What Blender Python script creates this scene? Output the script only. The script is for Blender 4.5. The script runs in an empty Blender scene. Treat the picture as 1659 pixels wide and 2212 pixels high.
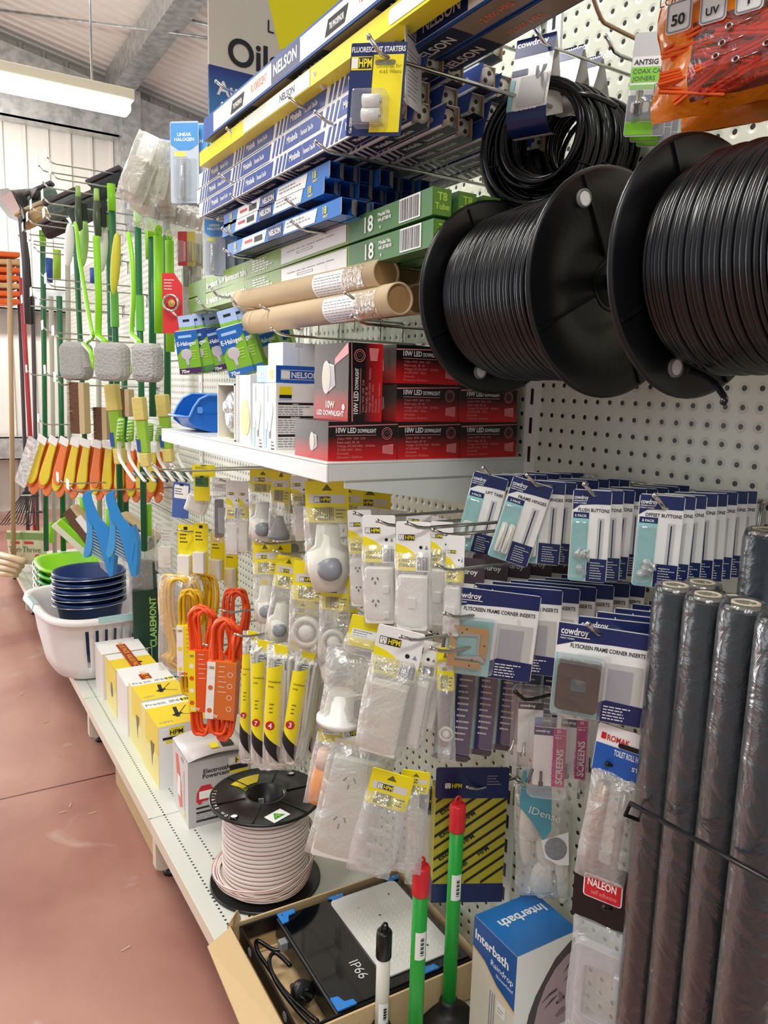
import bpy, math, random
from mathutils import Matrix, Vector, Euler
random.seed(7)
PI = math.pi
SC = bpy.context.scene
COL = SC.collection

# ------------------------------------------------------------ camera, world, light, exposure
CAM_F = 1649.4                       # focal length in pixels of the 1659 x 2212 frame
CAM_P = Vector((-0.9382, -0.9959, 1.3392))
def cam_rot():
    rx, ry, rz = -0.1587, -0.0286, -0.5535
    return Matrix.Rotation(rz, 3, 'Z') @ Matrix.Rotation(rx, 3, 'X') @ Matrix.Rotation(ry, 3, 'Y')
CR = cam_rot()                       # columns: right, forward, up
cd = bpy.data.cameras.new('camera')
cam = bpy.data.objects.new('camera', cd); COL.objects.link(cam)
cd.sensor_fit = 'HORIZONTAL'; cd.sensor_width = 36.0; cd.lens = CAM_F / 1659.0 * 36.0
cd.clip_start = 0.02; cd.clip_end = 60
r_, f_, u_ = CR.col[0], CR.col[1], CR.col[2]
cam.matrix_world = Matrix(((r_[0], u_[0], -f_[0], CAM_P[0]), (r_[1], u_[1], -f_[1], CAM_P[1]), (r_[2], u_[2], -f_[2], CAM_P[2]), (0, 0, 0, 1)))
SC.camera = cam
SC.view_settings.view_transform = 'Standard'
SC.view_settings.look = 'None'
SC.view_settings.exposure = 0.22
SC.view_settings.gamma = 1.0
SC.view_settings.use_curve_mapping = False
w = bpy.data.worlds.new('world'); SC.world = w; w.use_nodes = True
bg = w.node_tree.nodes['Background']; bg.inputs[0].default_value = (0.93, 0.96, 1.0, 1); bg.inputs[1].default_value = 0.44

def area(name, loc, rot, sx, sy, power, col=(1, 0.985, 0.95)):
    d = bpy.data.lights.new(name, 'AREA'); d.shape = 'RECTANGLE'; d.size = sx; d.size_y = sy
    d.energy = power; d.color = col
    o = bpy.data.objects.new(name, d); COL.objects.link(o); o.location = loc; o.rotation_euler = rot
    return o
# the shop's ceiling battens above the aisle and the open roller door at the far left, plus added fill lights
area('batten_and_fill', (-1.15, 0.35, 3.0), (0, 0.12, 0), 1.3, 0.2, 36)
area('batten_and_fill', (-1.6, -1.9, 3.0), (0.25, 0.1, 0), 1.3, 0.3, 36)
area('batten_and_fill', (-2.2, 3.2, 3.1), (0, 0, 0), 1.4, 0.3, 22)
area('batten_and_fill', (-0.7, 5.9, 3.3), (math.radians(35), 0, 0), 1.4, 0.3, 110)  # unseen lamp put near the far wall, tilted and strengthened to brighten it
area('batten_and_fill', (-1.0, 2.6, 3.1), (math.radians(170), 0, 0), 1.4, 0.3, 60)  # upward-facing fill added only to brighten the roof
area('left_daylight', (-2.3, 7.3, 1.35), (math.radians(-90), 0, math.radians(-14)), 2.8, 2.6, 170, (0.96, 0.97, 1.0))
area('left_daylight', (-4.8, 3.4, 1.6), (0, math.radians(-90), 0), 2.6, 3.2, 45, (0.96, 0.97, 1.0))  # soft side fill added from the aisle, no door stands there

# ------------------------------------------------------------ pixel of the photograph -> point in the place
def ray(x, y):
    return CR @ Vector(((x - 829.5) / CAM_F, 1.0, -(y - 1106.0) / CAM_F))
def at(x, y, X=None, Y=None, Z=None):
    d = ray(x, y)
    if X is not None: t = (X - CAM_P[0]) / d[0]
    elif Y is not None: t = (Y - CAM_P[1]) / d[1]
    else: t = (Z - CAM_P[2]) / d[2]
    return CAM_P + d * t
def proj(p):
    c = CR.transposed() @ (Vector(p) - CAM_P)
    return 829.5 + CAM_F * c[0] / c[1], 1106.0 - CAM_F * c[2] / c[1]
def span(P, u, px):                   # length in metres that px pixels cover at P along direction u
    a = proj(P); b = proj(P + Vector(u) * 0.01)
    return px * 0.01 / max(1e-6, math.hypot(a[0] - b[0], a[1] - b[1]))

# ------------------------------------------------------------ materials
MATS = {}
def lin(c):
    c = c.lstrip('#'); o = []
    for i in (0, 2, 4):
        v = int(c[i:i + 2], 16) / 255.0
        o.append(v / 12.92 if v <= 0.04045 else ((v + 0.055) / 1.055) ** 2.4)
    return (o[0], o[1], o[2], 1)
def mat(name, col='#cccccc', rough=0.45, metal=0.0, spec=0.5, bump=0.0, bscale=200, emis=0, coat=0, alpha=None):
    if name in MATS: return MATS[name]
    m = bpy.data.materials.new(name); m.use_nodes = True; MATS[name] = m
    n = m.node_tree.nodes; l = m.node_tree.links
    b = n['Principled BSDF']
    b.inputs['Base Color'].default_value = lin(col); b.inputs['Roughness'].default_value = rough
    b.inputs['Metallic'].default_value = metal; b.inputs['Specular IOR Level'].default_value = spec
    if coat: b.inputs['Coat Weight'].default_value = coat; b.inputs['Coat Roughness'].default_value = 0.08
    if emis: b.inputs['Emission Color'].default_value = lin(col); b.inputs['Emission Strength'].default_value = emis
    if alpha is not None: b.inputs['Alpha'].default_value = alpha
    if bump:
        tx = n.new('ShaderNodeTexNoise'); tx.inputs['Scale'].default_value = bscale; tx.inputs['Detail'].default_value = 3
        tc = n.new('ShaderNodeTexCoord'); l.new(tc.outputs['Object'], tx.inputs['Vector'])
        bp = n.new('ShaderNodeBump'); bp.inputs['Strength'].default_value = bump; bp.inputs['Distance'].default_value = 0.01
        l.new(tx.outputs['Fac'], bp.inputs['Height']); l.new(bp.outputs['Normal'], b.inputs['Normal'])
    return m
def film(name, col='#ffffff', clear=0.75, rough=0.12, bump=0.6, bscale=28, white=0.5):
    """thin clear plastic: mostly see-through, with a milky share and sharp glints on its creases"""
    if name in MATS: return MATS[name]
    m = bpy.data.materials.new(name); m.use_nodes = True; MATS[name] = m
    n = m.node_tree.nodes; l = m.node_tree.links; n.clear()
    out = n.new('ShaderNodeOutputMaterial')
    tr = n.new('ShaderNodeBsdfTransparent'); tr.inputs[0].default_value = lin(col)
    df = n.new('ShaderNodeBsdfDiffuse'); df.inputs[0].default_value = lin(col)
    gl = n.new('ShaderNodeBsdfGlossy'); gl.inputs['Roughness'].default_value = rough
    tc = n.new('ShaderNodeTexCoord'); tx = n.new('ShaderNodeTexNoise'); tx.inputs['Scale'].default_value = bscale
    tx.inputs['Detail'].default_value = 4; tx.inputs['Distortion'].default_value = 1.5
    l.new(tc.outputs['Object'], tx.inputs['Vector'])
    bp = n.new('ShaderNodeBump'); bp.inputs['Strength'].default_value = bump; bp.inputs['Distance'].default_value = 0.02
    l.new(tx.outputs['Fac'], bp.inputs['Height'])
    l.new(bp.outputs['Normal'], gl.inputs['Normal']); l.new(bp.outputs['Normal'], df.inputs['Normal'])
    m1 = n.new('ShaderNodeMixShader'); m1.inputs[0].default_value = white
    l.new(gl.outputs[0], m1.inputs[1]); l.new(df.outputs[0], m1.inputs[2])
    lw = n.new('ShaderNodeLayerWeight'); lw.inputs['Blend'].default_value = 0.35; l.new(bp.outputs['Normal'], lw.inputs['Normal'])
    ma = n.new('ShaderNodeMapRange'); ma.inputs['From Min'].default_value = 0; ma.inputs['From Max'].default_value = 1
    ma.inputs['To Min'].default_value = clear; ma.inputs['To Max'].default_value = clear * 0.35
    l.new(lw.outputs['Facing'], ma.inputs['Value'])
    m2 = n.new('ShaderNodeMixShader'); l.new(ma.outputs[0], m2.inputs[0])
    l.new(m1.outputs[0], m2.inputs[1]); l.new(tr.outputs[0], m2.inputs[2])
    l.new(m2.outputs[0], out.inputs[0])
    return m
def holes(name, col, px, py, r, axes='YZ', ox=0.0, oy=0.0, rough=0.4, dimple=0.35, limit=None):
    """enamelled sheet metal with a square grid of punched holes; the grid is fixed in object space"""
    m = bpy.data.materials.new(name); m.use_nodes = True; MATS[name] = m
    n = m.node_tree.nodes; l = m.node_tree.links; b = n['Principled BSDF']
    b.inputs['Roughness'].default_value = rough
    tc = n.new('ShaderNodeTexCoord'); sp = n.new('ShaderNodeSeparateXYZ'); l.new(tc.outputs['Object'], sp.inputs[0])
    def ma(op, a, bv=None, cv=None):
        q = n.new('ShaderNodeMath'); q.operation = op
        for i, v in enumerate((a, bv, cv)):
            if v is None: continue
            if isinstance(v, (int, float)): q.inputs[i].default_value = v
            else: l.new(v, q.inputs[i])
        return q.outputs[0]
    def cell(ax, p, o):
        s = ma('DIVIDE', ma('SUBTRACT', sp.outputs[ax], o), p)
        return ma('MULTIPLY', ma('SUBTRACT', ma('FRACT', ma('ADD', s, 0.5)), 0.5), p)
    u = cell(axes[0], px, ox); v = cell(axes[1], py, oy)
    d = ma('SQRT', ma('ADD', ma('MULTIPLY', u, u), ma('MULTIPLY', v, v)))
    hole = ma('LESS_THAN', d, r)
    if limit:                         # (axis, lo, hi) strips in which holes are punched
        tot = None
        for (ax, lo, hi) in limit:
            a = ma('MULTIPLY', ma('GREATER_THAN', sp.outputs[ax], lo), ma('LESS_THAN', sp.outputs[ax], hi))
            tot = a if tot is None else ma('MAXIMUM', tot, a)
        hole = ma('MULTIPLY', hole, tot)
    nz = n.new('ShaderNodeTexNoise'); nz.inputs['Scale'].default_value = 3.0; nz.inputs['Detail'].default_value = 4
    l.new(tc.outputs['Object'], nz.inputs['Vector'])
    c0 = n.new('ShaderNodeMix'); c0.data_type = 'RGBA'; l.new(nz.outputs['Fac'], c0.inputs[0])
    k = lin(col); c0.inputs[6].default_value = (k[0] * .9, k[1] * .9, k[2] * .88, 1); c0.inputs[7].default_value = k
    mx = n.new('ShaderNodeMix'); mx.data_type = 'RGBA'; l.new(hole, mx.inputs[0]); l.new(c0.outputs[2], mx.inputs[6])
    mx.inputs[7].default_value = (0.012, 0.012, 0.012, 1); l.new(mx.outputs[2], b.inputs['Base Color'])
    if dimple:
        rim = n.new('ShaderNodeMapRange'); rim.interpolation_type = 'SMOOTHSTEP'
        rim.inputs['From Min'].default_value = r * 0.9; rim.inputs['From Max'].default_value = r * 2.4
        l.new(d, rim.inputs['Value'])
        bp = n.new('ShaderNodeBump'); bp.inputs['Strength'].default_value = dimple; bp.inputs['Distance'].default_value = 0.004
        l.new(rim.outputs[0], bp.inputs['Height']); l.new(bp.outputs['Normal'], b.inputs['Normal'])
    return m

# ------------------------------------------------------------ mesh builder: several solids, several materials, ONE mesh object
TXT = {}
def text_geo(s, bold):
    key = (s, bold)
    if key in TXT: return TXT[key]
    c = bpy.data.curves.new('t', 'FONT'); c.body = s; c.size = 1.0; c.resolution_u = 2 if len(s) > 5 else 5; c.fill_mode = 'FRONT'
    c.offset = 0.022 if bold else 0.0
    o = bpy.data.objects.new('t', c)
    me = bpy.data.meshes.new_from_object(o)
    vs = [(v.co.x, v.co.y) for v in me.vertices]; fs = [tuple(p.vertices) for p in me.polygons]
    bpy.data.objects.remove(o); bpy.data.curves.remove(c); bpy.data.meshes.remove(me)
    w_ = (min(v[0] for v in vs), max(v[0] for v in vs)) if vs else (0, 1)
    TXT[key] = (vs, fs, w_); return TXT[key]
def rrect(x0, z0, x1, z1, r, n=4):
    P = []
    for cx, cz, a in ((x1 - r, z1 - r, 0), (x0 + r, z1 - r, 90), (x0 + r, z0 + r, 180), (x1 - r, z0 + r, 270)):
        for i in range(n + 1):
            t = math.radians(a + 90 * i / n); P.append((cx + r * math.cos(t), cz + r * math.sin(t)))
    return P
def smooth(pts, n=6, closed=False):
    P = [Vector(p) for p in pts]; N = len(P); out = []
    rng = range(N if closed else N - 1)
    for i in rng:
        g = (lambda k: P[k % N]) if closed else (lambda k: P[max(0, min(N - 1, k))])
        p0, p1, p2, p3 = g(i - 1), g(i), g(i + 1), g(i + 2)
        for j in range(n):
            t = j / n
            out.append(0.5 * ((2 * p1) + (p2 - p0) * t + (2 * p0 - 5 * p1 + 4 * p2 - p3) * t * t + (3 * p1 - p0 - 3 * p2 + p3) * t ** 3))
    if not closed: out.append(P[-1])
    return out
class MB:
    def __init__(s): s.v = []; s.f = []; s.mi = []; s.mats = []; s.T = Matrix(); s.sm = []
    def add(s, vs, fs, m, sm=False):
        if m not in s.mats: s.mats.append(m)
        k = s.mats.index(m); b = len(s.v)
        s.v += [s.T @ Vector(v) for v in vs]
        for f in fs: s.f.append(tuple(b + i for i in f)); s.mi.append(k); s.sm.append(sm)
        return s
    def box(s, x0, y0, z0, x1, y1, z1, m):
        return s.add([(x0, y0, z0), (x1, y0, z0), (x1, y1, z0), (x0, y1, z0), (x0, y0, z1), (x1, y0, z1), (x1, y1, z1), (x0, y1, z1)],
                     [(0, 3, 2, 1), (4, 5, 6, 7), (0, 1, 5, 4), (1, 2, 6, 5), (2, 3, 7, 6), (3, 0, 4, 7)], m)
    def quad(s, a, b, c, d, m): return s.add([a, b, c, d], [(0, 1, 2, 3)], m)
    def rect(s, x0, z0, x1, z1, y, m): return s.quad((x0, y, z0), (x1, y, z0), (x1, y, z1), (x0, y, z1), m)
    def prism(s, pts, y0, y1, m, caps=True, hole=None):
        n = len(pts)
        vs = [(p[0], y0, p[1]) for p in pts] + [(p[0], y1, p[1]) for p in pts]
        fs = [(i, (i + 1) % n, n + (i + 1) % n, n + i) for i in range(n)]
        if caps: fs += [tuple(range(n))[::-1], tuple(range(n, 2 * n))]
        return s.add(vs, fs, m)
    def frame(s, outer, inner, y0, y1, m):     # ring prism, both outlines with the same number of points
        n = len(outer)
        vs = [(p[0], y0, p[1]) for p in outer] + [(p[0], y0, p[1]) for p in inner] + [(p[0], y1, p[1]) for p in outer] + [(p[0], y1, p[1]) for p in inner]
        fs = []
        for i in range(n):
            j = (i + 1) % n
            fs += [(i, j, n + j, n + i), (2 * n + i, 3 * n + i, 3 * n + j, 2 * n + j), (i, 2 * n + i, 2 * n + j, j), (n + i, n + j, 3 * n + j, 3 * n + i)]
        return s.add(vs, fs, m)
    def lathe(s, prof, m, n=24, cen=(0, 0, 0), axis='z', closed=False, caps=True):
        vs = []; fs = []
        for (r, h) in prof:
            for i in range(n):
                a = 2 * PI * i / n; x, y = r * math.cos(a), r * math.sin(a)
                p = (x, y, h) if axis == 'z' else ((x, h, y) if axis == 'y' else (h, x, y))
                vs.append((p[0] + cen[0], p[1] + cen[1], p[2] + cen[2]))
        K = len(prof)
        for k in range(K - 1 if not closed else K):
            k2 = (k + 1) % K
            for i in range(n):
                j = (i + 1) % n; fs.append((k * n + i, k * n + j, k2 * n + j, k2 * n + i))
        if K == 2 and abs(prof[0][0] - prof[1][0]) > 1e-6: return s.add(vs, fs, m, False)
        if not closed and caps:
            if prof[0][0] > 1e-6: fs.append(tuple(range(n))[::-1])
            if prof[-1][0] > 1e-6: fs.append(tuple((K - 1) * n + i for i in range(n)))
        return s.add(vs, fs, m, K > 2)
    def tube(s, pts, r, m, n=8, closed=False, flat=1.0):
        P = [Vector(p) for p in pts]; N = len(P); vs = []; fs = []
        R = r if isinstance(r, (list, tuple)) else [r] * N
        up = None
        for i in range(N):
            a = P[(i - 1) % N] if (closed or i > 0) else P[i]; b = P[(i + 1) % N] if (closed or i < N - 1) else P[i]
            t = (b - a)
            if t.length < 1e-9: t = Vector((0, 0, 1))
            t.normalize()
            if up is None:
                up = Vector((0, 0, 1)) if abs(t.z) < .9 else Vector((1, 0, 0))
            x = (up - t * up.dot(t))
            if x.length < 1e-6: x = t.orthogonal()
            x.normalize(); y = t.cross(x); up = x
            for k in range(n):
                q = 2 * PI * k / n; vs.append(P[i] + x * (R[i] * math.cos(q)) + y * (R[i] * flat * math.sin(q)))
        for i in range(N if closed else N - 1):
            j = (i + 1) % N
            for k in range(n):
                k2 = (k + 1) % n; fs.append((i * n + k, i * n + k2, j * n + k2, j * n + k))
        if not closed: fs += [tuple(range(n))[::-1], tuple((N - 1) * n + k for k in range(n))]
        return s.add(vs, fs, m, True)
    def ball(s, c, rx, ry, rz, m, n=14):
        K = max(5, n // 2); vs = []; fs = []
        for i in range(K + 1):
            a = PI * i / K
            for j in range(n):
                q = 2 * PI * j / n; vs.append((c[0] + rx * math.sin(a) * math.cos(q), c[1] + ry * math.sin(a) * math.sin(q), c[2] + rz * math.cos(a)))
        for i in range(K):
            for j in range(n):
                j2 = (j + 1) % n; fs.append((i * n + j, (i + 1) * n + j, (i + 1) * n + j2, i * n + j2))
        return s.add(vs, fs, m, True)
    def text(s, t, x, z, h, m, y=-0.0006, align='l', bold=True, wmax=None, rot=0):
        vs, fs, (a, b) = text_geo(t, bold)
        k = h / 0.7; kx = k
        if wmax and (b - a) * k > wmax: kx = wmax / (b - a)
        ox = {'l': -a * kx, 'c': -(a + b) * kx / 2, 'r': -b * kx}[align]
        c, sn = math.cos(rot), math.sin(rot)
        out = []
        for (p, q) in vs:
            X = p * kx + ox; Z = q * k; out.append((x + X * c - Z * sn, y, z + X * sn + Z * c))
        return s.add(out, fs, m)
    def lines(s, x, z, w_, n, gap, th, m, y=-0.0006, seed=1):    # small print: rows of word-length strokes
        rn = random.Random(seed)
        for i in range(n):
            q = x; zz = z - i * gap; end = x + w_ * (0.6 + 0.4 * rn.random())
            while q < end:
                l_ = min(w_ * (0.07 + 0.12 * rn.random()), end - q); s.rect(q, zz, q + l_, zz + th, y, m); q += l_ + w_ * 0.03
        return s
    def barcode(s, x0, z0, x1, z1, m, y=-0.0006, seed=1, vert=False, bgm=None):
        if bgm: s.rect(x0 - .002, z0 - .002, x1 + .002, z1 + .002, y * 0.7, bgm)
        rn = random.Random(seed); q = x0
        while q < x1:
            w_ = (x1 - x0) * rn.choice((.02, .02, .035, .05)); s.rect(q, z0, min(x1, q + w_), z1, y, m); q += w_ + (x1 - x0) * rn.choice((.02, .03, .04))
        return s
    def build(s, name, parent=None, loc=None, rz=0, bevel=0, sub=0, rot=None, solid=0):
        me = bpy.data.meshes.new(name); me.from_pydata([tuple(v) for v in s.v], [], s.f); 
        for m in s.mats: me.materials.append(m)
        me.polygons.foreach_set('material_index', s.mi); me.polygons.foreach_set('use_smooth', s.sm); me.update()
        o = bpy.data.objects.new(name, me); COL.objects.link(o)
        if parent is not None: o.parent = parent
        if loc is not None: o.location = loc
        if rot is not None: o.rotation_euler = rot
        elif rz: o.rotation_euler = (0, 0, rz)
        if bevel:
            b = o.modifiers.new('bevel', 'BEVEL'); b.width = bevel; b.segments = 2; b.limit_method = 'ANGLE'
        if solid:
            b = o.modifiers.new('solid', 'SOLIDIFY'); b.thickness = solid
        if sub:
            b = o.modifiers.new('sub', 'SUBSURF'); b.levels = sub; b.render_levels = sub
        return o
def tag(o, label=None, cat=None, group=None, kind=None):
    if label: o['label'] = label
    if cat: o['category'] = cat
    if group: o['group'] = group
    if kind: o['kind'] = kind
    return o
def thing(name, label, cat, loc=(0, 0, 0), rot=(0, 0, 0), group=None):
    o = bpy.data.objects.new(name, None); COL.objects.link(o); o.empty_display_size = 0.05
    o.location = loc; o.rotation_euler = rot
    return tag(o, label, cat, group)
KIDS = {}
def copy_thing(o, loc=None, rot=None, label=None, group=None, parent=None):
    c = o.copy(); COL.objects.link(c)
    if parent is not None: c.parent = parent
    if loc is not None: c.location = loc
    if rot is not None: c.rotation_euler = rot
    if label: c['label'] = label
    if group: c['group'] = group
    for ch in list(o.children): copy_thing(ch, parent=c)
    return c
ORD = ['first', 'second', 'third', 'fourth', 'fifth', 'sixth', 'seventh', 'eighth', 'ninth', 'tenth', 'eleventh', 'twelfth', 'thirteenth', 'fourteenth', 'fifteenth', 'sixteenth', 'seventeenth', 'eighteenth', 'nineteenth', 'twentieth', 'twenty-first', 'twenty-second', 'twenty-third', 'twenty-fourth', 'twenty-fifth']
def struct(o, label=None): o['kind'] = 'structure'; return o

# palette
WHITE = mat('white_enamel', '#eef0ea', 0.32); CREAM = mat('cream_enamel', '#e6d9c4', 0.4)
SHELF = mat('shelf_enamel', '#dfe2dc', 0.28)
BLK = mat('black_print', '#15151a', 0.5); NAVY = mat('navy_card', '#17265c', 0.35); PAPER = mat('white_card', '#f3f2ee', 0.35)
TEAL = mat('aqua_card', '#8fd0cf', 0.4); GREYP = mat('grey_print', '#8d9096', 0.5); YEL = mat('yellow_card', '#f5e31c', 0.35)
CHROME = mat('chrome_wire', '#c9c8c2', 0.2, 1.0); BPL = mat('black_plastic', '#0b0c0f', 0.32); BCAB = mat('black_cable', '#0d0e12', 0.25)
WPL = mat('white_plastic', '#eceae4', 0.3); REDP = mat('red_print', '#c9202a', 0.4); BLUEP = mat('blue_print', '#1d5fb8', 0.35)
KRAFT = mat('kraft_card', '#cdb083', 0.7, bump=0.1, bscale=60); LIME = mat('lime_plastic', '#8fd81c', 0.35); DGREEN = mat('dark_green_steel', '#1c6b3f', 0.35)
GREEN = mat('green_handle', '#1fa336', 0.4); REDPL = mat('red_plastic', '#d8262c', 0.35); ORANGE = mat('orange_cord', '#f0541c', 0.35)
MAG = mat('magenta_card', '#c21a78', 0.35); GREYPL = mat('grey_plastic', '#8b8d8f', 0.4); WP2 = mat('off_white_card', '#dcdad2', 0.45)
CLEAR = film('clear_bag_film', '#ffffff', 0.80, 0.14, 0.35, 22, 0.5); BLIS = film('blister_film', '#ffffff', 0.88, 0.08, 0.1, 30, 0.25)
MILK = film('milky_bag_film', '#f6f6f2', 0.66, 0.18, 0.5, 18, 0.6)

# ============================================================ THE SETTING
def floor_mat():
    m = bpy.data.materials.new('painted_concrete'); m.use_nodes = True
    n = m.node_tree.nodes; l = m.node_tree.links; b = n['Principled BSDF']
    tc = n.new('ShaderNodeTexCoord')
    def noise(s, d, ds=0):
        t = n.new('ShaderNodeTexNoise'); t.inputs['Scale'].default_value = s; t.inputs['Detail'].default_value = d; t.inputs['Distortion'].default_value = ds
        l.new(tc.outputs['Object'], t.inputs['Vector']); return t
    n1 = noise(1.4, 8, .6); n2 = noise(60, 3); n3 = noise(3.1, 10, 1.2)
    r = n.new('ShaderNodeValToRGB'); l.new(n1.outputs['Fac'], r.inputs[0])
    r.color_ramp.elements[0].position = .35; r.color_ramp.elements[0].color = lin('#95635a')
    r.color_ramp.elements[1].position = .7; r.color_ramp.elements[1].color = lin('#ba8d7c')
    worn = n.new('ShaderNodeValToRGB'); l.new(n3.outputs['Fac'], worn.inputs[0])
    worn.color_ramp.elements[0].position = .62; worn.color_ramp.elements[0].color = (0, 0, 0, 1)
    worn.color_ramp.elements[1].position = .72; worn.color_ramp.elements[1].color = (.5, .5, .5, 1)
    mx = n.new('ShaderNodeMix'); mx.data_type = 'RGBA'; l.new(worn.outputs[0], mx.inputs[0]); l.new(r.outputs[0], mx.inputs[6]); mx.inputs[7].default_value = lin('#c9b8ae')
    # saw-cut joint across the aisle
    sp = n.new('ShaderNodeSeparateXYZ'); l.new(tc.outputs['Object'], sp.inputs[0])
    def ma(op, a, bv):
        q = n.new('ShaderNodeMath'); q.operation = op
        for i, v in enumerate((a, bv)):
            if isinstance(v, (int, float)): q.inputs[i].default_value = v
            else: l.new(v, q.inputs[i])
        return q.outputs[0]
    jy = at(110, 1702, Z=0).y
    j = ma('LESS_THAN', ma('ABSOLUTE', ma('SUBTRACT', sp.outputs['Y'], jy), 0), 0.004)
    m2 = n.new('ShaderNodeMix'); m2.data_type = 'RGBA'; l.new(j, m2.inputs[0]); l.new(mx.outputs[2], m2.inputs[6]); m2.inputs[7].default_value = lin('#4a1712')
    l.new(m2.outputs[2], b.inputs['Base Color'])
    rr = n.new('ShaderNodeMapRange'); l.new(n2.outputs['Fac'], rr.inputs['Value']); rr.inputs['To Min'].default_value = .22; rr.inputs['To Max'].default_value = .42
    l.new(rr.outputs[0], b.inputs['Roughness'])
    bp = n.new('ShaderNodeBump'); bp.inputs['Strength'].default_value = .12; bp.inputs['Distance'].default_value = .01
    l.new(n3.outputs['Fac'], bp.inputs['Height']); l.new(bp.outputs['Normal'], b.inputs['Normal'])
    return m
struct(MB().box(-7, -3.5, -0.1, 2.5, 8.2, 0, floor_mat()).build('floor'))
def galv():
    m = mat('galvanised_steel', '#a9abaa', 0.42, 0.75)
    n = m.node_tree.nodes; l = m.node_tree.links; b = n['Principled BSDF']
    v = n.new('ShaderNodeTexNoise'); v.inputs['Scale'].default_value = 14; v.inputs['Detail'].default_value = 5
    tc = n.new('ShaderNodeTexCoord'); l.new(tc.outputs['Object'], v.inputs['Vector'])
    r = n.new('ShaderNodeValToRGB'); l.new(v.outputs['Fac'], r.inputs[0]); r.color_ramp.elements[0].position = .35; r.color_ramp.elements[0].color = lin('#a9adad')
    r.color_ramp.elements[1].position = .65; r.color_ramp.elements[1].color = lin('#d2d3d0'); l.new(r.outputs[0], b.inputs['Base Color'])
    return m
GALV = galv()
YB = 7.6
# ribbed wall cladding at the end of the shed
cl = mat('wall_cladding', '#c9c3bb', 0.55); m = MB(); x = -6.8
while x < 2.4:
    m.quad((x, YB, 0), (x + .15, YB, 0), (x + .15, YB, 6.5), (x, YB, 6.5), cl)
    m.quad((x + .15, YB, 0), (x + .165, YB - .03, 0), (x + .165, YB - .03, 6.5), (x + .15, YB, 6.5), cl)
    m.quad((x + .165, YB - .03, 0), (x + .19, YB - .03, 0), (x + .19, YB - .03, 6.5), (x + .165, YB - .03, 6.5), cl)
    m.quad((x + .19, YB - .03, 0), (x + .205, YB, 0), (x + .205, YB, 6.5), (x + .19, YB - .03, 6.5), cl)
    x += .205
struct(m.build('wall_far'))
# gable frame: raking beam, post, girts
A = at(-60, 60, Y=YB - .25); B = at(440, 270, Y=YB - .25)
sl = (B.z - A.z) / (B.x - A.x)
def roofz(x): return A.z + (x - A.x) * sl
m = MB(); Y0 = YB - .3
m.add([(-6.8, Y0, roofz(-6.8) - .36), (2.2, Y0, roofz(2.2) - .36), (2.2, Y0, roofz(2.2) - .02), (-6.8, Y0, roofz(-6.8) - .02),
       (-6.8, YB - .05, roofz(-6.8) - .36), (2.2, YB - .05, roofz(2.2) - .36), (2.2, YB - .05, roofz(2.2) - .02), (-6.8, YB - .05, roofz(-6.8) - .02)],
      [(0, 1, 2, 3), (7, 6, 5, 4), (0, 4, 5, 1), (3, 2, 6, 7), (0, 3, 7, 4), (1, 5, 6, 2)], GALV)
struct(m.build('trim_1'))
pc = at(283, 250, Y=Y0 - .1)
struct(MB().box(pc.x - .09, Y0 - .12, 0, pc.x + .09, YB - .04, roofz(pc.x) - .02, GALV).build('trim_2'))
g = at(150, 246, Y=Y0)
for i, z in enumerate((g.z, g.z - 1.75, g.z - 3.2)):
    q = MB(); q.box(-6.8, Y0 + .02, z - .11, 2.2, Y0 + .06, z + .11, GALV); q.box(-6.8, Y0 + .02, z + .1, 2.2, YB - .06, z + .11, GALV); q.box(-6.8, Y0 + .02, z - .11, 2.2, YB - .06, z - .1, GALV)
    struct(q.build('trim_%d' % (3 + i)))
# corrugated roof sheet, falling to the right
m = MB(); rf = mat('roof_sheet', '#f2eee6', 0.45); y = -3.4; k = 0
while y < YB - .02:
    for (ya, yb, za, zb) in ((y, y + .06, 0, 0), (y + .06, y + .075, 0, .03), (y + .075, y + .115, .03, .03), (y + .115, y + .13, .03, 0)):
        m.quad((-7, ya, roofz(-7) + .14 + za), (-7, yb, roofz(-7) + .14 + zb), (2.4, yb, roofz(2.4) + .14 + zb), (2.4, ya, roofz(2.4) + .14 + za), rf)
    y += .13
struct(m.build('ceiling'))
for i, (px_, py_) in enumerate(((300, 60), (-200, -40))):
    p = at(px_, py_, Y=6.4)
    z = roofz(p.x)
    q = MB(); q.box(p.x - .1, -3.4, z - .12, p.x + .1, YB - .3, z + .11, GALV); struct(q.build('trim_%d' % (6 + i)))
m = MB()
for a, b in ((((-10, 20), 7.0), ((470, 85), 5.2)), (((330, 20), 6.4), ((470, 60), 5.0)), (((430, 0), 5.6), ((468, 50), 5.6))):
    m.tube([at(*a[0], Y=a[1]), at(*b[0], Y=b[1])], .012, GALV, 6)
struct(m.build('trim_8'))

# hanging fluorescent light
fy = 3.4
L0 = at(-150, 150, Y=fy); L1 = at(287, 232, Y=fy); zt = L1.z
t = thing('fluorescent_light', 'lit white fluorescent batten hanging from the roof in front of the ribbed wall', 'ceiling light', ((L0.x + L1.x) / 2, fy, zt))
hw = (L1.x - L0.x) / 2
MB().box(-hw, -.05, .02, hw, .05, .075, mat('batten_body', '#efe9cf', .4)).build('housing', t, bevel=.006)
MB().prism([(-hw + .02, -.045), (hw - .02, -.045), (hw - .02, .02), (-hw + .02, .02)], -.055, .055, mat('lit_diffuser', '#fbfdf7', .4, emis=6)).build('diffuser', t, bevel=.015)
rod = at(199, 180, Y=fy)
MB().tube([(rod.x - t.location.x, 0, .07), (rod.x - t.location.x, 0, roofz(rod.x) - zt)], .006, GALV, 6).build('suspension_rod', t)

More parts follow.
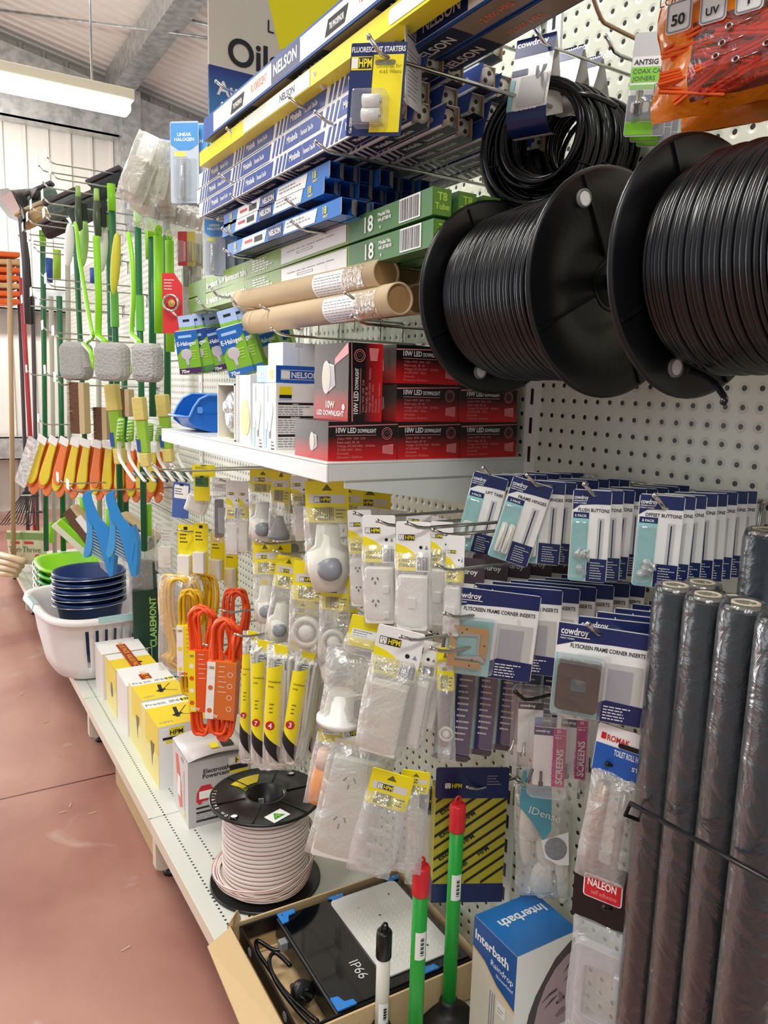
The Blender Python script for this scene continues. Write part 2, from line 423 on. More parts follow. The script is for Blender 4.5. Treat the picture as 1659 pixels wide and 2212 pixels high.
# hanging sign board
sy = 2.3
a = at(475, 0, Y=sy); b = at(452, 224, Y=sy); o = at(452, 0, Y=sy)
bl = at(459, 140, Y=sy); W0 = .75
t = thing('hanging_sign', 'hanging white and yellow shop sign reading Oils above a blue panel', 'sign', (b.x, sy, bl.z))
m = MB(); SB = mat('sign_board_beige', '#d9d2c2', .5)
m.box(0, 0, 0, W0, .012, .75, SB)
yp = [(at(x, y, Y=sy).x - b.x, at(x, y, Y=sy).z - bl.z) for x, y in ((570, -40), (604, 108), (640, 95), (760, 20))]
m.prism([yp[0], yp[1], yp[2], (W0, yp[3][1]), (W0, .75), (yp[0][0] - .02, .75)], -.0015, .0, mat('sign_yellow', '#fbf00c', .5))
h = span(Vector((b.x, sy, bl.z)), (0, 0, 1), 62)
m.text('Oils', at(492, 130, Y=sy).x - b.x, at(492, 134, Y=sy).z - bl.z - .004, h * .95, BLK, y=-.003)
m.text('L', at(578, 60, Y=sy).x - b.x, at(578, 70, Y=sy).z - bl.z, .05, BLK, y=-.003, bold=False)
m.build('sign_panel', t)
m = MB()
gm = mat('sign_blue', '#2a4f9a', .45)
n = gm.node_tree.nodes; tc = n.new('ShaderNodeTexCoord'); sp = n.new('ShaderNodeSeparateXYZ'); rp = n.new('ShaderNodeValToRGB'); mr = n.new('ShaderNodeMapRange')
mr.inputs['From Min'].default_value = -.22; mr.inputs['From Max'].default_value = 0
L_ = gm.node_tree.links; L_.new(tc.outputs['Object'], sp.inputs[0]); L_.new(sp.outputs['Z'], mr.inputs['Value']); L_.new(mr.outputs[0], rp.inputs[0]); L_.new(rp.outputs[0], n['Principled BSDF'].inputs['Base Color'])
rp.color_ramp.elements[0].color = lin('#4b93c9'); rp.color_ramp.elements[1].color = lin('#27337e')
m.box(0, 0, -.24, W0, .012, 0, gm)
q = at(468, 203, Y=sy)
m.text('Automotive', q.x - b.x, q.z - bl.z, h * .5, PAPER, y=-.002)
m.build('lower_panel', t)

# ------------------------------------------------------------ the gondola: one thing per bay
ZB = 0.175; ZU = 1.2275
BAYS = [(-.887, .03), (.03, .946), (.946, 1.862), (1.862, 2.778), (2.778, 3.694), (3.694, 4.61)]
PEG = holes('pegboard_enamel', '#d8dbcb', .0254, .0254, .0038, 'YZ', ox=.0077, oy=.0085, rough=.38)
DECK = holes('deck_enamel', '#d6dad2', .05, .01415, .0029, 'XY', ox=-.415, oy=0, rough=.3, dimple=0, limit=[('X', -.43, -.40), ('X', -.385, -.355)])
def slots():
    m = mat('slotted_upright', '#e9ebe4', .35); n = m.node_tree.nodes; l = m.node_tree.links
    tc = n.new('ShaderNodeTexCoord'); sp = n.new('ShaderNodeSeparateXYZ'); l.new(tc.outputs['Object'], sp.inputs[0])
    def ma(op, a, b=0.0):
        q = n.new('ShaderNodeMath'); q.operation = op
        for i, v in enumerate((a, b)):
            if isinstance(v, (int, float)): q.inputs[i].default_value = v
            else: l.new(v, q.inputs[i])
        return q.outputs[0]
    fy = ma('ABSOLUTE', ma('SUBTRACT', ma('FRACT', ma('ADD', ma('DIVIDE', ma('SUBTRACT', sp.outputs['Y'], .03), .916), .5)), .5), 0)
    k = ma('MULTIPLY', ma('LESS_THAN', fy, .0042), ma('LESS_THAN', ma('FRACT', ma('DIVIDE', sp.outputs['Z'], .0508)), .55))
    mx = n.new('ShaderNodeMix'); mx.data_type = 'RGBA'; l.new(k, mx.inputs[0]); mx.inputs[6].default_value = lin('#e9ebe4'); mx.inputs[7].default_value = (.012, .012, .012, 1)
    l.new(mx.outputs[2], n['Principled BSDF'].inputs['Base Color']); return m
SLOT = slots()
bn = ['bay in front with black cable spools', 'bay with light tubes and power points', 'first bay of brooms and brushes', 'bay behind the first broom bay', 'bay of rakes and shovels', 'farthest bay of the run']
for i, (y0, y1) in enumerate(BAYS):
    t = thing('gondola_bay', 'white pegboard gondola ' + bn[i], 'shelving', (0, 0, 0), group=None)
    ztop = 2.25 if i < 2 else 2.02
    m = MB()
    for a, b in ((.15, .78), (.785, 1.43), (1.435, ztop)):
        m.box(0, y0 + .016, a, .012, y1 - .016, b, PEG)
    m.build('back_panel', t)
    u = MB(); u.box(-.004, y1 - .016, .03, .03, y1 + .016, ztop, SLOT)
    u.build('upright', t)
    d = MB(); d.box(-.455, y0 + .002, ZB - .004, -.002, y1 - .002, ZB, DECK); d.build('deck', t)
    d = MB(); d.box(-.4565, y0 + .002, ZB - .036, -.45, y1 - .002, ZB - .0005, CREAM); d.build('front_lip', t)
    d = MB(); d.prism([(-.445, .03), (-.43, .022), (-.02, .022), (-.02, ZB - .004), (-.445, ZB - .004)], y1 - .015, y1 + .015, CREAM); d.build('leg', t)
    d = MB(); d.lathe([(.022, 0), (.022, .012), (.008, .016), (.008, .03)], BPL, 12, (-.40, y1, 0)); d.build('foot', t)
# upper shelf with bracket
t = thing('steel_shelf', 'white steel upper shelf carrying the downlight boxes and blue bin', 'shelf', (0, 0, 0))
m = MB(); m.box(-.4045, .037, ZU - .004, -.006, .947, ZU, SHELF); m.box(-.4045, .037, ZU - .032, -.4, .947, ZU - .004, SHELF)
m.box(-.4, .037, ZU - .03, -.006, .041, ZU - .004, SHELF); m.box(-.4, .943, ZU - .03, -.006, .947, ZU - .004, SHELF); m.build('shelf_board', t, bevel=.0015)
for yy in (.044, .938):
    m = MB(); m.prism([(-.37, ZU - .03), (-.37, ZU - .042), (-.15, ZU - .075), (-.004, ZU - .10), (-.004, ZU - .03)], yy - .002, yy + .001, SHELF); m.build('bracket', t)

# ============================================================ helpers for merchandise
def hook(Y, Z, L, label, wire=CHROME, r=.0024, tick=False, up=.018, X0=0.0, flat=False, grp=None):
    t = thing('display_hook', label, 'hook', (X0, Y, Z), group=grp)
    m = MB()
    pts = [(-.002, 0, 0), (-L + .03, 0, .001), (-L + .018, 0, .003), (-L, 0, up)] if not flat else [(-.002, 0, 0), (-L, 0, 0)]
    m.tube(pts, r, wire, 7); m.ball(pts[-1], r * 1.35, r * 1.35, r * 1.35, wire, 8); m.build('prong', t)
    b = MB(); b.tube([(-.002, -.0254, 0), (-.0045, -.024, 0), (-.0045, .024, 0), (-.002, .0254, 0)], r, wire, 6)
    b.tube([(-.0045, 0, 0), (-.0055, 0, -.03), (-.006, 0, -.055)], r, wire, 6); b.build('back_clip', t)
    if tick:
        q = MB(); q.prism(rrect(-.03, -.02, .03, .02, .004), -.0006, .0006, mat('ticket_plastic', '#f4f5f2', .2)); o = q.build('ticket_holder', t, loc=(-L - .006, 0, up + .012), rz=math.radians(-90))
    return t
def card_shape(w_, h_, r=.005, slot=True):
    return rrect(-w_ / 2, -h_, w_ / 2, 0, r)
def frot(yaw, roll=0, pitch=0): return (pitch, roll, math.radians(yaw))
def place(px, py, X, w_px=None, h_px=None, yaw=-45, Y=None, Z=None):
    P = at(px, py, X=X, Y=Y, Z=Z); a = math.radians(yaw)
    return P, (span(P, (math.cos(a), math.sin(a), 0), w_px) if w_px else 0), (span(P, (0, 0, 1), h_px) if h_px else 0)

# ------------------------------------------------------------ big black cable spools on a rod
def spool(P, length, rf, rw, name_label, nturn):
    t = thing('cable_spool', name_label, 'cable spool', P)       # axis along local y, origin at near flange centre
    for k, y in ((0, 0), (1, length)):
        f = MB(); s = -1 if k == 0 else 1
        f.lathe([(.032, y - .002), (rf - .004, y - .002), (rf, y - .001), (rf + .0015, y + .002), (rf, y + .004), (.032, y + .004)], BPL, 56, axis='y', closed=True)
        for i in range(4):
            a = PI / 4 + i * PI / 2 + .3
            f.T = Matrix.Rotation(a, 4, 'Y'); f.box(.034, y - .005, -.0015, rf - .004, y - .001, .0015, BPL); f.T = Matrix()
        f.build('flange', t)
        a0 = (2.15 if k == 0 else 1.3)
        for a in (a0, a0 + PI):                                                # eyelets bored through the flange
            e = MB(); cx, cz = math.cos(a) * rf * .8, math.sin(a) * rf * .8
            e.lathe([(.0085, y - .006), (.0105, y - .006), (.0105, y + .006), (.0085, y + .006)], mat('eyelet_rim', '#7b7d7e', .4), 18, (cx, 0, cz), 'y', closed=True)
            e.lathe([(.0001, y - .0052), (.0085, y - .0052)], PAPER, 18, (cx, 0, cz), 'y')
            e.build('eyelet', t)
    h = MB(); h.lathe([(.028, -.002), (.033, -.002), (.033, length + .004), (.028, length + .004)], BPL, 32, axis='y', closed=True); h.build('hub', t)
    wd = MB(); r = .0032; pr = [(rw * .8, .004)]; rn = random.Random(5)
    n = int((length - .01) / (2 * r))
    for i in range(n):
        y = .006 + r + i * (length - .014) / n
        dr = rn.uniform(-.0012, .0012) - (.012 * (1 - min(1, i / 4)) if nturn else 0) - (.01 * (1 - min(1, (n - 1 - i) / 5)))
        for a in (-.8, -.4, 0, .4, .8): pr.append((rw + dr + r * math.cos(a * 1.9) - r, y + r * math.sin(a * 1.75)))
    pr.append((rw * .8, length - .004)); wd.lathe(pr, BCAB, 72, axis='y')
    wd.build('wound_cable', t)
    return t
SPX, SPZ = -.2, 1.478
s1 = spool((SPX, -.315, SPZ - .004), .215, .136, .116, 'black plastic spool wound with black cable, the one farther from the camera', 1)
s2 = spool((SPX, -.70, SPZ), .262, .138, .113, 'black plastic spool wound with black cable, the nearer one cut by the right edge', 0)
t = thing('spool_rod', 'black steel rod carrying the two black cable spools', 'rod', (SPX, 0, SPZ))
MB().tube([(0, -.84, 0), (0, -.05, 0)], .009, BPL, 12).build('bar', t)
for y in (-.46, -.836):
    pass
MB().tube([(0, -.455, 0), (.1, -.455, .0), (.198, -.455, -.0)], .006, BPL, 10).build('arm', t)
MB().tube([(0, -.06, 0), (.1, -.06, .0), (.196, -.06, -.0)], .006, BPL, 10).build('arm', t)
p = at(1500, 800, Y=-.458); q = [at(a, b, Y=-.458 - .02 * i) for i, (a, b) in enumerate(((1490, 800), (1520, 812), (1545, 830), (1560, 850), (1566, 862), (1563, 868)))]
tag(MB().tube(smooth(q, 5), .0035, BCAB, 8).build('loose_cable'), 'loose curled end of black cable below the nearer black spool', 'cable')

# ------------------------------------------------------------ coils of foam spline with folded hang cards
sp_h = hook(-.165, 1.795, .215, 'chrome hook through the cards of the black spline coils')
def coil(P, R, n, label, seed, yaw):
    t = thing('spline_coil', label, 'coil of cord', P, (0, 0, math.radians(yaw)), 'foam spline coils on one hook')
    rn = random.Random(seed); m = MB(); w_ = .05
    for i in range(n):
        rr = R * rn.uniform(.62, 1.0) ** .8; y0 = (i / n - .5) * w_ + rn.uniform(-.004, .004); cx = rn.uniform(-.006, .006); cz = rn.uniform(-.008, .004) - R + (R - rr)
        ph = rn.random() * 6.28; tl = rn.uniform(-.008, .008)
        pts = [(cx + rr * math.cos(a), y0 + tl * math.sin(a + ph), cz + rr * 1.04 * math.sin(a)) for a in [2 * PI * k / 40 for k in range(40)]]
        m.tube(pts, .0042, BCAB, 7, closed=True)
    m.build('cord', t)
    for a in (-.4, -1.75, -2.9):
        m = MB(); c = Vector((R * .9 * math.cos(a), 0, R * .95 * math.sin(a) - R)); d = Vector((math.cos(a), 0, math.sin(a)))
        pts = [c + d * (.017 * math.cos(q)) + Vector((0, .032 * math.sin(q), 0)) for q in [2 * PI * k / 16 for k in range(16)]]
        m.tube(pts, .0013, BPL, 5, closed=True); m.build('cable_tie', t)
    return t
coil_specs = [(at(1185, 190, X=-.15), .0845, 26, 'black foam spline coil at the front of its hook', 1, -68), (at(1235, 208, X=-.085), .078, 18, 'black foam spline coil behind the front one', 2, -72), (at(1275, 225, X=-.04), .074, 14, 'black foam spline coil nearest the pegboard', 3, -75)]
for c in coil_specs: coil(*c)
e0 = [at(1195, 202, X=-.15), at(1260, 203, X=-.15), at(1300, 215, X=-.14), at(1334, 232, X=-.13)]
tag(MB().tube(smooth(e0, 5), .0036, BCAB, 8).build('loose_spline'), 'loose cut end of black spline sticking out to the right of the coils', 'cord')
def spline_card(P, w_, h_, label, yaw, full):
    t = thing('hang_card', label, 'packaging card', P, (0, math.radians(-2), math.radians(yaw)), 'foam spline cards')
    m = MB(); th = .0006
    # front leaf leans out, wraps under the coil
    prof = [(0, 0), (-.02, -h_ * .45), (-.034, -h_ * .75), (-.032, -h_ * .93), (-.012, -h_), (.012, -h_ * .96)]
    prof = smooth([(0, a, b) for a, b in prof], 5)
    def strip(x0, x1, u0, u1, mm, off=-.0005):
        L = [0]; 
        for i in range(1, len(prof)): L.append(L[-1] + (prof[i] - prof[i - 1]).length)
        T = L[-1]; idx = [i for i in range(len(prof)) if u0 * T - 1e-6 <= L[i] <= u1 * T + 1e-6]
        def pt(u):
            u *= T
            for i in range(1, len(L)):
                if L[i] >= u: k = (u - L[i - 1]) / (L[i] - L[i - 1] + 1e-12); return prof[i - 1].lerp(prof[i], k)
            return prof[-1]
        ps = [pt(u0)] + [prof[i] for i in idx] + [pt(u1)]
        vs = []
        for q in ps: vs += [(x0, q.y + off, q.z), (x1, q.y + off, q.z)]
        m.add(vs, [(2 * i, 2 * i + 1, 2 * i + 3, 2 * i + 2) for i in range(len(ps) - 1)], mm, True)
    strip(-w_ / 2, w_ / 2, 0, 1, PAPER, 0)
    strip(-w_ / 2, w_ / 2, 0, .16, NAVY)
    if full:
        strip(-w_ / 2, w_ / 2, .62, .9, NAVY); strip(-w_ / 2, -w_ * .1, .27, .32, NAVY, -.0008)
        strip(-w_ * .5, -w_ * .38, .35, .62, TEAL, -.0008); strip(-w_ * .25, w_ * .42, .34, .6, mat('photo_grey', '#c9c8c2', .5), -.0008)
        m.T = Matrix.Rotation(math.radians(-24), 4, 'X')
        for k in range(5): m.tube([(w_ * (.35 - .1 * math.cos(a)) * (1 - .05 * k) - .002, -.0014, -h_ * .4 - (.013 + .002 * k) * math.sin(a)) for a in [PI * j / 12 for j in range(13)]], .0006, GREYP, 4)
        m.T = Matrix.Translation((0, -.0295, -h_ * .68)) @ Matrix.Rotation(math.radians(-16), 4, 'X'); m.lines(-w_ * .3, 0, w_ * .7, 3, .008, .0018, PAPER, -.0018, 3); m.T = Matrix()
    m.T = Matrix.Rotation(math.radians(-12), 4, 'X')
    m.text('cowdroy', -w_ * .46, -h_ * .10, .0085, PAPER, y=-.002); m.rect(-w_ * .46, -h_ * .13, -w_ * .1, -h_ * .12, -.002, PAPER)
    m.text('FOAM SPLINE', w_ * .46, -h_ * .225, .0055, BLK, y=-.003, align='r')
    m.T = Matrix()
    m.build('front_leaf', t)
    b = MB(); b.add([(-w_ / 2, .001, 0), (w_ / 2, .001, 0), (w_ / 2, .034, -h_ * .7), (-w_ / 2, .034, -h_ * .7), (-w_ / 2, .0016, 0), (w_ / 2, .0016, 0), (w_ / 2, .0346, -h_ * .7), (-w_ / 2, .0346, -h_ * .7)],
                    [(0, 1, 2, 3), (7, 6, 5, 4), (0, 4, 5, 1), (1, 5, 6, 2), (2, 6, 7, 3), (3, 7, 4, 0)], WP2); b.build('back_leaf', t)
    return t
P, w_, h_ = place(1160, 78, -.19, 88, 228, -62); spline_card(P, w_, h_, 'white and navy folded card around the front spline coil', -62, True)
P, w_, h_ = place(1236, 102, -.12, 54, 150, -66); spline_card(P, w_, h_, 'foam spline card showing between the front card and the rearmost one', -66, False)
P, w_, h_ = place(1283, 122, -.065, 40, 130, -68); spline_card(P, w_, h_, 'foam spline card nearest the pegboard', -68, False)

# ------------------------------------------------------------ coax joiner blisters
def coax(P, w_, h_, label, yaw, first):
    t = thing('coax_joiner_pack', label, 'blister pack', P, (0, math.radians(3), math.radians(yaw)), 'coax cable joiner packs')
    m = MB(); G = mat('lime_card', '#7fd014', .35); D = mat('dark_grey_card', '#3a3c3e', .4)
    m.prism(card_shape(w_, h_, .004), -.0006, 0, mat('card_backing', '#c9cbc8', .4)); m.prism(rrect(-w_ / 2 + .001, -h_ + .02, w_ / 2 - .001, -.03, .001), -.0008, -.0006, PAPER)
    m.rect(-w_ / 2 + .001, -.062, w_ * .2, -.043, -.0012, G); m.rect(w_ * .22, -.062, w_ / 2 - .001, -.043, -.0012, D); m.rect(-w_ / 2 + .001, -.071, w_ / 2 - .001, -.065, -.0012, G)
    m.rect(-w_ / 2 + .001, -h_ + .02, w_ / 2 - .001, -h_ + .052, -.0012, GREYP); m.rect(-w_ / 2 + .001, -h_ + .002, w_ * .2, -h_ + .018, -.0012, G); m.rect(w_ * .22, -h_ + .002, w_ / 2 - .001, -h_ + .018, -.0012, GREYP)
    m.text('ANTSIG', -w_ * .44, -.040, .0062, BLK, y=-.0016); m.text('COAX CABLE', -w_ * .44, -.051, .0055, D, y=-.0018, bold=False); m.text('JOINERS', -w_ * .44, -.060, .0055, D, y=-.0018, bold=False); m.text('2', w_ * .3, -.058, .011, PAPER, y=-.0018)
    for i in range(3): m.prism(rrect(-w_ * .4 + i * w_ * .27, -h_ + .03, -w_ * .22 + i * w_ * .27, -h_ + .043, .003), -.0016, -.0012, WP2)
    m.build('card', t)
    if first:
        for i in range(2):
            j = MB(); j.lathe([(.0052, -.015), (.0052, -.004), (.0062, -.004), (.0062, .001), (.0048, .001), (.0048, .014), (.003, .014)], CHROME, 14, (-w_ * .2 + i * w_ * .42, -.009, -.09 + i * .008)); j.build('coax_joiner', t)
        b = MB(); b.prism(rrect(-w_ * .42, -.112, w_ * .42, -.072, .006), -.018, -.001, BLIS); b.build('blister', t)
    return t
AX = hook(-.20, 1.795, .12, 'chrome hook behind the coax joiner packs')
for i, (a, b) in enumerate((((1418, 68), -.07), ((1432, 80), -.05), ((1446, 90), -.03))):
    P, w_, h_ = place(a[0], a[1], b, 92, 232, -52)
    coax(P, w_, h_, ['coax cable joiner blister at the front of three', 'coax cable joiner blister in the middle of three', 'coax cable joiner blister nearest the pegboard'][i], -52, i == 0)
hk = at(1410, 103, X=-.02); tip = at(1308, 25, X=-.16)
t = thing('display_hook', 'empty bent brown wire hook above the coax joiner packs', 'hook', (0, hk.y, hk.z))
MB().tube(smooth([(0, 0, 0), (-.10, 0, .006), (-.125, 0, .012), (-.15, 0, .045)], 4), .0028, mat('tarnished_wire', '#a88c72', .35, .8), 8).build('prong', t)

# ------------------------------------------------------------ orange bags of clothes pegs
def peg_bag(c, w_, h_, label, yaw, n, print_):
    t = thing('clothes_peg_bag', label, 'bag of pegs', c, (0, 0, math.radians(yaw)), 'orange peg bags')
    m = MB(); O = mat('orange_bag_film', '#f58a1c', .22, coat=.6, bump=.5, bscale=35)
    nx, nz = 14, 14; vs = []; rn = random.Random(n)
    for side in (-1, 1):
        for j in range(nz + 1):
            for i in range(nx + 1):
                u = i / nx * 2 - 1; v = j / nz; b = max(0, (1 - u ** 4)) * max(0, 1 - (2 * v - 1) ** 4)
                vs.append((u * w_ / 2 * (1 + .04 * math.sin(v * 9)), side * (.036 * b) + rn.uniform(-.0016, .0016), -v * h_ + rn.uniform(-.001, .001)))
    fs = []
    for s in range(2):
        o = s * (nx + 1) * (nz + 1)
        for j in range(nz):
            for i in range(nx):
                a = o + j * (nx + 1) + i; fs.append((a, a + 1, a + nx + 2, a + nx + 1))
    win = film('peg_window_film', '#ffb27a', .85, .1, .25, 25, .2)
    ff = [f for f in fs[:nx * nz]]; inside = []; rest = []
    for k, f in enumerate(ff):
        i, j = k % nx, k // nx
        (inside if (3 <= i <= nx - 2 and nz * .32 <= j <= nz * .86 and print_) else rest).append(f)
    m.add(vs, rest + fs[nx * nz:], O, True)
    if inside: m.add(vs, inside, win, True)
    y = -.041
    if print_:
        m.text('SUPER STRONG, NON-MARKING', -w_ * .42, -h_ * .10, .008, BLK, y=y + .012, bold=False); m.text('LONG LIFE, UV RESISTANT PLASTIC', -w_ * .44, -h_ * .18, .008, BLK, y=y + .006, bold=False)
        for i, s in enumerate(('50', 'UV', '1')):
            x = -w_ * .40 + i * .034; m.prism(rrect(x, -h_ * .42, x + .026, -h_ * .42 + .03, .004), y + .004, y + .005, PAPER); m.frame(rrect(x + .001, -h_ * .42 + .001, x + .025, -h_ * .42 + .029, .004), rrect(x + .002, -h_ * .42 + .002, x + .024, -h_ * .42 + .028, .003), y + .003, y + .0042, GREYP)
            m.text(s, x + .013, -h_ * .42 + .007, .010 if i != 1 else .007, BLK, y=y + .0025, align='c')
        m.text('PEGS', -.03, -h_ * .95, .006, BLK, y=y + .03)
    else:
        m.text('www.gall', w_ * .0, -h_ * .80, .010, BLK, y=-.030)
    m.build('bag', t)
    if print_:
        for k in range(46):
            p = MB(); o = mat('orange_peg', '#f2641e', .4)
            x, z = rn.uniform(-w_ * .33, w_ * .36), rn.uniform(-h_ * .86, -h_ * .34)
            p.box(-.034, -.003, -.0035, .034, .003, -.0005, o); p.box(-.034, -.003, .0005, .034, .003, .0035, o)
            q = p.build('clothes_peg', t, loc=(x, rn.uniform(-.030, -.008), z), rot=(rn.uniform(-.4, .4), rn.uniform(-.5, .3), rn.uniform(-.25, .25)), bevel=.001)
        for k in range(5):
            p = MB(); p.lathe([(.0022, -.003), (.0036, -.003), (.0036, .003), (.0022, .003)], CHROME, 12, (0, 0, 0), 'y', closed=True); p.tube([(.003, 0, 0), (.02, 0, .002)], .0007, CHROME, 5); p.build('peg_spring', t, loc=(rn.uniform(-w_ * .25, w_ * .3), -.038, rn.uniform(-h_ * .8, -h_ * .35)))
    return t
peg_bag(at(1672, -72, X=-.2), .22, .122, 'orange bag of clothes pegs with clear window, nearest', -74, 3, True).rotation_euler = (0, math.radians(0), math.radians(-74))
peg_bag(at(1690, 75, X=-.12), .19, .085, 'orange bag of clothes pegs behind and below the nearest bag', -68, 4, False).rotation_euler = (0, math.radians(0), math.radians(-68))
# empty chrome hooks, top of the picture
for (bx, by), (tx, ty), L, lb in (((1170, 128), (890, 62), .32, 'long straight chrome hook holding the white price card'), ((1175, 45), (1000, 8), .2, 'chrome hook at the very top of the picture beside the light boxes'),
                              ((1070, 188), (930, 130), .22, 'chrome hook with end clip under the top light boxes')):
    b = at(bx, by, X=0); hook(b.y, b.z, L, lb, r=.0028)

# ============================================================ fly screen hardware cards, near bay
def cow_card(m, w_, h_, title, pack, pic, detail=True, tsz=None):
    """navy head, white field, aqua blister field and navy foot of the insect-screen range"""
    m.prism(card_shape(w_, h_, .004), -.0007, 0, WP2)
    hd = h_ * .15 if pic != 'big' else h_ * .17
    k = .001
    m.prism([(-w_ / 2 + k, -k), (w_ / 2 - k, -k), (w_ / 2 - k, -hd), (w_ * .1, -hd * 1.02), (-w_ * .3, -hd * 1.12), (-w_ / 2 + k, -hd * 1.5)][::-1], -.0012, -.0007, NAVY)
    m.prism([(w_ / 2 - k, -hd), (w_ * .1, -hd * 1.02), (-w_ * .3, -hd * 1.12), (-w_ / 2 + k, -hd * 1.5), (-w_ / 2 + k, -h_ + k), (w_ / 2 - k, -h_ + k)][::-1], -.0010, -.0007, PAPER)
    m.text('cowdroy', -w_ * .46, -hd * .70, min(.0085, w_ * .11), PAPER, y=-.0016, wmax=w_ * (.36 if pic != 'big' else .3)); m.rect(-w_ * .46, -hd * .84, -w_ * .14, -hd * .79, -.0016, PAPER)
    if detail: m.text('INSECT SCREEN', -w_ * .46, -hd * 1.02, h_ * .014, PAPER, y=-.0016, wmax=w_ * .32)
    th = tsz or h_ * .035
    m.text(title, w_ * .46, -hd - h_ * .085, th, BLK, y=-.0016, align='r', wmax=w_ * .8)
    if pic == 'big':
        m.rect(-w_ / 2 + k, -h_ + k, w_ * .02, -h_ * .33, -.0014, TEAL)
        m.prism(rrect(w_ * .06, -h_ * .78, w_ * .46, -h_ * .36, .002), -.0015, -.0012, mat('photo_grey', '#c9c8c2', .5)); m.rect(w_ * .09, -h_ * .78, w_ * .36, -h_ * .42, -.0018, mat('photo_mesh', '#a9a6ac', .6))
        m.prism([(w_ / 2 - k, -h_ * .78), (w_ * .1, -h_ * .76), (w_ * .02, -h_ * .80), (w_ * .02, -h_ + k), (w_ / 2 - k, -h_ + k)][::-1], -.0019, -.0014, NAVY)
        m.lines(w_ * .08, -h_ * .83, w_ * .34, 5, h_ * .032, h_ * .012, PAPER, -.0023, 5)
    else:
        m.rect(-w_ / 2 + k, -h_ + k, -w_ * .05, -h_ * .31, -.0014, TEAL); m.rect(-w_ * .46, -h_ * .31, -w_ * .05, -h_ * .245, -.0016, NAVY)
        if pack: m.text(pack, -w_ * .26, -h_ * .295, h_ * .026, PAPER, y=-.002, align='c')
        m.rect(w_ * .18, -h_ * .78, w_ * .34, -h_ * .30, -.0015, mat('photo_grey', '#c9c8c2', .5)); m.rect(w_ * .24, -h_ * .78, w_ * .27, -h_ * .32, -.0018, NAVY)
        m.rect(-w_ * .03, -h_ + k, w_ / 2 - k, -h_ * .74, -.0016, NAVY); m.lines(w_ * .06, -h_ * .79, w_ * .36, 7, h_ * .028, h_ * .009, WP2, -.002, 8)
def blister(w0, w1, z0, z1, d, t, name='blister'):
    m = MB(); m.prism(rrect(w0, z0, w1, z1, .005), -d, -.0015, BLIS); return m.build(name, t, bevel=.0015)
def tabs(kind, w_, h_, t):
    IV = mat('ivory_plastic', '#efece0', .35); CLP = film('clear_part', '#f2f5f2', .55, .08, .3, 60, .5)
    if kind == 'tab':
        m = MB(); m.frame(rrect(-w_ * .42, -h_ * .82, -w_ * .1, -h_ * .62, .004), rrect(-w_ * .31, -h_ * .78, -w_ * .21, -h_ * .67, .003), -.012, -.004, IV); m.build('lift_tab', t)
    elif kind == 'hinge':
        for x in (-.4, -.22):
            m = MB(); m.prism(rrect(w_ * x, -h_ * .9, w_ * (x + .15), -h_ * .55, .003), -.011, -.003, IV); m.tube([(w_ * (x + .075), -.012, -h_ * .88), (w_ * (x + .075), -.012, -h_ * .57)], .0018, IV, 8); m.build('frame_hinge', t)
    else:
        rn = random.Random(len(kind))
        for i in range(4):
            m = MB(); m.lathe([(.001, 0), (.005, 0), (.005, .004), (.003, .006)], CLP, 12); m.tube([(0, 0, .003), (.008, 0, .006), (.013, 0, .002)], .002, CLP, 6)
            m.build('turn_button', t, loc=(w_ * rn.uniform(-.36, -.16), -.008, -h_ * rn.uniform(.70, .9)), rot=(rn.uniform(-1.5, 1.5), rn.uniform(-1, 1), rn.uniform(-1, 1)))
def cow_stack(name, P0, w_, h_, title, pack, kind, n, step, yaw, roll, desc, grp, jit=5, rn=None, ystep=0.0):
    rn = random.Random(hash(title) % 1000 if False else len(title) * 7)
    t = thing(name, '%s card at the front of its hook' % desc, 'blister pack', P0, (0, math.radians(roll), math.radians(yaw)), grp)
    m = MB(); cow_card(m, w_, h_, title, pack, kind); m.build('card', t)
    blister(-w_ * .47, -w_ * .06, -h_ * .94, -h_ * .33, .014, t); tabs(kind, w_, h_, t)
    for i in range(1, n):
        c = copy_thing(t, loc=(P0[0] + step * i, P0[1] + ystep * i, P0[2] + rn.uniform(-.001, .001)), rot=(0, math.radians(rn.uniform(-1.5, 1.5)), math.radians(yaw + rn.uniform(-jit, jit))),
                       label='%s card, %s from the front of its hook' % (desc, ORD[i]), group=grp)
    return t
HZ = 1.222
for Y, lb in ((-.104, 'lift tab cards'), (-.201, 'frame hinge cards'), (-.308, 'flush button cards'), (-.417, 'offset button cards')):
    hook(Y, HZ - .012, .215, 'grey wire hook holding the ' + lb, r=.0026)
P, w_, h_ = place(1062, 1026, -.2, 78, 176, -47)
cow_stack('lift_tab_pack', P, w_, h_, 'LIFT TABS', '4 PACK', 'tab', 7, .026, -47, 12, 'white and navy lift tabs', 'lift tab cards on one hook')
P, w_, h_ = place(1153, 1040, -.195, 92, 186, -42)
cow_stack('frame_hinge_pack', P, w_, h_, 'FRAME HINGES', '2 PACK', 'hinge', 8, .022, -42, 15, 'white and navy frame hinges', 'frame hinge cards on one hook')
P, w_, h_ = place(1281, 1058, -.195, 85, 203, -47)
cow_stack('flush_button_pack', P, w_, h_, 'FLUSH BUTTONS', '5 PACK', 'flush', 8, .022, -47, 0, 'white and navy flush buttons', 'flush button cards on one hook')
P, w_, h_ = place(1432, 1069, -.195, 100, 205, -48)
cow_stack('offset_button_pack', P, w_, h_, 'OFFSET BUTTONS', '8 PACK', 'offset', 8, .02, -48, 1, 'white and navy offset buttons', 'offset button cards on one hook')
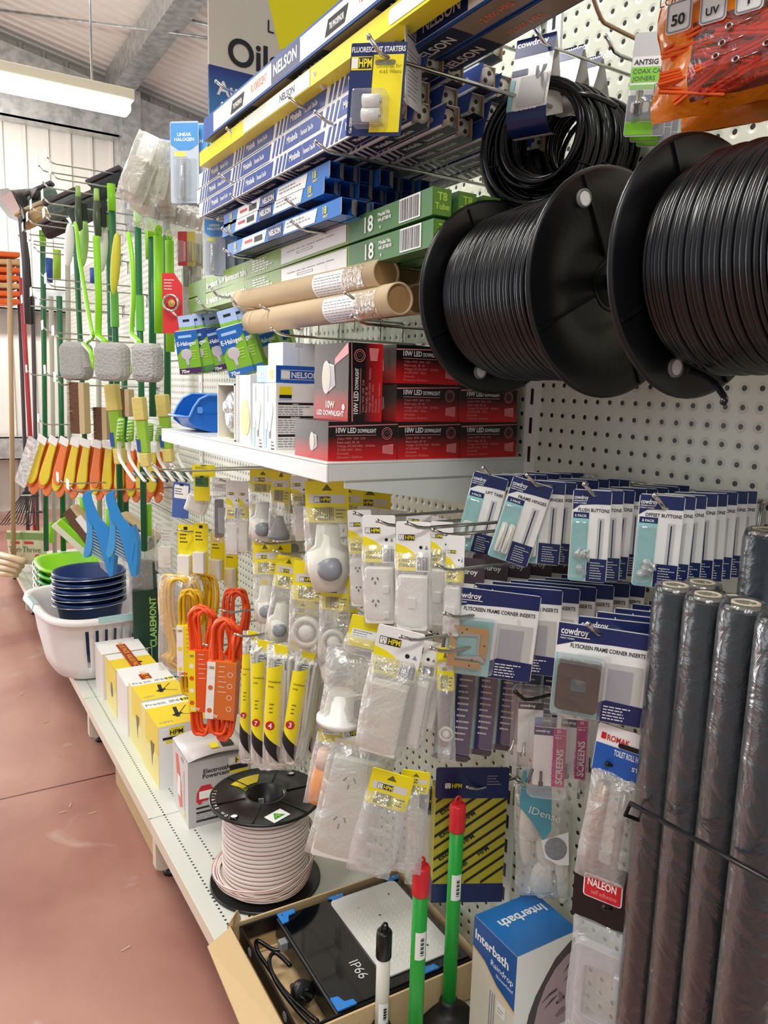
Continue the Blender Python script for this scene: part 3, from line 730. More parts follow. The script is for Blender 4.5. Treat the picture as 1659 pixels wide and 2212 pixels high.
# large corner insert packs
def corner_pack(name, P, w_, h_, yaw, roll, black, label, grp):
    t = thing(name, label, 'blister pack', P, (0, math.radians(roll), math.radians(yaw)), grp)
    m = MB(); cow_card(m, w_, h_, 'FLYSCREEN FRAME CORNER INSERTS', None, 'big', tsz=h_ * .042); m.build('card', t)
    A_ = mat('brass_plate', '#c9a35c', .35, .6) if not black else mat('dark_brown_plastic', '#2a1d0e', .25)
    S_ = mat('aluminium_part', '#cfd0cc', .3, .9) if not black else mat('black_insert', '#17120c', .3)
    d = .02 if not black else .028
    if not black:
        for i, (a, ox, oz) in enumerate(((0, -w_ * .46, -h_ * .88), (PI, -w_ * .03, -h_ * .42), (.12, -w_ * .43, -h_ * .86), (PI + .1, -w_ * .08, -h_ * .46))):
            q = MB(); q.prism([(0, 0), (w_ * .40, 0), (w_ * .36, w_ * .07), (w_ * .08, w_ * .07), (w_ * .08, w_ * .30), (0, w_ * .36)], -.0155 + i * .0036, -.0135 + i * .0036, A_ if i < 2 else S_)
            for (u, v) in ((.25, .03), (.035, .2)): q.lathe([(.0015, -.0157 + i * .0036), (.0015, -.0150 + i * .0036)], BLK, 10, (w_ * u, 0, w_ * v), 'y')
            q.build('corner_insert', t, loc=(ox, 0, oz), rot=(0, -a, 0))
    else:
        for i in range(4):
            q = MB(); q.frame(rrect(-w_ * .44, -h_ * .86, w_ * .02, -h_ * .36, .006), rrect(-w_ * .30, -h_ * .72, -w_ * .12, -h_ * .52, .003), -.026 + i * .006, -.021 + i * .006, A_ if i % 2 == 0 else S_); q.build('corner_insert', t)
    blister(-w_ * .48, w_ * .06, -h_ * .93, -h_ * .32, d, t)
    return t
hook(-.175, 1.05, .275, 'grey wire hook holding the brass coloured corner insert packs', r=.0026)
P, w_, h_ = place(1073, 1276, -.255, 195, 192, -38)
c0 = corner_pack('corner_insert_pack', P, w_, h_, -38, 4, False, 'flyscreen corner inserts card with brass coloured parts, at the front', 'aluminium corner insert packs')
rn = random.Random(3)
for i in range(1, 7):
    copy_thing(c0, loc=(P[0] + .03 * i + .006, P[1] - .004 * i, P[2] + .003), rot=(0, math.radians(rn.uniform(0, 3)), math.radians(-38 - rn.uniform(0, 8))), label='flyscreen corner inserts card with brass coloured parts, %s from the front' % ORD[i])
hook(-.40, 1.062, .29, 'grey wire hook holding the black corner insert packs', r=.0026)
P, w_, h_ = place(1306, 1356, -.265, 205, 205, -50)
c0 = corner_pack('black_corner_insert_pack', P, w_, h_, -50, 2, True, 'flyscreen corner inserts card with dark brown parts, at the front', 'black corner insert packs')
for i in range(1, 6):
    copy_thing(c0, loc=(P[0] + .034 * i, P[1] + .002 * i, P[2] + .004), rot=(0, 0, math.radians(-50 + rn.uniform(-4, 3))), label='flyscreen corner inserts card with dark brown parts, %s from the front' % ORD[i])
# spline rollers hanging behind
hook(-.04, 1.087, .27, 'grey wire hook with a clear ended spline roller pack')
def roller(P, w_, h_, yaw, label):
    t = thing('spline_roller_pack', label, 'blister pack', P, (0, math.radians(2), math.radians(yaw)), 'spline roller packs')
    m = MB(); m.prism(card_shape(w_, h_, .006), -.0007, 0, mat('dull_brown_card', '#4e4048', .4)); m.rect(-w_ * .48, -h_ * .22, w_ * .48, -h_ * .12, -.0012, PAPER)
    m.text('cowdroy', -w_ * .44, -h_ * .075, .008, PAPER, y=-.0014); m.text('SPLINE ROLLER', w_ * .46, -h_ * .175, .0085, BLK, y=-.0016, align='r', wmax=w_ * .7); m.text('EASY', -w_ * .3, -h_ * .25, .007, PAPER, y=-.0016)
    m.rect(-w_ * .48, -h_ + .01, -w_ * .02, -h_ * .5, -.0012, TEAL); m.rect(0, -h_ + .01, w_ * .48, -h_ * .5, -.0012, NAVY); m.lines(w_ * .06, -h_ * .56, w_ * .36, 12, h_ * .03, h_ * .009, WP2, -.0016, 8)
    m.build('card', t)
    g = MB(); g.tube(smooth([(-w_ * .3, -.016, -h_ * .3), (-w_ * .34, -.02, -h_ * .42), (-w_ * .28, -.018, -h_ * .6), (-w_ * .26, -.016, -h_ * .9)], 5), [.009] * 16, mat('mauve_brown_handle', '#5a3a3c', .3), 10); g.build('roller_handle', t)
    blister(-w_ * .5, -w_ * .02, -h_ * .97, -h_ * .24, .03, t)
    return t
P, w_, h_ = place(1010, 1205, -.24, 80, 460, -40); roller(P, w_, h_, -40, 'spline roller pack behind the brass corner inserts, leftmost')
for i in range(1, 5):
    P2 = (P[0] + .042 * i, P[1] - .004 * i, P[2] + .002); roller(P2, w_, h_, -44, 'spline roller pack, %s from the front of its hook' % ORD[i])
# pink and clear screens packs
def screens(P, w_, h_, yaw, label, front, black):
    t = thing('screen_fitting_pack', label, 'blister pack', P, (math.radians(0), math.radians(-1), math.radians(yaw)), 'screen fitting packs')
    m = MB()
    if front == 2:
        m.prism(rrect(-w_ * .32, -h_ * .86, w_ * .3, -h_ * .22, .003), -.0008, 0, PAPER); m.rect(-w_ * .32, -h_ * .31, w_ * .3, -h_ * .22, -.0012, mat('dark_brown_card', '#33242a', .4)); m.text('cowdroy', -w_ * .28, -h_ * .28, h_ * .035, PAPER, y=-.0016)
        m.rect(w_ * .1, -h_ * .8, w_ * .3, -h_ * .4, -.0012, BLUEP)
    else:
        m.prism(rrect(-w_ * .36, -h_ * .9, w_ * .44, -h_ * .14, .003), -.0008, 0, PAPER); m.rect(-w_ * .36, -h_ * .24, w_ * .12, -h_ * .14, -.0012, NAVY); m.text('cowdroy', -w_ * .33, -h_ * .2, h_ * .034, PAPER, y=-.0016, wmax=w_ * .42)
        m.rect(w_ * .12, -h_ * .9, w_ * .44, -h_ * .14, -.0014, MAG); m.text('25', w_ * .2, -h_ * .19, h_ * .035, PAPER, y=-.0018); m.text('SB414', w_ * .16, -h_ * .27, h_ * .022, PAPER, y=-.0018)
        m.rect(w_ * .14, -h_ * .23, w_ * .42, -h_ * .225, -.0018, PAPER)
        m.text('SCREENS', w_ * .38, -h_ * .86, h_ * .08, PAPER, y=-.0018, rot=PI / 2); m.text('SCREENS', w_ * .22, -h_ * .86, h_ * .055, mat('pale_magenta', '#d85fa5', .4), y=-.0018, rot=PI / 2)
    m.build('card', t)
    for k in range(2):
        q = MB(); q.lathe([(.002, 0), (.0035, .001), (.0035, .006), (.002, .007), (.002, .022)], CHROME if black < 1 else BPL, 8, (-w_ * .15 + k * .012, -.008, -h_ * .88)); q.build('screw', t, rot=(0, .3 * k, 0))
    b = MB(); b.prism(rrect(-w_ / 2, -h_, w_ / 2, 0, .01), -.018, .001, BLIS); b.build('blister', t, bevel=.002)
    return t
hook(-.225, .905, .235, 'dark wire hook above the pink screens packs', wire=BPL, r=.0026)
P, w_, h_ = place(1150, 1478, -.17, 88, 175, -40); screens(P, w_, h_, -40, 'clear screen fitting pack with brown topped label behind the pink striped ones', 2, 0)
for i, (x, y, X, ww, hh) in enumerate(((1187, 1548, -.2, 88, 168), (1240, 1530, -.165, 72, 170), (1288, 1520, -.12, 66, 165))):
    P, w_, h_ = place(x, y, X, ww, hh, -42); screens(P, w_, h_, -42, ['pink striped screens pack at the front with dark clips inside', 'pink striped screens pack in the middle', 'pink striped screens pack nearest the pegboard'][i], 1, 1)

# ------------------------------------------------------------ rolls of fly mesh standing in front
MESHM = mat('grey_fly_mesh', '#2c2e31', .6, bump=.25, bscale=900)
WRAP = film('shrink_wrap', '#c9cdd2', .95, .22, .25, 22, .05)
def roll(x, y, X, r, label, ztop=None, col=MESHM, logo=False):
    P = at(x, y, X=X); zt = P.z; H = zt - ZB
    t = thing('mesh_roll', label, 'roll of mesh', (P.x, P.y, ZB), (0, 0, math.radians(-42)), 'wrapped fly mesh rolls')
    m = MB(); pr = [(.0135, 0), (r, 0), (r, H - .006), (.0135, H - .006)]; m.lathe(pr, col, 36, closed=True); m.build('mesh', t)
    m = MB(); m.lathe([(.0105, 0), (.0132, 0), (.0136, H), (.0105, H)], mat('card_tube', '#b8ab92', .7), 20, closed=True); m.build('core', t)
    m = MB(); m.lathe([(r + .001, .002), (r + .0012, H - .012), (r * .95, H - .002), (r * .78, H + .0005), (.0142, H - .002), (.0102, H - .001), (.0098, H - .02)], WRAP, 30, caps=False)
    o = m.build('shrink_wrap', t)
    b = MB()
    b.lathe([(r + .0003, .38 - .0), (r + .0018, .381), (r + .0018, .389), (r + .0003, .39)], BPL, 30, closed=True)
    if logo:
        a0 = -1.7
        for (s, z, h) in (('cowdroy', .20, .02), ('INSECT SCREEN', .182, .007)):
            vs, fs, (a, bb) = text_geo(s, True); k = h / .7; out = []
            for (p, q) in vs:
                an = a0 + (p - (a + bb) / 2) * k / (r + .002) * .8; out.append(((r + .003) * math.cos(an), (r + .003) * math.sin(an), z + q * k))
            b.add(out, fs, PAPER)
        lb = MB(); lb.lathe([(r + .0012, .06), (r + .0018, .06), (r + .0018, .24), (r + .0012, .24)], mat('plum_label', '#3d2f40', .4), 30, closed=True); lb.build('label_band', t)
    b.build('rubber_band', t)
    return t
roll(1460, 1262, -.235, .0225, 'grey wrapped mesh roll at the left of the front row', logo=True)
roll(1530, 1282, -.24, .0225, 'grey wrapped mesh roll in the middle of the front row', logo=True)
roll(1612, 1300, -.25, .0238, 'grey wrapped mesh roll with pale tube core at the right of the front row')
roll(1518, 1256, -.19, .0215, 'grey wrapped mesh roll behind the gap of the left and middle rolls')
roll(1700, 1330, -.28, .024, 'mesh roll cut off by the right edge')
roll(1592, 1290, -.195, .021, 'mesh roll showing only its rim behind the right front roll')
roll(1655, 1142, -.17, .021, 'taller dark teal mesh roll against the right edge', col=mat('teal_mesh', '#26323a', .5, bump=.25, bscale=900))
# black wire rail retaining the rolls
a = at(1362, 1735, X=-.268); b = at(1659, 1900, X=-.335); c_ = Vector(b) + (Vector(b) - Vector(a)) * .4
q = at(1385, 1752, X=-.2)
t = thing('retaining_rail', 'black wire rail stretched across the mesh rolls', 'rail', (0, 0, 0))
MB().tube([c_, b, a, a + Vector((-.002, .004, -.016)), a + Vector((.012, -.006, -.022)), a + Vector((.26, -.02, .0))], .0028, mat('black_wire', '#141416', .25, .4), 8).build('wire', t)

# ============================================================ cartons: frames for printing on each face
def LF(sy): return Matrix(((0, 1, 0, 0), (-1, 0, 0, sy), (0, 0, 1, 0), (0, 0, 0, 1)))     # left face (-x): print x runs from back to front
def TF(sz): return Matrix(((1, 0, 0, 0), (0, 0, 1, 0), (0, -1, 0, sz), (0, 0, 0, 1)))     # top face: print z runs to the back
def RZ(a, x, y, z): return Matrix.Translation((x, y, z)) @ Matrix.Rotation(a, 4, 'Z')
def ramp_mat(name, stops, zmax, axis=2, rough=.35):
    m = mat(name, '#808080', rough); n = m.node_tree.nodes; l = m.node_tree.links
    tc = n.new('ShaderNodeTexCoord'); sp = n.new('ShaderNodeSeparateXYZ'); mr = n.new('ShaderNodeMapRange'); rp = n.new('ShaderNodeValToRGB')
    mr.inputs['From Max'].default_value = zmax; l.new(tc.outputs['Object'], sp.inputs[0]); l.new(sp.outputs[axis], mr.inputs['Value']); l.new(mr.outputs[0], rp.inputs[0])
    l.new(rp.outputs[0], n['Principled BSDF'].inputs['Base Color'])
    e = rp.color_ramp.elements; e[0].position, e[0].color = stops[0][0], lin(stops[0][1]); e[1].position, e[1].color = stops[-1][0], lin(stops[-1][1])
    for p, c in stops[1:-1]: q = e.new(p); q.color = lin(c)
    return m
LEDF = ramp_mat('downlight_box_front', [(0, '#d81e22'), (.25, '#b8171c'), (.62, '#1a1114'), (1, '#141216')], .062)
LEDS = ramp_mat('downlight_box_side', [(0, '#c43230'), (.25, '#b04a46'), (.5, '#5c5450'), (1, '#4a4440')], .062, rough=.2)
LEDV = ramp_mat('downlight_box_front_upright', [(0, '#141216'), (.45, '#1a1114'), (.8, '#b8171c'), (1, '#d81e22')], .062, axis=0)
LEDVS = ramp_mat('downlight_box_side_upright', [(0, '#c43230'), (.22, '#b04a46'), (.42, '#5c5450'), (1, '#4a4440')], .122, rough=.2)
PINK = mat('pale_red_print', '#e7898a', .35)
def led_face(m, w_, h_):
    m.text('10W LED', w_ * .1, h_ * .72, h_ * .13, PAPER, wmax=w_ * .29); m.text('DOWNLIGHT', w_ * .41, h_ * .72, h_ * .1, PAPER, wmax=w_ * .27); m.rect(w_ * .1, h_ * .65, w_ * .68, h_ * .665, -.0006, PINK)
    for i, s in enumerate(('Color: WW\u25a1 NW\u25a1 CW\u25a1', 'Beam angle: 38\u00b0\u25a1 60\u00b0\u25a1', 'Voltage: AC100-240V \u25a1 50/60Hz', '              AC200-240V \u25a1 50Hz', 'Dimmable \u25a1', 'Dimension: \u00d850x60mm')):
        m.text(s.replace('\u25a1', ' ').replace('\u00b0', '').replace('\u00d8', ''), w_ * .12, h_ * (.545 - .095 * i), h_ * .06, PINK, bold=False)
    for r in (.16, .11, .04): m.lathe([(h_ * r, -.0007), (h_ * r * .9, -.0007)], PINK, 20, (w_ * .84, 0, h_ * .7), 'y')
    m.prism([(w_ * .78, h_ * .18), (w_ * .94, h_ * .14), (w_ * .94, h_ * .42), (w_ * .78, h_ * .38)], -.0007, -.0002, PINK)
    for i in range(5): m.rect(w_ * .79, h_ * (.2 + .04 * i), w_ * .93, h_ * (.205 + .04 * i), -.0011, REDP)
    m.quad((0, -.0005, h_ * .86), (w_, -.0005, h_ * .93), (w_, -.0005, h_ * .95), (0, -.0005, h_ * .895), PINK)
def led_side(m, d, h_, up=False):
    W = mat('lamp_rim_print', '#d9cfd6', .4); L2 = mat('lamp_glass_print', '#cfc9b4', .35); c = (d * .55, h_ * .45, h_ * .22) if not up else (d * .38, h_ * .56, d * .2)
    x, z, r = c
    m.prism([(x, z + r), (x + r * 1.1, z + r * .8), (x + r * 1.3, z - r * .55), (x + r * .3, z - r)], -.0007, -.0002, W)
    for i in range(6): m.quad((x + r * (.3 + .16 * i), -.0009, z + r * .75), (x + r * (.34 + .16 * i), -.0009, z + r * .75), (x + r * (.5 + .14 * i), -.0009, z - r * .7), (x + r * (.46 + .14 * i), -.0009, z - r * .7), GREYP)
    m.T = m.T @ Matrix.Translation((x, 0, z)) @ Matrix.Diagonal((.62, 1, 1.12, 1))
    m.lathe([(r, -.0012), (r * .82, -.0012)], W, 26, axis='y'); m.lathe([(r * .82, -.0013), (.0001, -.0013)], L2, 26, axis='y')
def led_box(P, label, upright=False, rz=0, detail=True):
    t = thing('downlight_box', label, 'box', P, (0, 0, rz), 'red and black downlight cartons')
    W, D, H = (.125, .12, .061) if not upright else (.061, .118, .121)
    m = MB(); F, S_ = (LEDF, LEDS) if not upright else (LEDV, LEDVS)
    m.box(0, .0003, 0, W, D, H, F); m.quad((-.0003, 0, 0), (-.0003, D, 0), (-.0003, D, H), (-.0003, 0, H), S_)
    if not upright: led_face(m, W, H)
    else:
        m.T = Matrix.Translation((W, 0, 0)) @ Matrix.Rotation(-PI / 2, 4, 'Y') ; m.T = Matrix(((0, 0, -1, W), (0, 1, 0, 0), (1, 0, 0, 0), (0, 0, 0, 1)))
        led_face(m, H, W); m.T = Matrix()
    b = Matrix.Translation((-.0004, 0, 0)) @ LF(D); m.T = b; led_side(m, D, H, upright); m.T = b
    m.quad((D * .62, -.0006, H * .8), (D * .98, -.0006, H * 1.0), (D, -.0006, H * .86), (D * .62, -.0006, H * .72), PINK) if upright else None
    if upright: m.text('10W', D * .5, H * .16, .011, PAPER, align='c'); m.text('LED DOWNLIGHT', D * .5, H * .06, .008, PAPER, align='c'); m.lathe([(.005, -.0007), (.0001, -.0007)], WP2, 14, (D * .88, 0, H * .18), 'y')
    m.T = Matrix()
    m.build('carton', t)
    return t
z1, z2 = ZU + .0612, ZU + .1226
led_box((-.396, .05, ZU), 'red and black downlight carton at the left of the bottom row, under the upright one')
led_box((-.269, .05, ZU), 'red and black downlight carton in the middle of the bottom row')
led_box((-.142, .05, ZU), 'red and black downlight carton at the right of the bottom row by the pegboard')
led_box((-.362, .051, z1), 'downlight carton standing upright on the left bottom carton', True)
led_box((-.273, .052, z1), 'downlight carton lying in the middle layer, beside the upright one')
led_box((-.146, .050, z1), 'downlight carton lying in the middle layer, next to the pegboard')
led_box((-.275, .053, z2), 'downlight carton on top of the stack, half behind the spool')
led_box((-.148, .051, z2), 'downlight carton on top of the stack, behind the spool and next to the pegboard')

# globe cartons and lamps on the shelf
def globe_box(Y, d, w_, h_, label):
    t = thing('globe_box', label, 'box', (-.391, Y, ZU), group='white globe cartons')
    m = MB(); m.box(0, 0, 0, w_, d, h_, PAPER)
    m.T = LF(d) @ Matrix.Translation((0, -.0004, 0)); LB = mat('pale_blue_print', '#9fc3ea', .4)
    m.rect(0, 0, d * .22, h_, -.0003, LB); m.rect(d * .1, h_ * .3, d * .3, h_ * .98, -.0004, PAPER)
    m.prism([(d * .5 + r * math.cos(a) * d * .26, h_ * .60 + math.sin(a) * h_ * .14 - (h_ * .2 if math.sin(a) < -.5 else 0)) for a in [2 * PI * k / 20 for k in range(20)] for r in (1 if math.sin(a) > -.5 else .45,)], -.0006, -.0003, mat('bulb_print', '#e0e6e6', .4))
    m.prism([(d * .42, h_ * .28), (d * .5, h_ * .26), (d * .58, h_ * .28), (d * .56, h_ * .16), (d * .44, h_ * .16)], -.0007, -.0003, GREYP)
    m.lines(d * .62, h_ * .1, d * .3, 4, .006, .003, BLK, -.0006, 4); m.T = Matrix()
    m.rect(.006, h_ * .82, .03, h_ * .95, -.0006, YEL); m.rect(.006, h_ * .78, .03, h_ * .83, -.0007, BLK); m.rect(.006, h_ * .75, .03, h_ * .78, -.0006, LB)
    for z in (.68, .48, .2): m.rect(.004, h_ * z, w_ - .002, h_ * (z + .035), -.0006, BLK)
    m.text('Lumens', w_ * .5, h_ * .685, .0025, PAPER, y=-.0009, align='c'); m.text('Specification', w_ * .5, h_ * .485, .0025, PAPER, y=-.0009, align='c')
    m.lines(.004, h_ * .64, w_ * .85, 4, .0042, .0016, GREYP, -.0006, 2); m.lines(.004, h_ * .44, w_ * .85, 7, .0042, .0016, GREYP, -.0006, 3); m.lines(.004, h_ * .16, w_ * .85, 4, .0045, .0018, GREYP, -.0006, 6)
    m.build('carton', t)
    return t
globe_box(.262, .052, .075, .118, 'white globe carton with yellow logo directly behind the front downlight carton')
globe_box(.318, .052, .075, .117, 'white globe carton, the one farther from the camera of the pair')
t = thing('lamp_carton', 'blue and white lamp carton lying on the two globe cartons', 'box', (-.389, .266, ZU + .119))
m = MB(); BL2 = mat('nelson_blue', '#1f5cb5', .35); D = .088; m.box(0, 0, 0, .085, D, .030, BL2); m.prism(rrect(.010, .007, .026, .021, .002), -.0008, 0, PAPER); m.text('NELSON', .029, .009, .010, PAPER); m.frame(rrect(.009, .0055, .08, .0225, .001), rrect(.0098, .0063, .0792, .0217, .001), -.0008, 0, PAPER)
m.T = LF(D) @ Matrix.Translation((0, -.0004, 0)); m.rect(0, 0, D * .55, .03, -.0002, mat('pale_blue_print')); m.rect(D * .55, 0, D, .03, -.0002, PAPER); m.text('NELSON', D * .06, .010, .008, PAPER, y=-.0005); m.prism(rrect(D * .7, .006, D * .86, .024, .003), -.0006, 0, mat('gold_print', '#d9c04a', .4)); m.T = Matrix()
m.build('carton', t)
t = thing('plain_carton', 'plain white carton behind the blue lamp carton', 'box', (-.335, .36, ZU))
m = MB(); m.box(0, 0, 0, .075, .07, .195, PAPER); m.rect(.032, 0, .034, .195, -.0005, WP2); m.box(.024, -.001, .188, .04, .0, .1955, WP2); m.build('carton', t, bevel=.001)
t = thing('bulb_carton', 'white carton with a yellow bulb picture, left of the globe cartons', 'box', (-.39, .385, ZU))
m = MB(); m.box(0, 0, 0, .07, .075, .132, PAPER); m.T = LF(.075) @ Matrix.Translation((0, -.0004, 0))
m.rect(0, 0, .016, .132, -.0002, mat('pale_grey_print', '#b5b3b2', .45)); m.prism([(.048 + .024 * math.cos(a) * (1 - .25 * math.sin(a)), .052 + .036 * math.sin(a)) for a in [2 * PI * k / 22 for k in range(22)]], -.0006, -.0002, mat('bulb_yellow', '#f2dc3a', .35)); m.lines(.02, .12, .05, 5, .005, .0016, WP2, -.0005, 1); m.lines(.002, .06, .012, 6, .006, .002, WP2, -.0005, 2); m.T = Matrix(); m.build('carton', t)
t = thing('reflector_lamp', 'reflector lamp with round lenses in an open white tray on the shelf', 'lamp', (-.392, .475, ZU))
m = MB(); IV = mat('tray_ivory', '#ece6d6', .4); D = .10
m.box(.004, 0, 0, .08, .003, .115, IV); m.box(.004, D - .003, 0, .08, D, .115, IV); m.box(.07, 0, 0, .08, D, .115, IV); m.box(-.012, .0, 0, .08, D, .003, IV); m.box(.004, 0, .112, .08, D, .115, IV); m.build('tray', t)
m = MB(); SIL = mat('silver_plastic', '#b9bdc0', .25, .6); m.T = Matrix.Translation((.03, D / 2 - .005, .058)); m.lathe([(.0001, -.018), (.03, -.02), (.042, -.016), (.046, -.006), (.03, .03), (.012, .045)], SIL, 28, axis='x'); 
for k in range(24):
    a = 2 * PI * k / 24; m.tube([(-.008, .045 * math.cos(a), .045 * math.sin(a)), (.028, .031 * math.cos(a), .031 * math.sin(a))], .0013, GREYPL, 5)
m.T = Matrix(); body = m.build('lamp_body', t)
for k in range(3):
    a = .5 + 2 * PI * k / 3; m = MB(); m.lathe([(.0001, -.026), (.009, -.0255), (.0135, -.022), (.014, -.018)], film('lens_clear', '#f4f8fa', .35, .05, .2, 60, .3), 20, (.03, D / 2 - .005 + .02 * math.cos(a), .058 + .02 * math.sin(a)), 'x'); o = m.build('lens', body)
# blue parts bin
t = thing('parts_bin', 'bright blue plastic scoop bin at the far end of the upper shelf', 'bin', (-.385, .76, ZU))
BB = mat('bright_blue_plastic', '#1d66c4', .3); L, Wd, Hh = .2, .125, .088
side = [(.05, 0), (L, 0), (L, Hh), (.04, Hh), (.018, Hh * .88), (.004, Hh * .66), (-.006, Hh * .42), (-.008, Hh * .3), (.015, Hh * .1)]
m = MB()
m.prism(side, 0, .002, BB); m.prism(side, Wd - .002, Wd, BB); m.box(.05, 0, 0, L, Wd, .002, BB); m.box(L - .002, 0, 0, L, Wd, Hh, BB)
m.add([(.05, 0, 0), (.015, 0, Hh * .1), (.015, Wd, Hh * .1), (.05, Wd, 0), (-.008, 0, Hh * .4), (-.008, Wd, Hh * .4)], [(0, 1, 2, 3), (1, 4, 5, 2)], BB); m.build('bin_body', t, bevel=.001)
m = MB(); m.tube([(.04, -.001, Hh), (.018, -.001, Hh * .88), (.004, -.001, Hh * .66), (-.006, -.001, Hh * .42), (-.018, -.001, Hh * .42), (-.018, Wd, Hh * .42), (-.006, Wd, Hh * .42), (.004, Wd, Hh * .66), (.018, Wd, Hh * .88), (.04, Wd, Hh), (L, Wd, Hh), (L, -.001, Hh)], .003, mat('bin_rim_blue', '#5c97e0', .3), 6, closed=True); m.build('rim', t)
m = MB(); m.frame(rrect(.085, .03, .135, .068, .001), rrect(.095, .036, .125, .062, .001), -.0025, 0, BB); m.box(.0, -.001, .045, L, -.0002, .047, BB); m.prism(rrect(.012, .045, .024, .06, .004), -.006, 0, mat('bin_rim_blue')); m.build('label_clip', t)

# ============================================================ cartons and spool on the base deck
def yellow_carton(P, W, D, H, label, n):
    t = thing('cable_light_carton', label, 'box', P, group='cartons in a row on the base deck')
    m = MB(); Y1 = mat('carton_yellow', '#efd22c', .4); Y2 = mat('carton_pale_yellow', '#efe08a', .4)
    m.box(0, 0, 0, W, D, H, PAPER)
    m.T = TF(H + .0004); m.rect(0, 0, W, D * .74, -.0002, Y1); m.rect(0, D * .74, W, D, -.0003, PAPER)
    for i in range(4): m.text(('Pre', 'kit', 'IP44', 'HPM')[i], W * (.05 + .25 * i), D * .82, D * .09, GREYP if i < 3 else BLK, y=-.0006)
    m.rect(W * .8, D * .78, W * .95, D * .94, -.0005, YEL)
    for a, b in (((W * .42, D * .32), (W * .62, D * .38)), ((W * .5, D * .25), (W * .56, D * .62)), ((W * .56, D * .36), (W * .8, D * .62)), ((W * .56, D * .36), (W * .85, D * .22))):
        m.tube([(a[0], -.0004, a[1]), (b[0], -.0004, b[1])], .006 if b[0] < W * .7 else .0015, BLK, 6, flat=.12)
    m.prism([(W * .5 + .012 * math.cos(a), D * .33 + .008 * math.sin(a)) for a in [PI * k / 6 for k in range(12)]], -.0008, -.0003, BLK)
    m.text('HPM', W * .08, D * .1, D * .07, GREYP, y=-.0006, bold=False)
    m.T = LF(D) @ Matrix.Translation((0, -.0004, 0)); m.rect(0, 0, D, H, -.0001, Y2); m.rect(D * .25, H * .52, D, H, -.0002, Y1)
    m.prism([(D * .55, H * .62), (D * .78, H * .64), (D * .74, H * .5), (D * .67, H * .42), (D * .64, H * .24), (D * .6, H * .42)], -.0008, -.0003, mat('dull_print', '#6f6a52', .5)); m.T = Matrix()
    m.prism(rrect(.012, H * .83, .03, H * .95, .002), -.0009, 0, PAPER); m.text('HPM', .033, H * .85, .014, BLK, y=-.0009); m.rect(.032, H * .83, .075, H * .96, -.0005, YEL); m.rect(.012, H * .78, .085, H * .82, -.0006, BLK); m.rect(.02, H * .72, .08, H * .77, -.0006, YEL)
    m.frame(rrect(W * .3, H * .3, W * .7, H * .64, .004), rrect(W * .31, H * .31, W * .69, H * .63, .004), -.0008, 0, GREYP)
    m.build('carton', t, bevel=.001)
    return t
CW = .145
yellow_carton((-.391, 1.085, ZB), CW, .195, .19, 'yellow carton with black cable light picture, nearest of the yellow ones', 1)
yellow_carton((-.385, 1.29, ZB), CW, .175, .192, 'yellow carton with black cable light picture, behind the nearest yellow one', 2)
def white_carton(P, W, D, H, label, flap):
    t = thing('taped_carton', label, 'box', P, group='taped bundle of cartons')
    m = MB(); m.box(0, 0, 0, W, D, H, mat('carton_cream', '#efe6df', .5)); m.build('carton', t, bevel=.001)
    if flap: q = MB(); q.box(-.001, -.001, 0, W + .002, D + .001, .0015, PAPER); q.build('lid_flap', t, loc=(0, 0, H + .001), rot=(math.radians(3), 0, 0))
    return t
white_carton((-.388, 1.478, ZB), CW + .01, .15, .172, 'plain white taped carton, the nearer of the two white ones', True)
t = thing('taped_yellow_carton', 'yellow carton between the two plain white cartons, under red tape', 'box', (-.388, 1.64, ZB))
m = MB(); m.box(0, 0, 0, CW, .17, .173, mat('carton_pale_yellow')); m.T = TF(.1735); m.rect(0, 0, CW, .11, -.0003, mat('carton_yellow')); m.rect(0, .11, CW, .17, -.0003, PAPER); m.ball((CW * .6, 0, .05), .02, .001, .012, BLK, 10); m.T = LF(.17) @ Matrix.Translation((0, -.0004, 0)); m.rect(.02, .09, .17, .173, -.0002, mat('carton_yellow')); m.ball((.1, 0, .08), .02, .0006, .03, mat('dull_print'), 10); m.T = Matrix(); m.build('carton', t, bevel=.001)
white_carton((-.397, 1.822, ZB), CW + .01, .13, .172, 'plain white taped carton, the farther one beside the basket', True)
t = thing('packing_tape', 'red and yellow value pack tape across the bundle of cartons', 'tape', (-.315, 1.475, ZB + .1775))
m = MB(); RT = mat('tape_red', '#a8321c', .3); YT = mat('tape_yellow', '#f2b33a', .3)
m.box(-.017, -.003, 0, .017, .482, .001, RT); m.box(-.017, -.004, -.045, .017, -.003, .001, RT)
m.T = Matrix(((0, 0, 1, 0), (-1, 0, 0, .475), (0, -1, 0, .0018), (0, 0, 0, 1)))
for i in range(3): m.text('VALUE PACK', .02 + i * .16, -.008, .018, YT, y=-.0003)
m.T = Matrix(); m.build('tape', t)
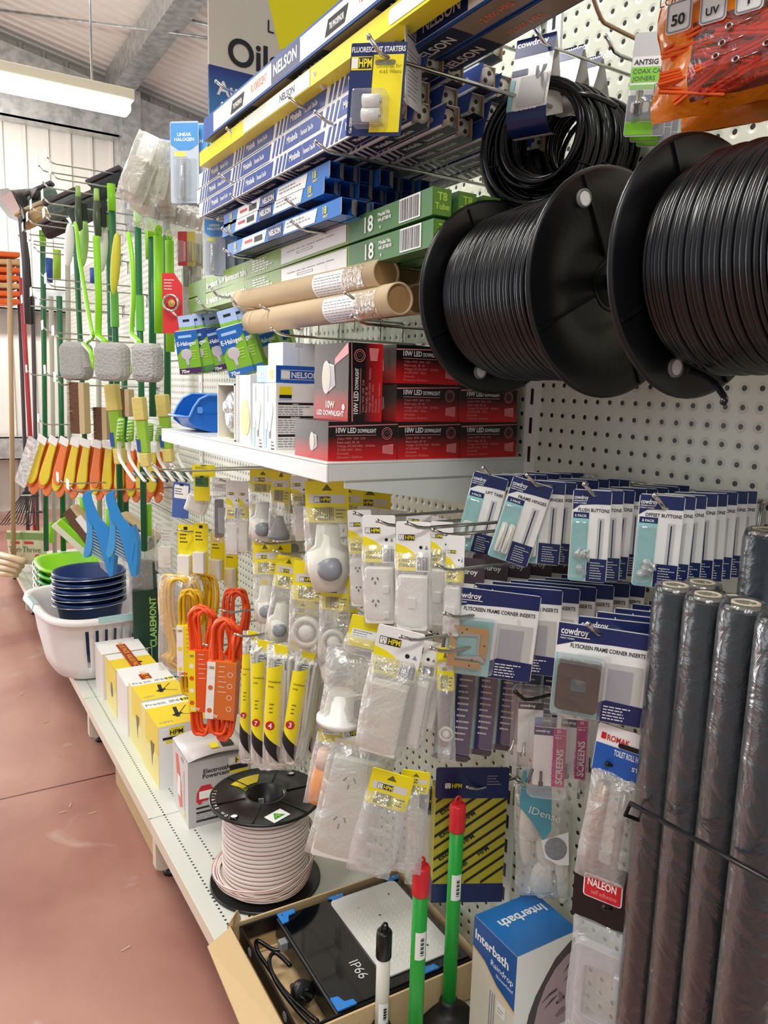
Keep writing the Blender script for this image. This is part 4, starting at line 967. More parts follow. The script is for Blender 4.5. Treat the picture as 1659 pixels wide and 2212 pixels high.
# power centre carton, lid slightly domed
t = thing('power_centre_carton', 'silver grey carton of a red power centre with a domed lid', 'box', (-.378, .848, ZB), (0, 0, math.radians(-2)))
W, D, H = .172, .158, .185
SV = mat('silver_card', '#bdbab8', .35); m = MB(); m.box(0, 0, 0, W, D, H, SV)
m.text('Electrosafe', .04, H * .80, .012, BLK); m.text('Powercentre', .038, H * .725, .012, BLK)
m.rect(.108, H * .70, .165, H * .97, -.0004, WP2); m.prism(rrect(.112, H * .86, .126, H * .95, .002), -.0009, 0, PAPER); m.text('HPM', .128, H * .865, .015, BLK, y=-.001); m.rect(.127, H * .855, .163, H * .955, -.0007, YEL); m.rect(.112, H * .76, .163, H * .84, -.0007, BLK); m.rect(.112, H * .71, .163, H * .755, -.0007, YEL)
for k in range(2):
    x = .02 + k * .065; m.prism([(x, H * .38), (x + .002, H * .52), (x + .014, H * .62), (x + .038, H * .62), (x + .05, H * .52), (x + .052, H * .38)], -.0008, 0, REDP); m.rect(x + .008, H * .42, x + .044, H * .54, -.0012, PAPER)
    m.lathe([(.006, -.001), (.0001, -.001)], REDP, 14, (x + .01, 0, H * .37), 'y'); m.lathe([(.006, -.001), (.0001, -.001)], REDP, 14, (x + .042, 0, H * .37), 'y')
for z in (.27, .2, .07): m.rect(.02, H * z, W - .02, H * (z + .03), -.0006, BLK)
m.lines(.02, H * .17, W * .8, 4, .006, .0022, GREYP, -.0006, 4)
m.T = LF(D) @ Matrix.Translation((0, -.0004, 0)); m.rect(0, 0, D, H, -.0001, mat('silver_pale_card', '#d6cfcc', .4))
m.prism([(.035, H * .88), (.06, H * .9), (.09, H * .5), (.1, H * .18), (.07, H * .1), (.06, H * .2), (.045, H * .5)], -.0006, -.0001, mat('faded_red', '#d8614f', .4)); m.rect(.052, H * .28, .08, H * .6, -.0008, PAPER)
for i in range(8): m.lathe([(.0065, -.0006), (.005, -.0006)], GREYP, 14, (.118, 0, H * (.75 - .075 * i)), 'y')
m.lathe([(.009, -.0006), (.005, -.0006)], YEL, 14, (.12, 0, H * .1), 'y'); m.text('IP2X', .09, H * .9, .01, GREYP, y=-.0006); m.T = Matrix()
m.build('carton', t, bevel=.001)
m = MB(); N = 8; vs = []
for i in range(N + 1):
    u = i / N; z = .0045 + .013 * math.sin(PI * u) ** .8
    vs += [(-.001 + u * (W + .002), -.004, z), (-.001 + u * (W + .002), D, z)]
m.add(vs, [(2 * i, 2 * i + 2, 2 * i + 3, 2 * i + 1) for i in range(N)], mat('silver_pale_card'), True)
m.T = Matrix.Translation((0, 0, .020)) @ TF(0); m.prism(rrect(.07, .02, .09, .05, .002), -.0002, .0, YEL); m.prism(rrect(.1, .02, .13, .05, .002), -.0002, 0, BLK)
m.T = Matrix.Translation((.115, .075, .019)) @ Matrix(((0, 0, 1, 0), (1, 0, 0, 0), (0, -1, 0, 0), (0, 0, 0, 1))); m.text('Electrosafe', 0, 0, .011, GREYP, bold=False); m.text('Powercentre', 0, .015, .011, GREYP, bold=False); m.T = Matrix()
o = m.build('lid', t, loc=(0, 0, H), solid=.0012)

# white and red figure-8 cable on a black spool, standing
t = thing('speaker_cable_spool', 'black spool of white figure-eight cable with a red trace, standing on the deck', 'cable spool', (-.283, .556, ZB), (0, 0, math.radians(-35)))
R = .131; H = .212
for z, nm in ((0, 'lower_flange'), (H, 'upper_flange')):
    m = MB(); m.lathe([(.046, z), (R - .003, z), (R, z + .002), (R, z + .006), (R - .003, z + .008), (R - .006, z + .0065), (.05, z + .0065), (.048, z + .010), (.046, z + .010)], BPL, 64, closed=True)
    if z:
        for i in range(6): m.T = Matrix.Rotation(i * PI / 3 + .5, 4, 'Z'); m.box(.05, -.0012, z + .006, R - .005, .0012, z + .0085, BPL); m.T = Matrix()
    f = m.build(nm, t)
    if z:
        s = MB(); a0, a1 = math.radians(112), math.radians(160)
        pts = []
        for i in range(9): a = a0 + (a1 - a0) * i / 8; pts.append((math.cos(a) * .098, math.sin(a) * .098))
        for i in range(9): a = a1 - (a1 - a0) * i / 8 * .8; pts.append((math.cos(a) * .062, math.sin(a) * .062))
        s.T = Matrix.Translation((0, 0, z + .0066)) @ TF(0) ; s.prism(pts, -.0008, 0, YEL); s.T = s.T @ Matrix.Translation((-.078, 0, .025)) @ Matrix.Rotation(.65, 4, 'Y') ; s.lines(-.0, .02, .04, 4, .0055, .002, mat('sticker_print', '#b5a820', .5), -.0011, 3)
        s.build('yellow_sticker', f)
        s = MB(); s.T = Matrix.Translation((0, 0, z + .0068)) @ TF(0) @ Matrix.Translation((.045, 0, -.088)) @ Matrix.Rotation(math.radians(-54), 4, 'Y')
        s.prism(rrect(-.024, -.017, .024, .017, .001), -.0008, 0, PAPER); s.prism([(-.016, -.009), (.016, -.009), (0, .013)], -.0012, -.0005, GREEN); s.tube(smooth([(-.007, -.0013, -.004), (0, -.0013, .001), (.003, -.0013, -.003), (.008, -.0013, -.001)], 4), .0013, YT, 5); s.build('australian_made_sticker', f)
        s = MB(); s.T = Matrix.Translation((0, 0, z + .0068)) @ TF(0)
        for i, ch in enumerate('-10m 06/9/21'):
            a = math.radians(-112 - i * 6.2); s.T = Matrix.Translation((0, 0, z + .0068)) @ TF(0) @ Matrix.Translation((math.cos(a) * .116, 0, math.sin(a) * .116)) @ Matrix.Rotation(-(a - PI / 2), 4, 'Y')
            if ch != ' ': s.text(ch, 0, 0, .009, PAPER, y=-.0005, align='c', bold=False)
        s.build('handwriting', f)
        for a in (1.2, 4.25):
            s = MB(); s.lathe([(.0075, z + .0064), (.0105, z + .0064), (.0105, z + .0085), (.0075, z + .0085)], BPL, 18, (math.cos(a) * .112, math.sin(a) * .112, 0), closed=True); s.lathe([(.0001, z + .007), (.0075, z + .007)], PAPER, 18, (math.cos(a) * .112, math.sin(a) * .112, 0)); s.build('mounting_hole', f)
m = MB(); m.lathe([(.043, .004), (.0475, .004), (.0475, H + .009), (.043, H + .009)], BPL, 40, closed=True); m.lathe([(.0001, .03), (.043, .03)], BPL, 30)
m.T = Matrix.Translation((0, 0, 0)); core = m.build('core', t)
m = MB(); m.T = Matrix.Rotation(math.radians(15), 4, 'Z') @ Matrix.Translation((-.012, .0405, H - .045)); m.prism(rrect(-.009, -.02, .009, .02, .001), -.0006, 0, PAPER)
for i in range(8): m.rect(-.007, -.017 + i * .0045, .007, -.015 + i * .0045, -.001, BLK)
m.build('barcode_label', core)
CP = mat('cream_pvc_cable', '#ece3dc', .3); RT2 = mat('red_trace', '#a04450', .35)
m = MB(); rr = .098; nz = 19; pr = []; hh = (H - .012) / nz
pr = [(.05, .009)]; 
for i in range(nz):
    z = .009 + hh * (i + .5)
    for a in (-1, -.5, 0, .5, 1): pr.append((rr + .0032 * math.cos(a * 1.5) + .0006 * math.sin(i * 1.7), z + hh * .5 * math.sin(a * 1.45)))
pr.append((.05, H - .002)); m.lathe(pr, CP, 64, closed=True)
for i in range(0, nz):
    z = .009 + hh * i; m.lathe([(rr + .0018, z - .0007), (rr + .0024, z), (rr + .0018, z + .0007)], RT2, 64, caps=False)
w0 = m.build('wound_cable', t)
rn = random.Random(9)
for k in range(5):        # the slack turns lying over the lower half
    pts = []
    r0 = rr + .006 + k * .0042
    for i in range(44):
        a = math.radians(150) + math.radians(300) * i / 43; u = i / 43
        z = .016 + k * .008 + (.07 + .01 * k) * max(0, (u - .45) / .55) ** 1.6 + .012 * math.sin(u * 6 + k)
        pts.append((r0 * math.cos(a) * (1 + .02 * math.sin(u * 5)), r0 * math.sin(a), z))
    q = MB(); q.tube(pts, .0032, CP, 8, flat=1.0); q.tube([Vector(p) * 1.0 + Vector((p[0], p[1], 0)).normalized() * .0024 + Vector((0, 0, .0022)) for p in pts], .0010, RT2, 4)
    q.build('loose_turn', t)

# ------------------------------------------------------------ flood light in its open carton
t = thing('flood_light_carton', 'open brown cardboard tray holding the black flood light', 'box', (-.462, .030, ZB), (0, 0, math.radians(-1.5)))
W, D, H = .405, .318, .082
m = MB(); m.box(0, 0, .0006, W, D, .004, KRAFT); m.box(0, 0, 0, W, .004, H, KRAFT); m.box(0, D - .004, 0, W, D, H, KRAFT); m.box(0, 0, 0, .004, D, H, KRAFT); m.box(W - .004, 0, 0, W, D, H, KRAFT)
m.build('tray', t)
m = MB(); m.add([(0, -.005, H), (0, D - .01, H), (-.052, D - .035, H - .004), (-.058, .02, H - .012), (0, -.005, H - .003), (0, D - .01, H - .003), (-.052, D - .035, H - .007), (-.058, .02, H - .015)], [(0, 1, 2, 3), (7, 6, 5, 4), (0, 3, 7, 4), (3, 2, 6, 7), (2, 1, 5, 6)], KRAFT); m.build('side_flap', t)
m = MB(); vs = smooth([(.002, D, H), (.006, D - .012, H + .022), (.02, D - .002, H + .028), (.028, D - .002, H + .006)], 3); m.add([tuple(v) for v in vs] + [(.01, D - .006, H - .01)], [(i, i + 1, len(vs)) for i in range(len(vs) - 1)], KRAFT); m.build('torn_flap', t, solid=.002)
t = thing('flood_light', 'black LED flood light with white lens panel and blue corner clips', 'flood light', (-.462, .030, ZB), (0, 0, math.radians(-1.5)))
GB = mat('gloss_black_glass', '#06080d', .06, coat=.5); zt = .078
m = MB(); m.box(.098, .016, .03, W - .012, D - .014, zt - .004, BPL); m.build('housing', t, bevel=.004)
m = MB(); m.box(.104, .022, zt - .004, W - .016, D - .02, zt - .001, GB); gl = m.build('front_glass', t, bevel=.001)
m = MB(); m.T = Matrix(((0, 0, 1, .172), (-1, 0, 0, .115), (0, -1, 0, zt - .0004), (0, 0, 0, 1))); m.text('IP66', 0, 0, .020, mat('silver_print', '#c9c9c4', .4), bold=False, y=-.0002); m.build('rating_mark', gl)
m = MB(); LX0, LX1 = .215, W - .03; m.T = TF(zt); m.prism(rrect(LX0, .045, LX1, D - .03, .012), -.003, .0, mat('lens_panel_white', '#e2e2dc', .25)); lens = m.build('lens_panel', t)
m = MB(); LEDM = mat('led_dot', '#f4f2e6', .25)
for i in range(10):
    for j in range(16):
        x = LX0 + .02 + i * .0125 + (.004 if i > 4 else 0); y = .062 + j * .0118
        if x < LX1 - .008: m.lathe([(.0022, 0), (.0018, .0008), (.0001, .0012)], LEDM, 6, (x, y, zt + .003))
m.build('led_dots', lens, ); bpy.context.scene.objects  # dots are the surface pattern of the lens
m = MB()
for (x, y) in ((.26, .24), (.29, .20), (.27, .13), (.34, .25), (.35, .16), (.33, .08)): m.lathe([(.0022, 0), (.0022, .0006)], BLK, 8, (x, y, zt + .003))
m.box(LX0 + .082, .06, zt + .0029, LX0 + .0835, D - .045, zt + .0034, WP2); m.build('lens_screws', lens)
m = MB(); m.box(.022, .014, .045, .026, D - .012, zt, BPL); m.box(.022, .012, .045, .105, .016, zt, BPL); m.box(.022, D - .014, .045, .105, D - .010, zt, BPL)
for y in (.07, D - .07): m.lathe([(.009, 0), (.009, .001)], GREYPL, 14, (.0215, y, .062), 'x')
m.build('bracket', t)
BC = mat('blue_clip', '#2f7fd0', .3)
for (x, y, sx, sy) in ((.105, .022, 1, 1), (.105, D - .02, 1, -1), (.235, D - .018, 0, -1), (W - .03, D - .018, 0, -1), (.30, .02, 0, 1)):
    m = MB(); m.T = TF(zt + .0005)
    if sx: m.prism([(-.004, -.004 * sy), (.034, -.004 * sy), (.032, .008 * sy), (.016, .010 * sy), (.010, .026 * sy), (-.004, .028 * sy)][::sy], -.003, 0, BC)
    else: m.prism([(-.018, 0), (.018, 0), (.013, .012 * sy), (-.008, .014 * sy)][::sy], -.003, 0, BC)
    m.lathe([(.0025, -.0036), (.0025, -.003)], CHROME, 10, (.004, 0, .004 * sy), 'y'); m.T = Matrix.Translation((x, y, 0)) @ m.T; m.v = [Vector((v.x + x, v.y + y, v.z)) for v in m.v]
    m.build('corner_clip', t)
m = MB(); m.tube(smooth([(.10, .24, .05), (.075, .25, .045), (.052, .285, .05), (.040, .25, .055), (.045, .2, .05), (.052, .14, .045), (.07, .07, .045), (.074, .045, .05), (.062, .04, .052), (.052, .09, .05), (.042, .16, .056), (.05, .215, .056), (.07, .23, .055), (.084, .19, .05)], 6), .0042, BCAB, 8); m.build('power_cord', t)
m = MB(); m.T = Matrix.Translation((.078, .12, .05)) @ Matrix.Rotation(1.1, 4, 'X'); m.lathe([(.006, -.05), (.008, -.03), (.011, -.025), (.019, -.012), (.021, .0), (.021, .01), (.017, .013), (.0001, .013)], BPL, 20)
pl = m.build('mains_plug', t)
for a in (0, 2.2, -2.2):
    m = MB(); m.T = Matrix.Translation((.078, .12, .05)) @ Matrix.Rotation(1.1, 4, 'X') @ Matrix.Translation((.009 * math.sin(a), .009 * math.cos(a), 0)) @ Matrix.Rotation(a * .5, 4, 'Z'); m.box(-.003, -.0008, .012, .003, .0008, .028, CHROME); m.build('pin', pl)
m = MB(); m.T = Matrix.Translation((.095, .245, .055)); m.box(-.012, -.009, -.009, .008, .009, .009, GREYPL); m.build('gland_nut', t, bevel=.002)

# ------------------------------------------------------------ plungers standing on the deck
def plunger(x, y, h, r, col, cap, label, cup=True, stick=None):
    t = thing('plunger', label, 'plunger', (x, y, ZB + .0005))
    m = MB(); m.lathe([(.0001, .03), (r, .03), (r, h), (.0001, h)], col, 24); hd = m.build('handle', t)
    if stick:
        q = MB(); z0, z1 = stick; n = 8; vs = []
        a0 = math.radians(-150); 
        for i in range(n + 1): a = a0 + 1.5 * i / n; vs += [((r + .0005) * math.cos(a), (r + .0005) * math.sin(a), z0), ((r + .0005) * math.cos(a), (r + .0005) * math.sin(a), z1)]
        q.add(vs, [(2 * i, 2 * i + 2, 2 * i + 3, 2 * i + 1) for i in range(n)], PAPER, True)
        for i in range(9):
            z = z0 + .008 + (z1 - z0 - .016) * i / 9; vs = []
            for k in range(4): a = a0 + .7 + .45 * k / 3; vs += [((r + .0009) * math.cos(a), (r + .0009) * math.sin(a), z), ((r + .0009) * math.cos(a), (r + .0009) * math.sin(a), z + (.0014, .003)[i % 2])]
            q.add(vs, [(2 * k, 2 * k + 2, 2 * k + 3, 2 * k + 1) for k in range(3)], BLK)
        q.build('barcode_sticker', hd)
    m = MB(); m.lathe([(r + .0012, h - .045), (r + .0018, h - .043), (r + .0018, h + .003), (r, h + .006), (.0001, h + .006)], cap, 28); cp = m.build('cap', t)
    m = MB(); m.tube(smooth([(-.006, 0, h + .005), (-.005, 0, h + .016), (0, 0, h + .020), (.005, 0, h + .016), (.006, 0, h + .005)], 4), .0022, cap, 8); m.build('hanging_loop', cp)
    m = MB(); m.lathe([(.016, .05), (.018, .045), (.018, .03), (.026, .026), (.05, .012), (.056, .0), (.052, .0), (.046, .01), (.02, .02), (.0001, .02)], mat('black_rubber', '#101012', .5), 36); m.build('rubber_cup', t)
    return t
plunger(-.152, -.002, .435, .0128, GREEN, REDPL, 'green handled plunger with red cap in front of the yellow striped bag', stick=(.26, .31))
plunger(-.272, -.066, .392, .0128, GREEN, REDPL, 'green handled plunger with red cap in front of the flood light lens', stick=(.235, .285))
plunger(-.29, .012, .228, .0122, mat('ivory_handle', '#ece6da', .4), BPL, 'white handled plunger with black cap in front of the flood light', stick=(.06, .10))

# ------------------------------------------------------------ shower rose carton
t = thing('shower_rose_carton', 'blue and white carton of a shower rose with a woman\'s face printed on its side', 'box', (-.166, -.19, ZB + .0005), (0, 0, math.radians(-1)))
W, D, H = .132, .112, .276
BI = mat('carton_blue', '#1f74c0', .3, coat=.3); DB = mat('carton_dark_blue', '#1b4f94', .3); GD = mat('carton_gold', '#d8b46a', .4)
m = MB(); m.box(0, 0, 0, W, D, H, PAPER)
m.T = LF(D) @ Matrix.Translation((0, -.0003, 0)); m.rect(0, 0, D, H, -.0001, mat('carton_putty', '#cdc4b2', .4))
m.prism([(0, H), (0, H * .80), (D * .3, H * .77), (D * .6, H * .69), (D, H * .64), (D, H)][::-1], -.0005, -.0002, DB); m.prism([(0, H * .80), (0, H * .785), (D * .3, H * .755), (D * .6, H * .67), (D, H * .615), (D, H * .64), (D * .6, H * .69), (D * .3, H * .77)][::-1], -.0004, -.0001, GD)
m.T = m.T @ Matrix.Identity(4); m.text('Interbath', D * .05, H * .865, .017, PAPER, y=-.0008, wmax=D * .92); m.text('Raindrop', D * .95, H * .79, .011, PAPER, y=-.0008, align='r', bold=False); m.text('Showerhead', D * .95, H * .745, .006, PAPER, y=-.0008, align='r', bold=False)
for x in (.45, .5, .55): m.rect(D * x, 0, D * (x + .02), H * .62, -.0006, GREYPL)
m.T = Matrix(((-1, 0, 0, W), (0, 0, -1, D), (0, -1, 0, H + .0004), (0, 0, 0, 1))); m.rect(0, 0, W, D, -.0002, BI); m.T = Matrix(((0, 0, 1, W * .45), (1, 0, 0, 0), (0, -1, 0, H + .0006), (0, 0, 0, 1))); m.T = Matrix(((0, 0, -1, W * .35), (-1, 0, 0, D * .95), (0, -1, 0, H + .0008), (0, 0, 0, 1)))
m.T = Matrix(((1, 0, 0, 0), (0, 0, 1, 0), (0, -1, 0, H + .0008), (0, 0, 0, 1))) @ Matrix.Translation((W * .92, 0, D * .72)) @ Matrix.Rotation(PI, 4, 'Y'); m.text('Interbath', 0, 0, .019, PAPER, y=-.0002, wmax=W * .86); m.T = Matrix()
# printed portrait on the camera-side face
SK = mat('print_skin', '#b59aa0', .4); HR = mat('print_hair', '#4b4248', .45); SK2 = mat('print_skin_dark', '#8d7078', .4)
def P2(pts): return [(W * min(.985, (a - .3) * 1.16 + .2), H * (.40 + .58 * b)) for a, b in pts]
m.prism(P2([(.95, .0), (.95, .97), (.86, .93), (.68, .82), (.55, .66), (.42, .48), (.34, .3), (.3, .12), (.33, 0)]), -.0006, 0, HR)
m.prism(P2([(.95, 0), (.95, .82), (.85, .80), (.68, .70), (.55, .54), (.46, .34), (.42, .15), (.44, 0)]), -.0010, -.0004, SK)
for pts in (((.50, .36), (.62, .44), (.73, .46), (.72, .43), (.62, .41)), ((.80, .60), (.88, .70), (.93, .74), (.93, .70), (.88, .66)), ((.55, .28), (.66, .36), (.74, .37), (.67, .33)), ((.82, .5), (.9, .58), (.94, .6), (.9, .54))): m.prism(P2(pts), -.0014, -.0008, HR)
m.prism(P2([(.74, .42), (.82, .36), (.85, .28), (.78, .26), (.72, .27), (.77, .32)]), -.0013, -.0008, SK2)
for c in ((.74, .28), (.83, .31)): q = P2([c])[0]; m.ball((q[0], -.001, q[1]), .003, .0006, .003, BLK, 8)
m.prism(P2([(.72, .13), (.8, .19), (.86, .19), (.93, .22), (.93, .17), (.84, .12), (.76, .1)]), -.0014, -.0008, SK2)
m.build('carton', t, bevel=.001)
q = MB(); q.T = LF(D) @ Matrix.Translation((0, -.0006, 0)); q.prism(rrect(D * .62, H * .52, D * .82, H * .6, .001), -.0006, 0, WP2); q.lines(D * .65, H * .56, D * .14, 2, .006, .0016, GREYP, -.001, 2); q.build('price_sticker', t)

# ============================================================ long boxes of fluorescent tubes lying across hooks
def edge(px, X, x0, x1, slope=None):
    """far and near ends of a level front edge through photo point px, at wall distance X, between columns x0 and x1"""
    p = at(px[0], px[1], X=X)
    def yat(x):
        lo, hi = -1.2, 4.0
        for _ in range(40):
            mid = (lo + hi) / 2
            if proj((X, mid, p.z))[0] > x: lo = mid
            else: hi = mid
        return mid
    return yat(x0), yat(x1), p.z
def long_box(name, label, X, Yf, L, zt, w_, h_, pf, grp, tilt=0, endf=None, cat='box', skew=0):
    t = thing(name, label, cat, (X, Yf, zt), (0, -tilt, math.radians(-90 + skew)), grp)
    m = MB(); pf(m, L, w_, h_); m.build('carton', t)
    return t
def UF(h_, w_): return Matrix(((1, 0, 0, 0), (0, 0, -1, w_), (0, 1, 0, -h_ - .0004), (0, 0, 0, 1)))       # underside, seen from below
def open_end(m, L, w_, h_, body, inside, cap=None, face=True):
    m.box(0, 0, -h_, L, .0008, 0, body); m.box(0, w_ - .0008, -h_, L, w_, 0, body); m.box(0, 0, -h_, L, w_, -h_ + .0008, body); m.box(0, 0, -.0008, L, w_, 0, body)
    m.box(0, 0, -h_, .001, w_, 0, body)
# Mirabella style boxes: navy and white diagonal stripes
MN = mat('tube_box_navy', '#34529c', .35); MD = mat('tube_box_shaded_navy', '#1a2340', .4); IN = mat('box_inside', '#a98d6a', .7)  # the darker navy puts the shade of the undersides into their colour
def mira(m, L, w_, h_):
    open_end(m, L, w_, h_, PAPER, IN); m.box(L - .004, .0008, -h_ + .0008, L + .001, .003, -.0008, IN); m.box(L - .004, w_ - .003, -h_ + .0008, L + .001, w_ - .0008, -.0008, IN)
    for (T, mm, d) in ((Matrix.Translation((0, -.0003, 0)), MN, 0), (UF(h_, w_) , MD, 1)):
        m.T = T; a, b = (-h_, 0) if not d else (0, w_)
        H = b - a; x = .012; rr = L / 4.02
        for k in range(4):
            x0 = .02 + k * rr
            for i in range(3): q = x0 + i * .016; m.quad((q, -.0003, a + H * .08), (q + .008, -.0003, a + H * .08), (q + .008 + H * .4, -.0003, b - H * .08), (q + H * .4, -.0003, b - H * .08), mm)
            m.quad((x0 + .046, -.0003, a + H * .1), (x0 + .113, -.0003, a + H * .1), (x0 + .113, -.0003, b - H * .1), (x0 + .046 + H * .4, -.0003, b - H * .1), mm)
            m.text('Mirabella', x0 + .065, a + H * .36, H * .34, PAPER, y=-.0006, wmax=.042)
            m.quad((x0 + .115, -.0003, a + H * .1), (x0 + rr - .012, -.0003, a + H * .1), (x0 + rr - .012 + H * .3, -.0003, b - H * .1), (x0 + .115, -.0003, b - H * .1), mm)
            m.text('Fluorescent Tube-30w', x0 + .12, a + H * .36, H * .26, PAPER, y=-.0006, wmax=rr - .155)
    m.T = Matrix()
def tube_in(t, L, w_, h_, r=.0128, back=.006, ang=0):
    m = MB(); m.lathe([(.0001, L - back), (r, L - back), (r, L - .1), (.0001, L - .1)], mat('tube_end_cap', '#d9d2c4', .35), 18, (0, w_ / 2, -h_ / 2), 'x')
    o = m.build('fluorescent_tube', t)
    m = MB()
    for s in (-1, 1): m.lathe([(.0032, 0), (.0032, .0012), (.0001, .0013)], mat('pin_hole', '#3a3228', .5), 10, (L - back + .0002, w_ / 2 + s * .0062 * math.cos(ang), -h_ / 2 + s * .0062 * math.sin(ang)), 'x')
    m.build('pin_contact', o)
def rowof(name, n, X0, dx, Yf, L, zt, w_, h_, pf, grp, lab, tubes=True, tilt=0, jit=.012, rseed=1):
    rn = random.Random(rseed); out = []
    for i in range(n):
        t = long_box(name, lab % (ORD[i] + ' from the aisle'), X0 + i * dx, Yf + rn.uniform(-jit, jit) * (i > 0), L, zt + rn.uniform(-.001, .001), w_, h_, pf, grp, tilt)
        if tubes: tube_in(t, L, w_, h_, back=rn.uniform(-.003, .006), ang=rn.uniform(-1.2, 1.2))
        out.append(t)
    return out
XM = -.37
y0, y1, z = edge((670, 254), XM, 425, 835); LM = y0 - y1
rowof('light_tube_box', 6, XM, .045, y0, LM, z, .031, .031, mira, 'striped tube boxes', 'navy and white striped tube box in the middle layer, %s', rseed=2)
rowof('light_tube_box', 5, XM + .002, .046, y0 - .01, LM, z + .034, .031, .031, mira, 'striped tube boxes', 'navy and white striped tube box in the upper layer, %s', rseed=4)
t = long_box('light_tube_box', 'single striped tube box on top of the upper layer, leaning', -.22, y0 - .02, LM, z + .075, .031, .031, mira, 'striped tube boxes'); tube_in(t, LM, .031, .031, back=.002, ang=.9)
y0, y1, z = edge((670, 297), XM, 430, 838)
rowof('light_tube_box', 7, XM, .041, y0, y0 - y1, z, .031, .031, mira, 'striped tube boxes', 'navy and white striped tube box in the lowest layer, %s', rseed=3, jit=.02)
# blue tube boxes with open ends
NB = mat('tube_box_blue', '#2b74c4', .35); NB2 = mat('tube_box_deep_blue', '#1b4f9c', .4)
def blueb(m, L, w_, h_):
    open_end(m, L, w_, h_, NB, IN); H = h_
    m.T = Matrix.Translation((0, -.0003, 0))
    m.quad((L * .16, -.0003, -H * .9), (L * .40, -.0003, -H * .9), (L * .42, -.0003, -H * .1), (L * .18, -.0003, -H * .1), PAPER); m.rect(L * .30, -H * .7, L * .38, -H * .3, -.0006, BLK); m.rect(L * .20, -H * .55, L * .28, -H * .35, -.0006, REDP)
    m.rect(L * .43, -H * .92, L * .56, -H * .08, -.0003, NAVY); m.text('NELSON', L * .495, -H * .68, H * .38, PAPER, y=-.0006, align='c', wmax=L * .11)
    m.quad((L * .57, -.0003, -H * .9), (L * .82, -.0003, -H * .9), (L * .84, -.0003, -H * .1), (L * .59, -.0003, -H * .1), PAPER); m.lines(L * .6, -H * .35, L * .2, 2, H * .22, H * .09, GREYP, -.0006, 4)
    for x in (.08, .88): m.text('18', L * x, -H * .6, H * .42, YEL, y=-.0006); m.text('WATT', L * x, -H * .85, H * .16, YEL, y=-.0006)
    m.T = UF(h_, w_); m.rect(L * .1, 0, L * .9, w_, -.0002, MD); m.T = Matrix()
    for s, zz in ((0, 0), (1, -h_)):      # end flaps bent inwards and out
        pass
    m.add([(L, 0, -h_), (L + .010, -.004, -h_ * .9), (L + .010, -.004, -h_ * .1), (L, 0, 0), (L, w_, -h_), (L + .006, w_ * .6, -h_ * .9), (L + .006, w_ * .6, -h_ * .15), (L, w_, 0)], [(0, 1, 2, 3), (4, 5, 6, 7)], mat('flap_grey', '#8f8a80', .6))
XN = -.355
y0, y1, z = edge((590, 410), XN, 483, 712); LN = y0 - y1
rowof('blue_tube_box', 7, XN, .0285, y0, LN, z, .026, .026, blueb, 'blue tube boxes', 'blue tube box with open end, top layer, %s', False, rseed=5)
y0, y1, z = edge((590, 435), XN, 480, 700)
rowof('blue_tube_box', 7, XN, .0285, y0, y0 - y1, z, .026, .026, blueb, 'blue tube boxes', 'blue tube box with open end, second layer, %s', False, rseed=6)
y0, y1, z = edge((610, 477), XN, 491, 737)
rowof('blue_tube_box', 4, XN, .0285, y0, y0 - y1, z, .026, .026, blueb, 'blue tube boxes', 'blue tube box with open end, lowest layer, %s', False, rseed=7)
# green LED tube cartons
GA = mat('carton_olive', '#86a544', .4); GBX = mat('carton_green', '#5c8a30', .4); GC = mat('carton_dark_green', '#4d7c48', .4); GL = mat('lime_print', '#b6d84a', .4)
def greenb(m, L, w_, h_):
    m.box(0, 0, -h_, L * .78, w_, 0, GA); m.box(L * .78, 0, -h_, L, w_, 0, GC); m.box(0, -.0003, -h_, L * .12, 0, 0, GBX)
    m.T = Matrix.Translation((0, -.0003, 0)); m.text('It replaces 36W fluorescent tube.', L * .13, -h_ * .72, h_ * .38, PAPER, wmax=L * .24); m.lines(L * .40, -h_ * .22, L * .1, 5, h_ * .14, h_ * .06, PAPER, -.0006, 3)
    m.rect(L * .535, -h_ * .88, L * .775, -h_ * .08, -.0005, PAPER); m.lines(L * .56, -h_ * .4, L * .18, 1, h_ * .2, h_ * .04, GREYP, -.0009, 2); m.frame(rrect(L * .6, -h_ * .62, L * .66, -h_ * .5, .001), rrect(L * .602, -h_ * .6, L * .658, -h_ * .52, .001), -.0009, -.0005, GREYP)
    m.text('18', L * .83, -h_ * .8, h_ * .62, PAPER, y=-.0007); m.text('Model No.', L * .868, -h_ * .36, h_ * .16, PAPER, y=-.0007); m.text('HK-J0T8018', L * .868, -h_ * .56, h_ * .14, PAPER, y=-.0007, wmax=L * .035); m.text('v', L * .872, -h_ * .85, h_ * .18, PAPER, y=-.0007)
    m.barcode(L * .925, -h_ * .86, L * .972, -h_ * .08, BLK, y=-.0009, seed=4, bgm=PAPER)
    m.T = Matrix(((0, 0, 0, L + .0004), (0, 0, 0, 0), (0, 0, 1, 0), (0, 0, 0, 1))); m.T = Matrix(((0, -1, 0, L + .0002), (1, 0, 0, 0), (0, 0, 1, 0), (0, 0, 0, 1)))
    m.rect(.0005, -h_ + .0005, w_ - .0005, -.0005, -.0004, GBX); m.text('T8', w_ * .5, -h_ * .44, h_ * .28, GL, y=-.0008, align='c'); m.text('Tube', w_ * .5, -h_ * .76, h_ * .22, GL, y=-.0008, align='c'); m.T = Matrix()
XT = -.315
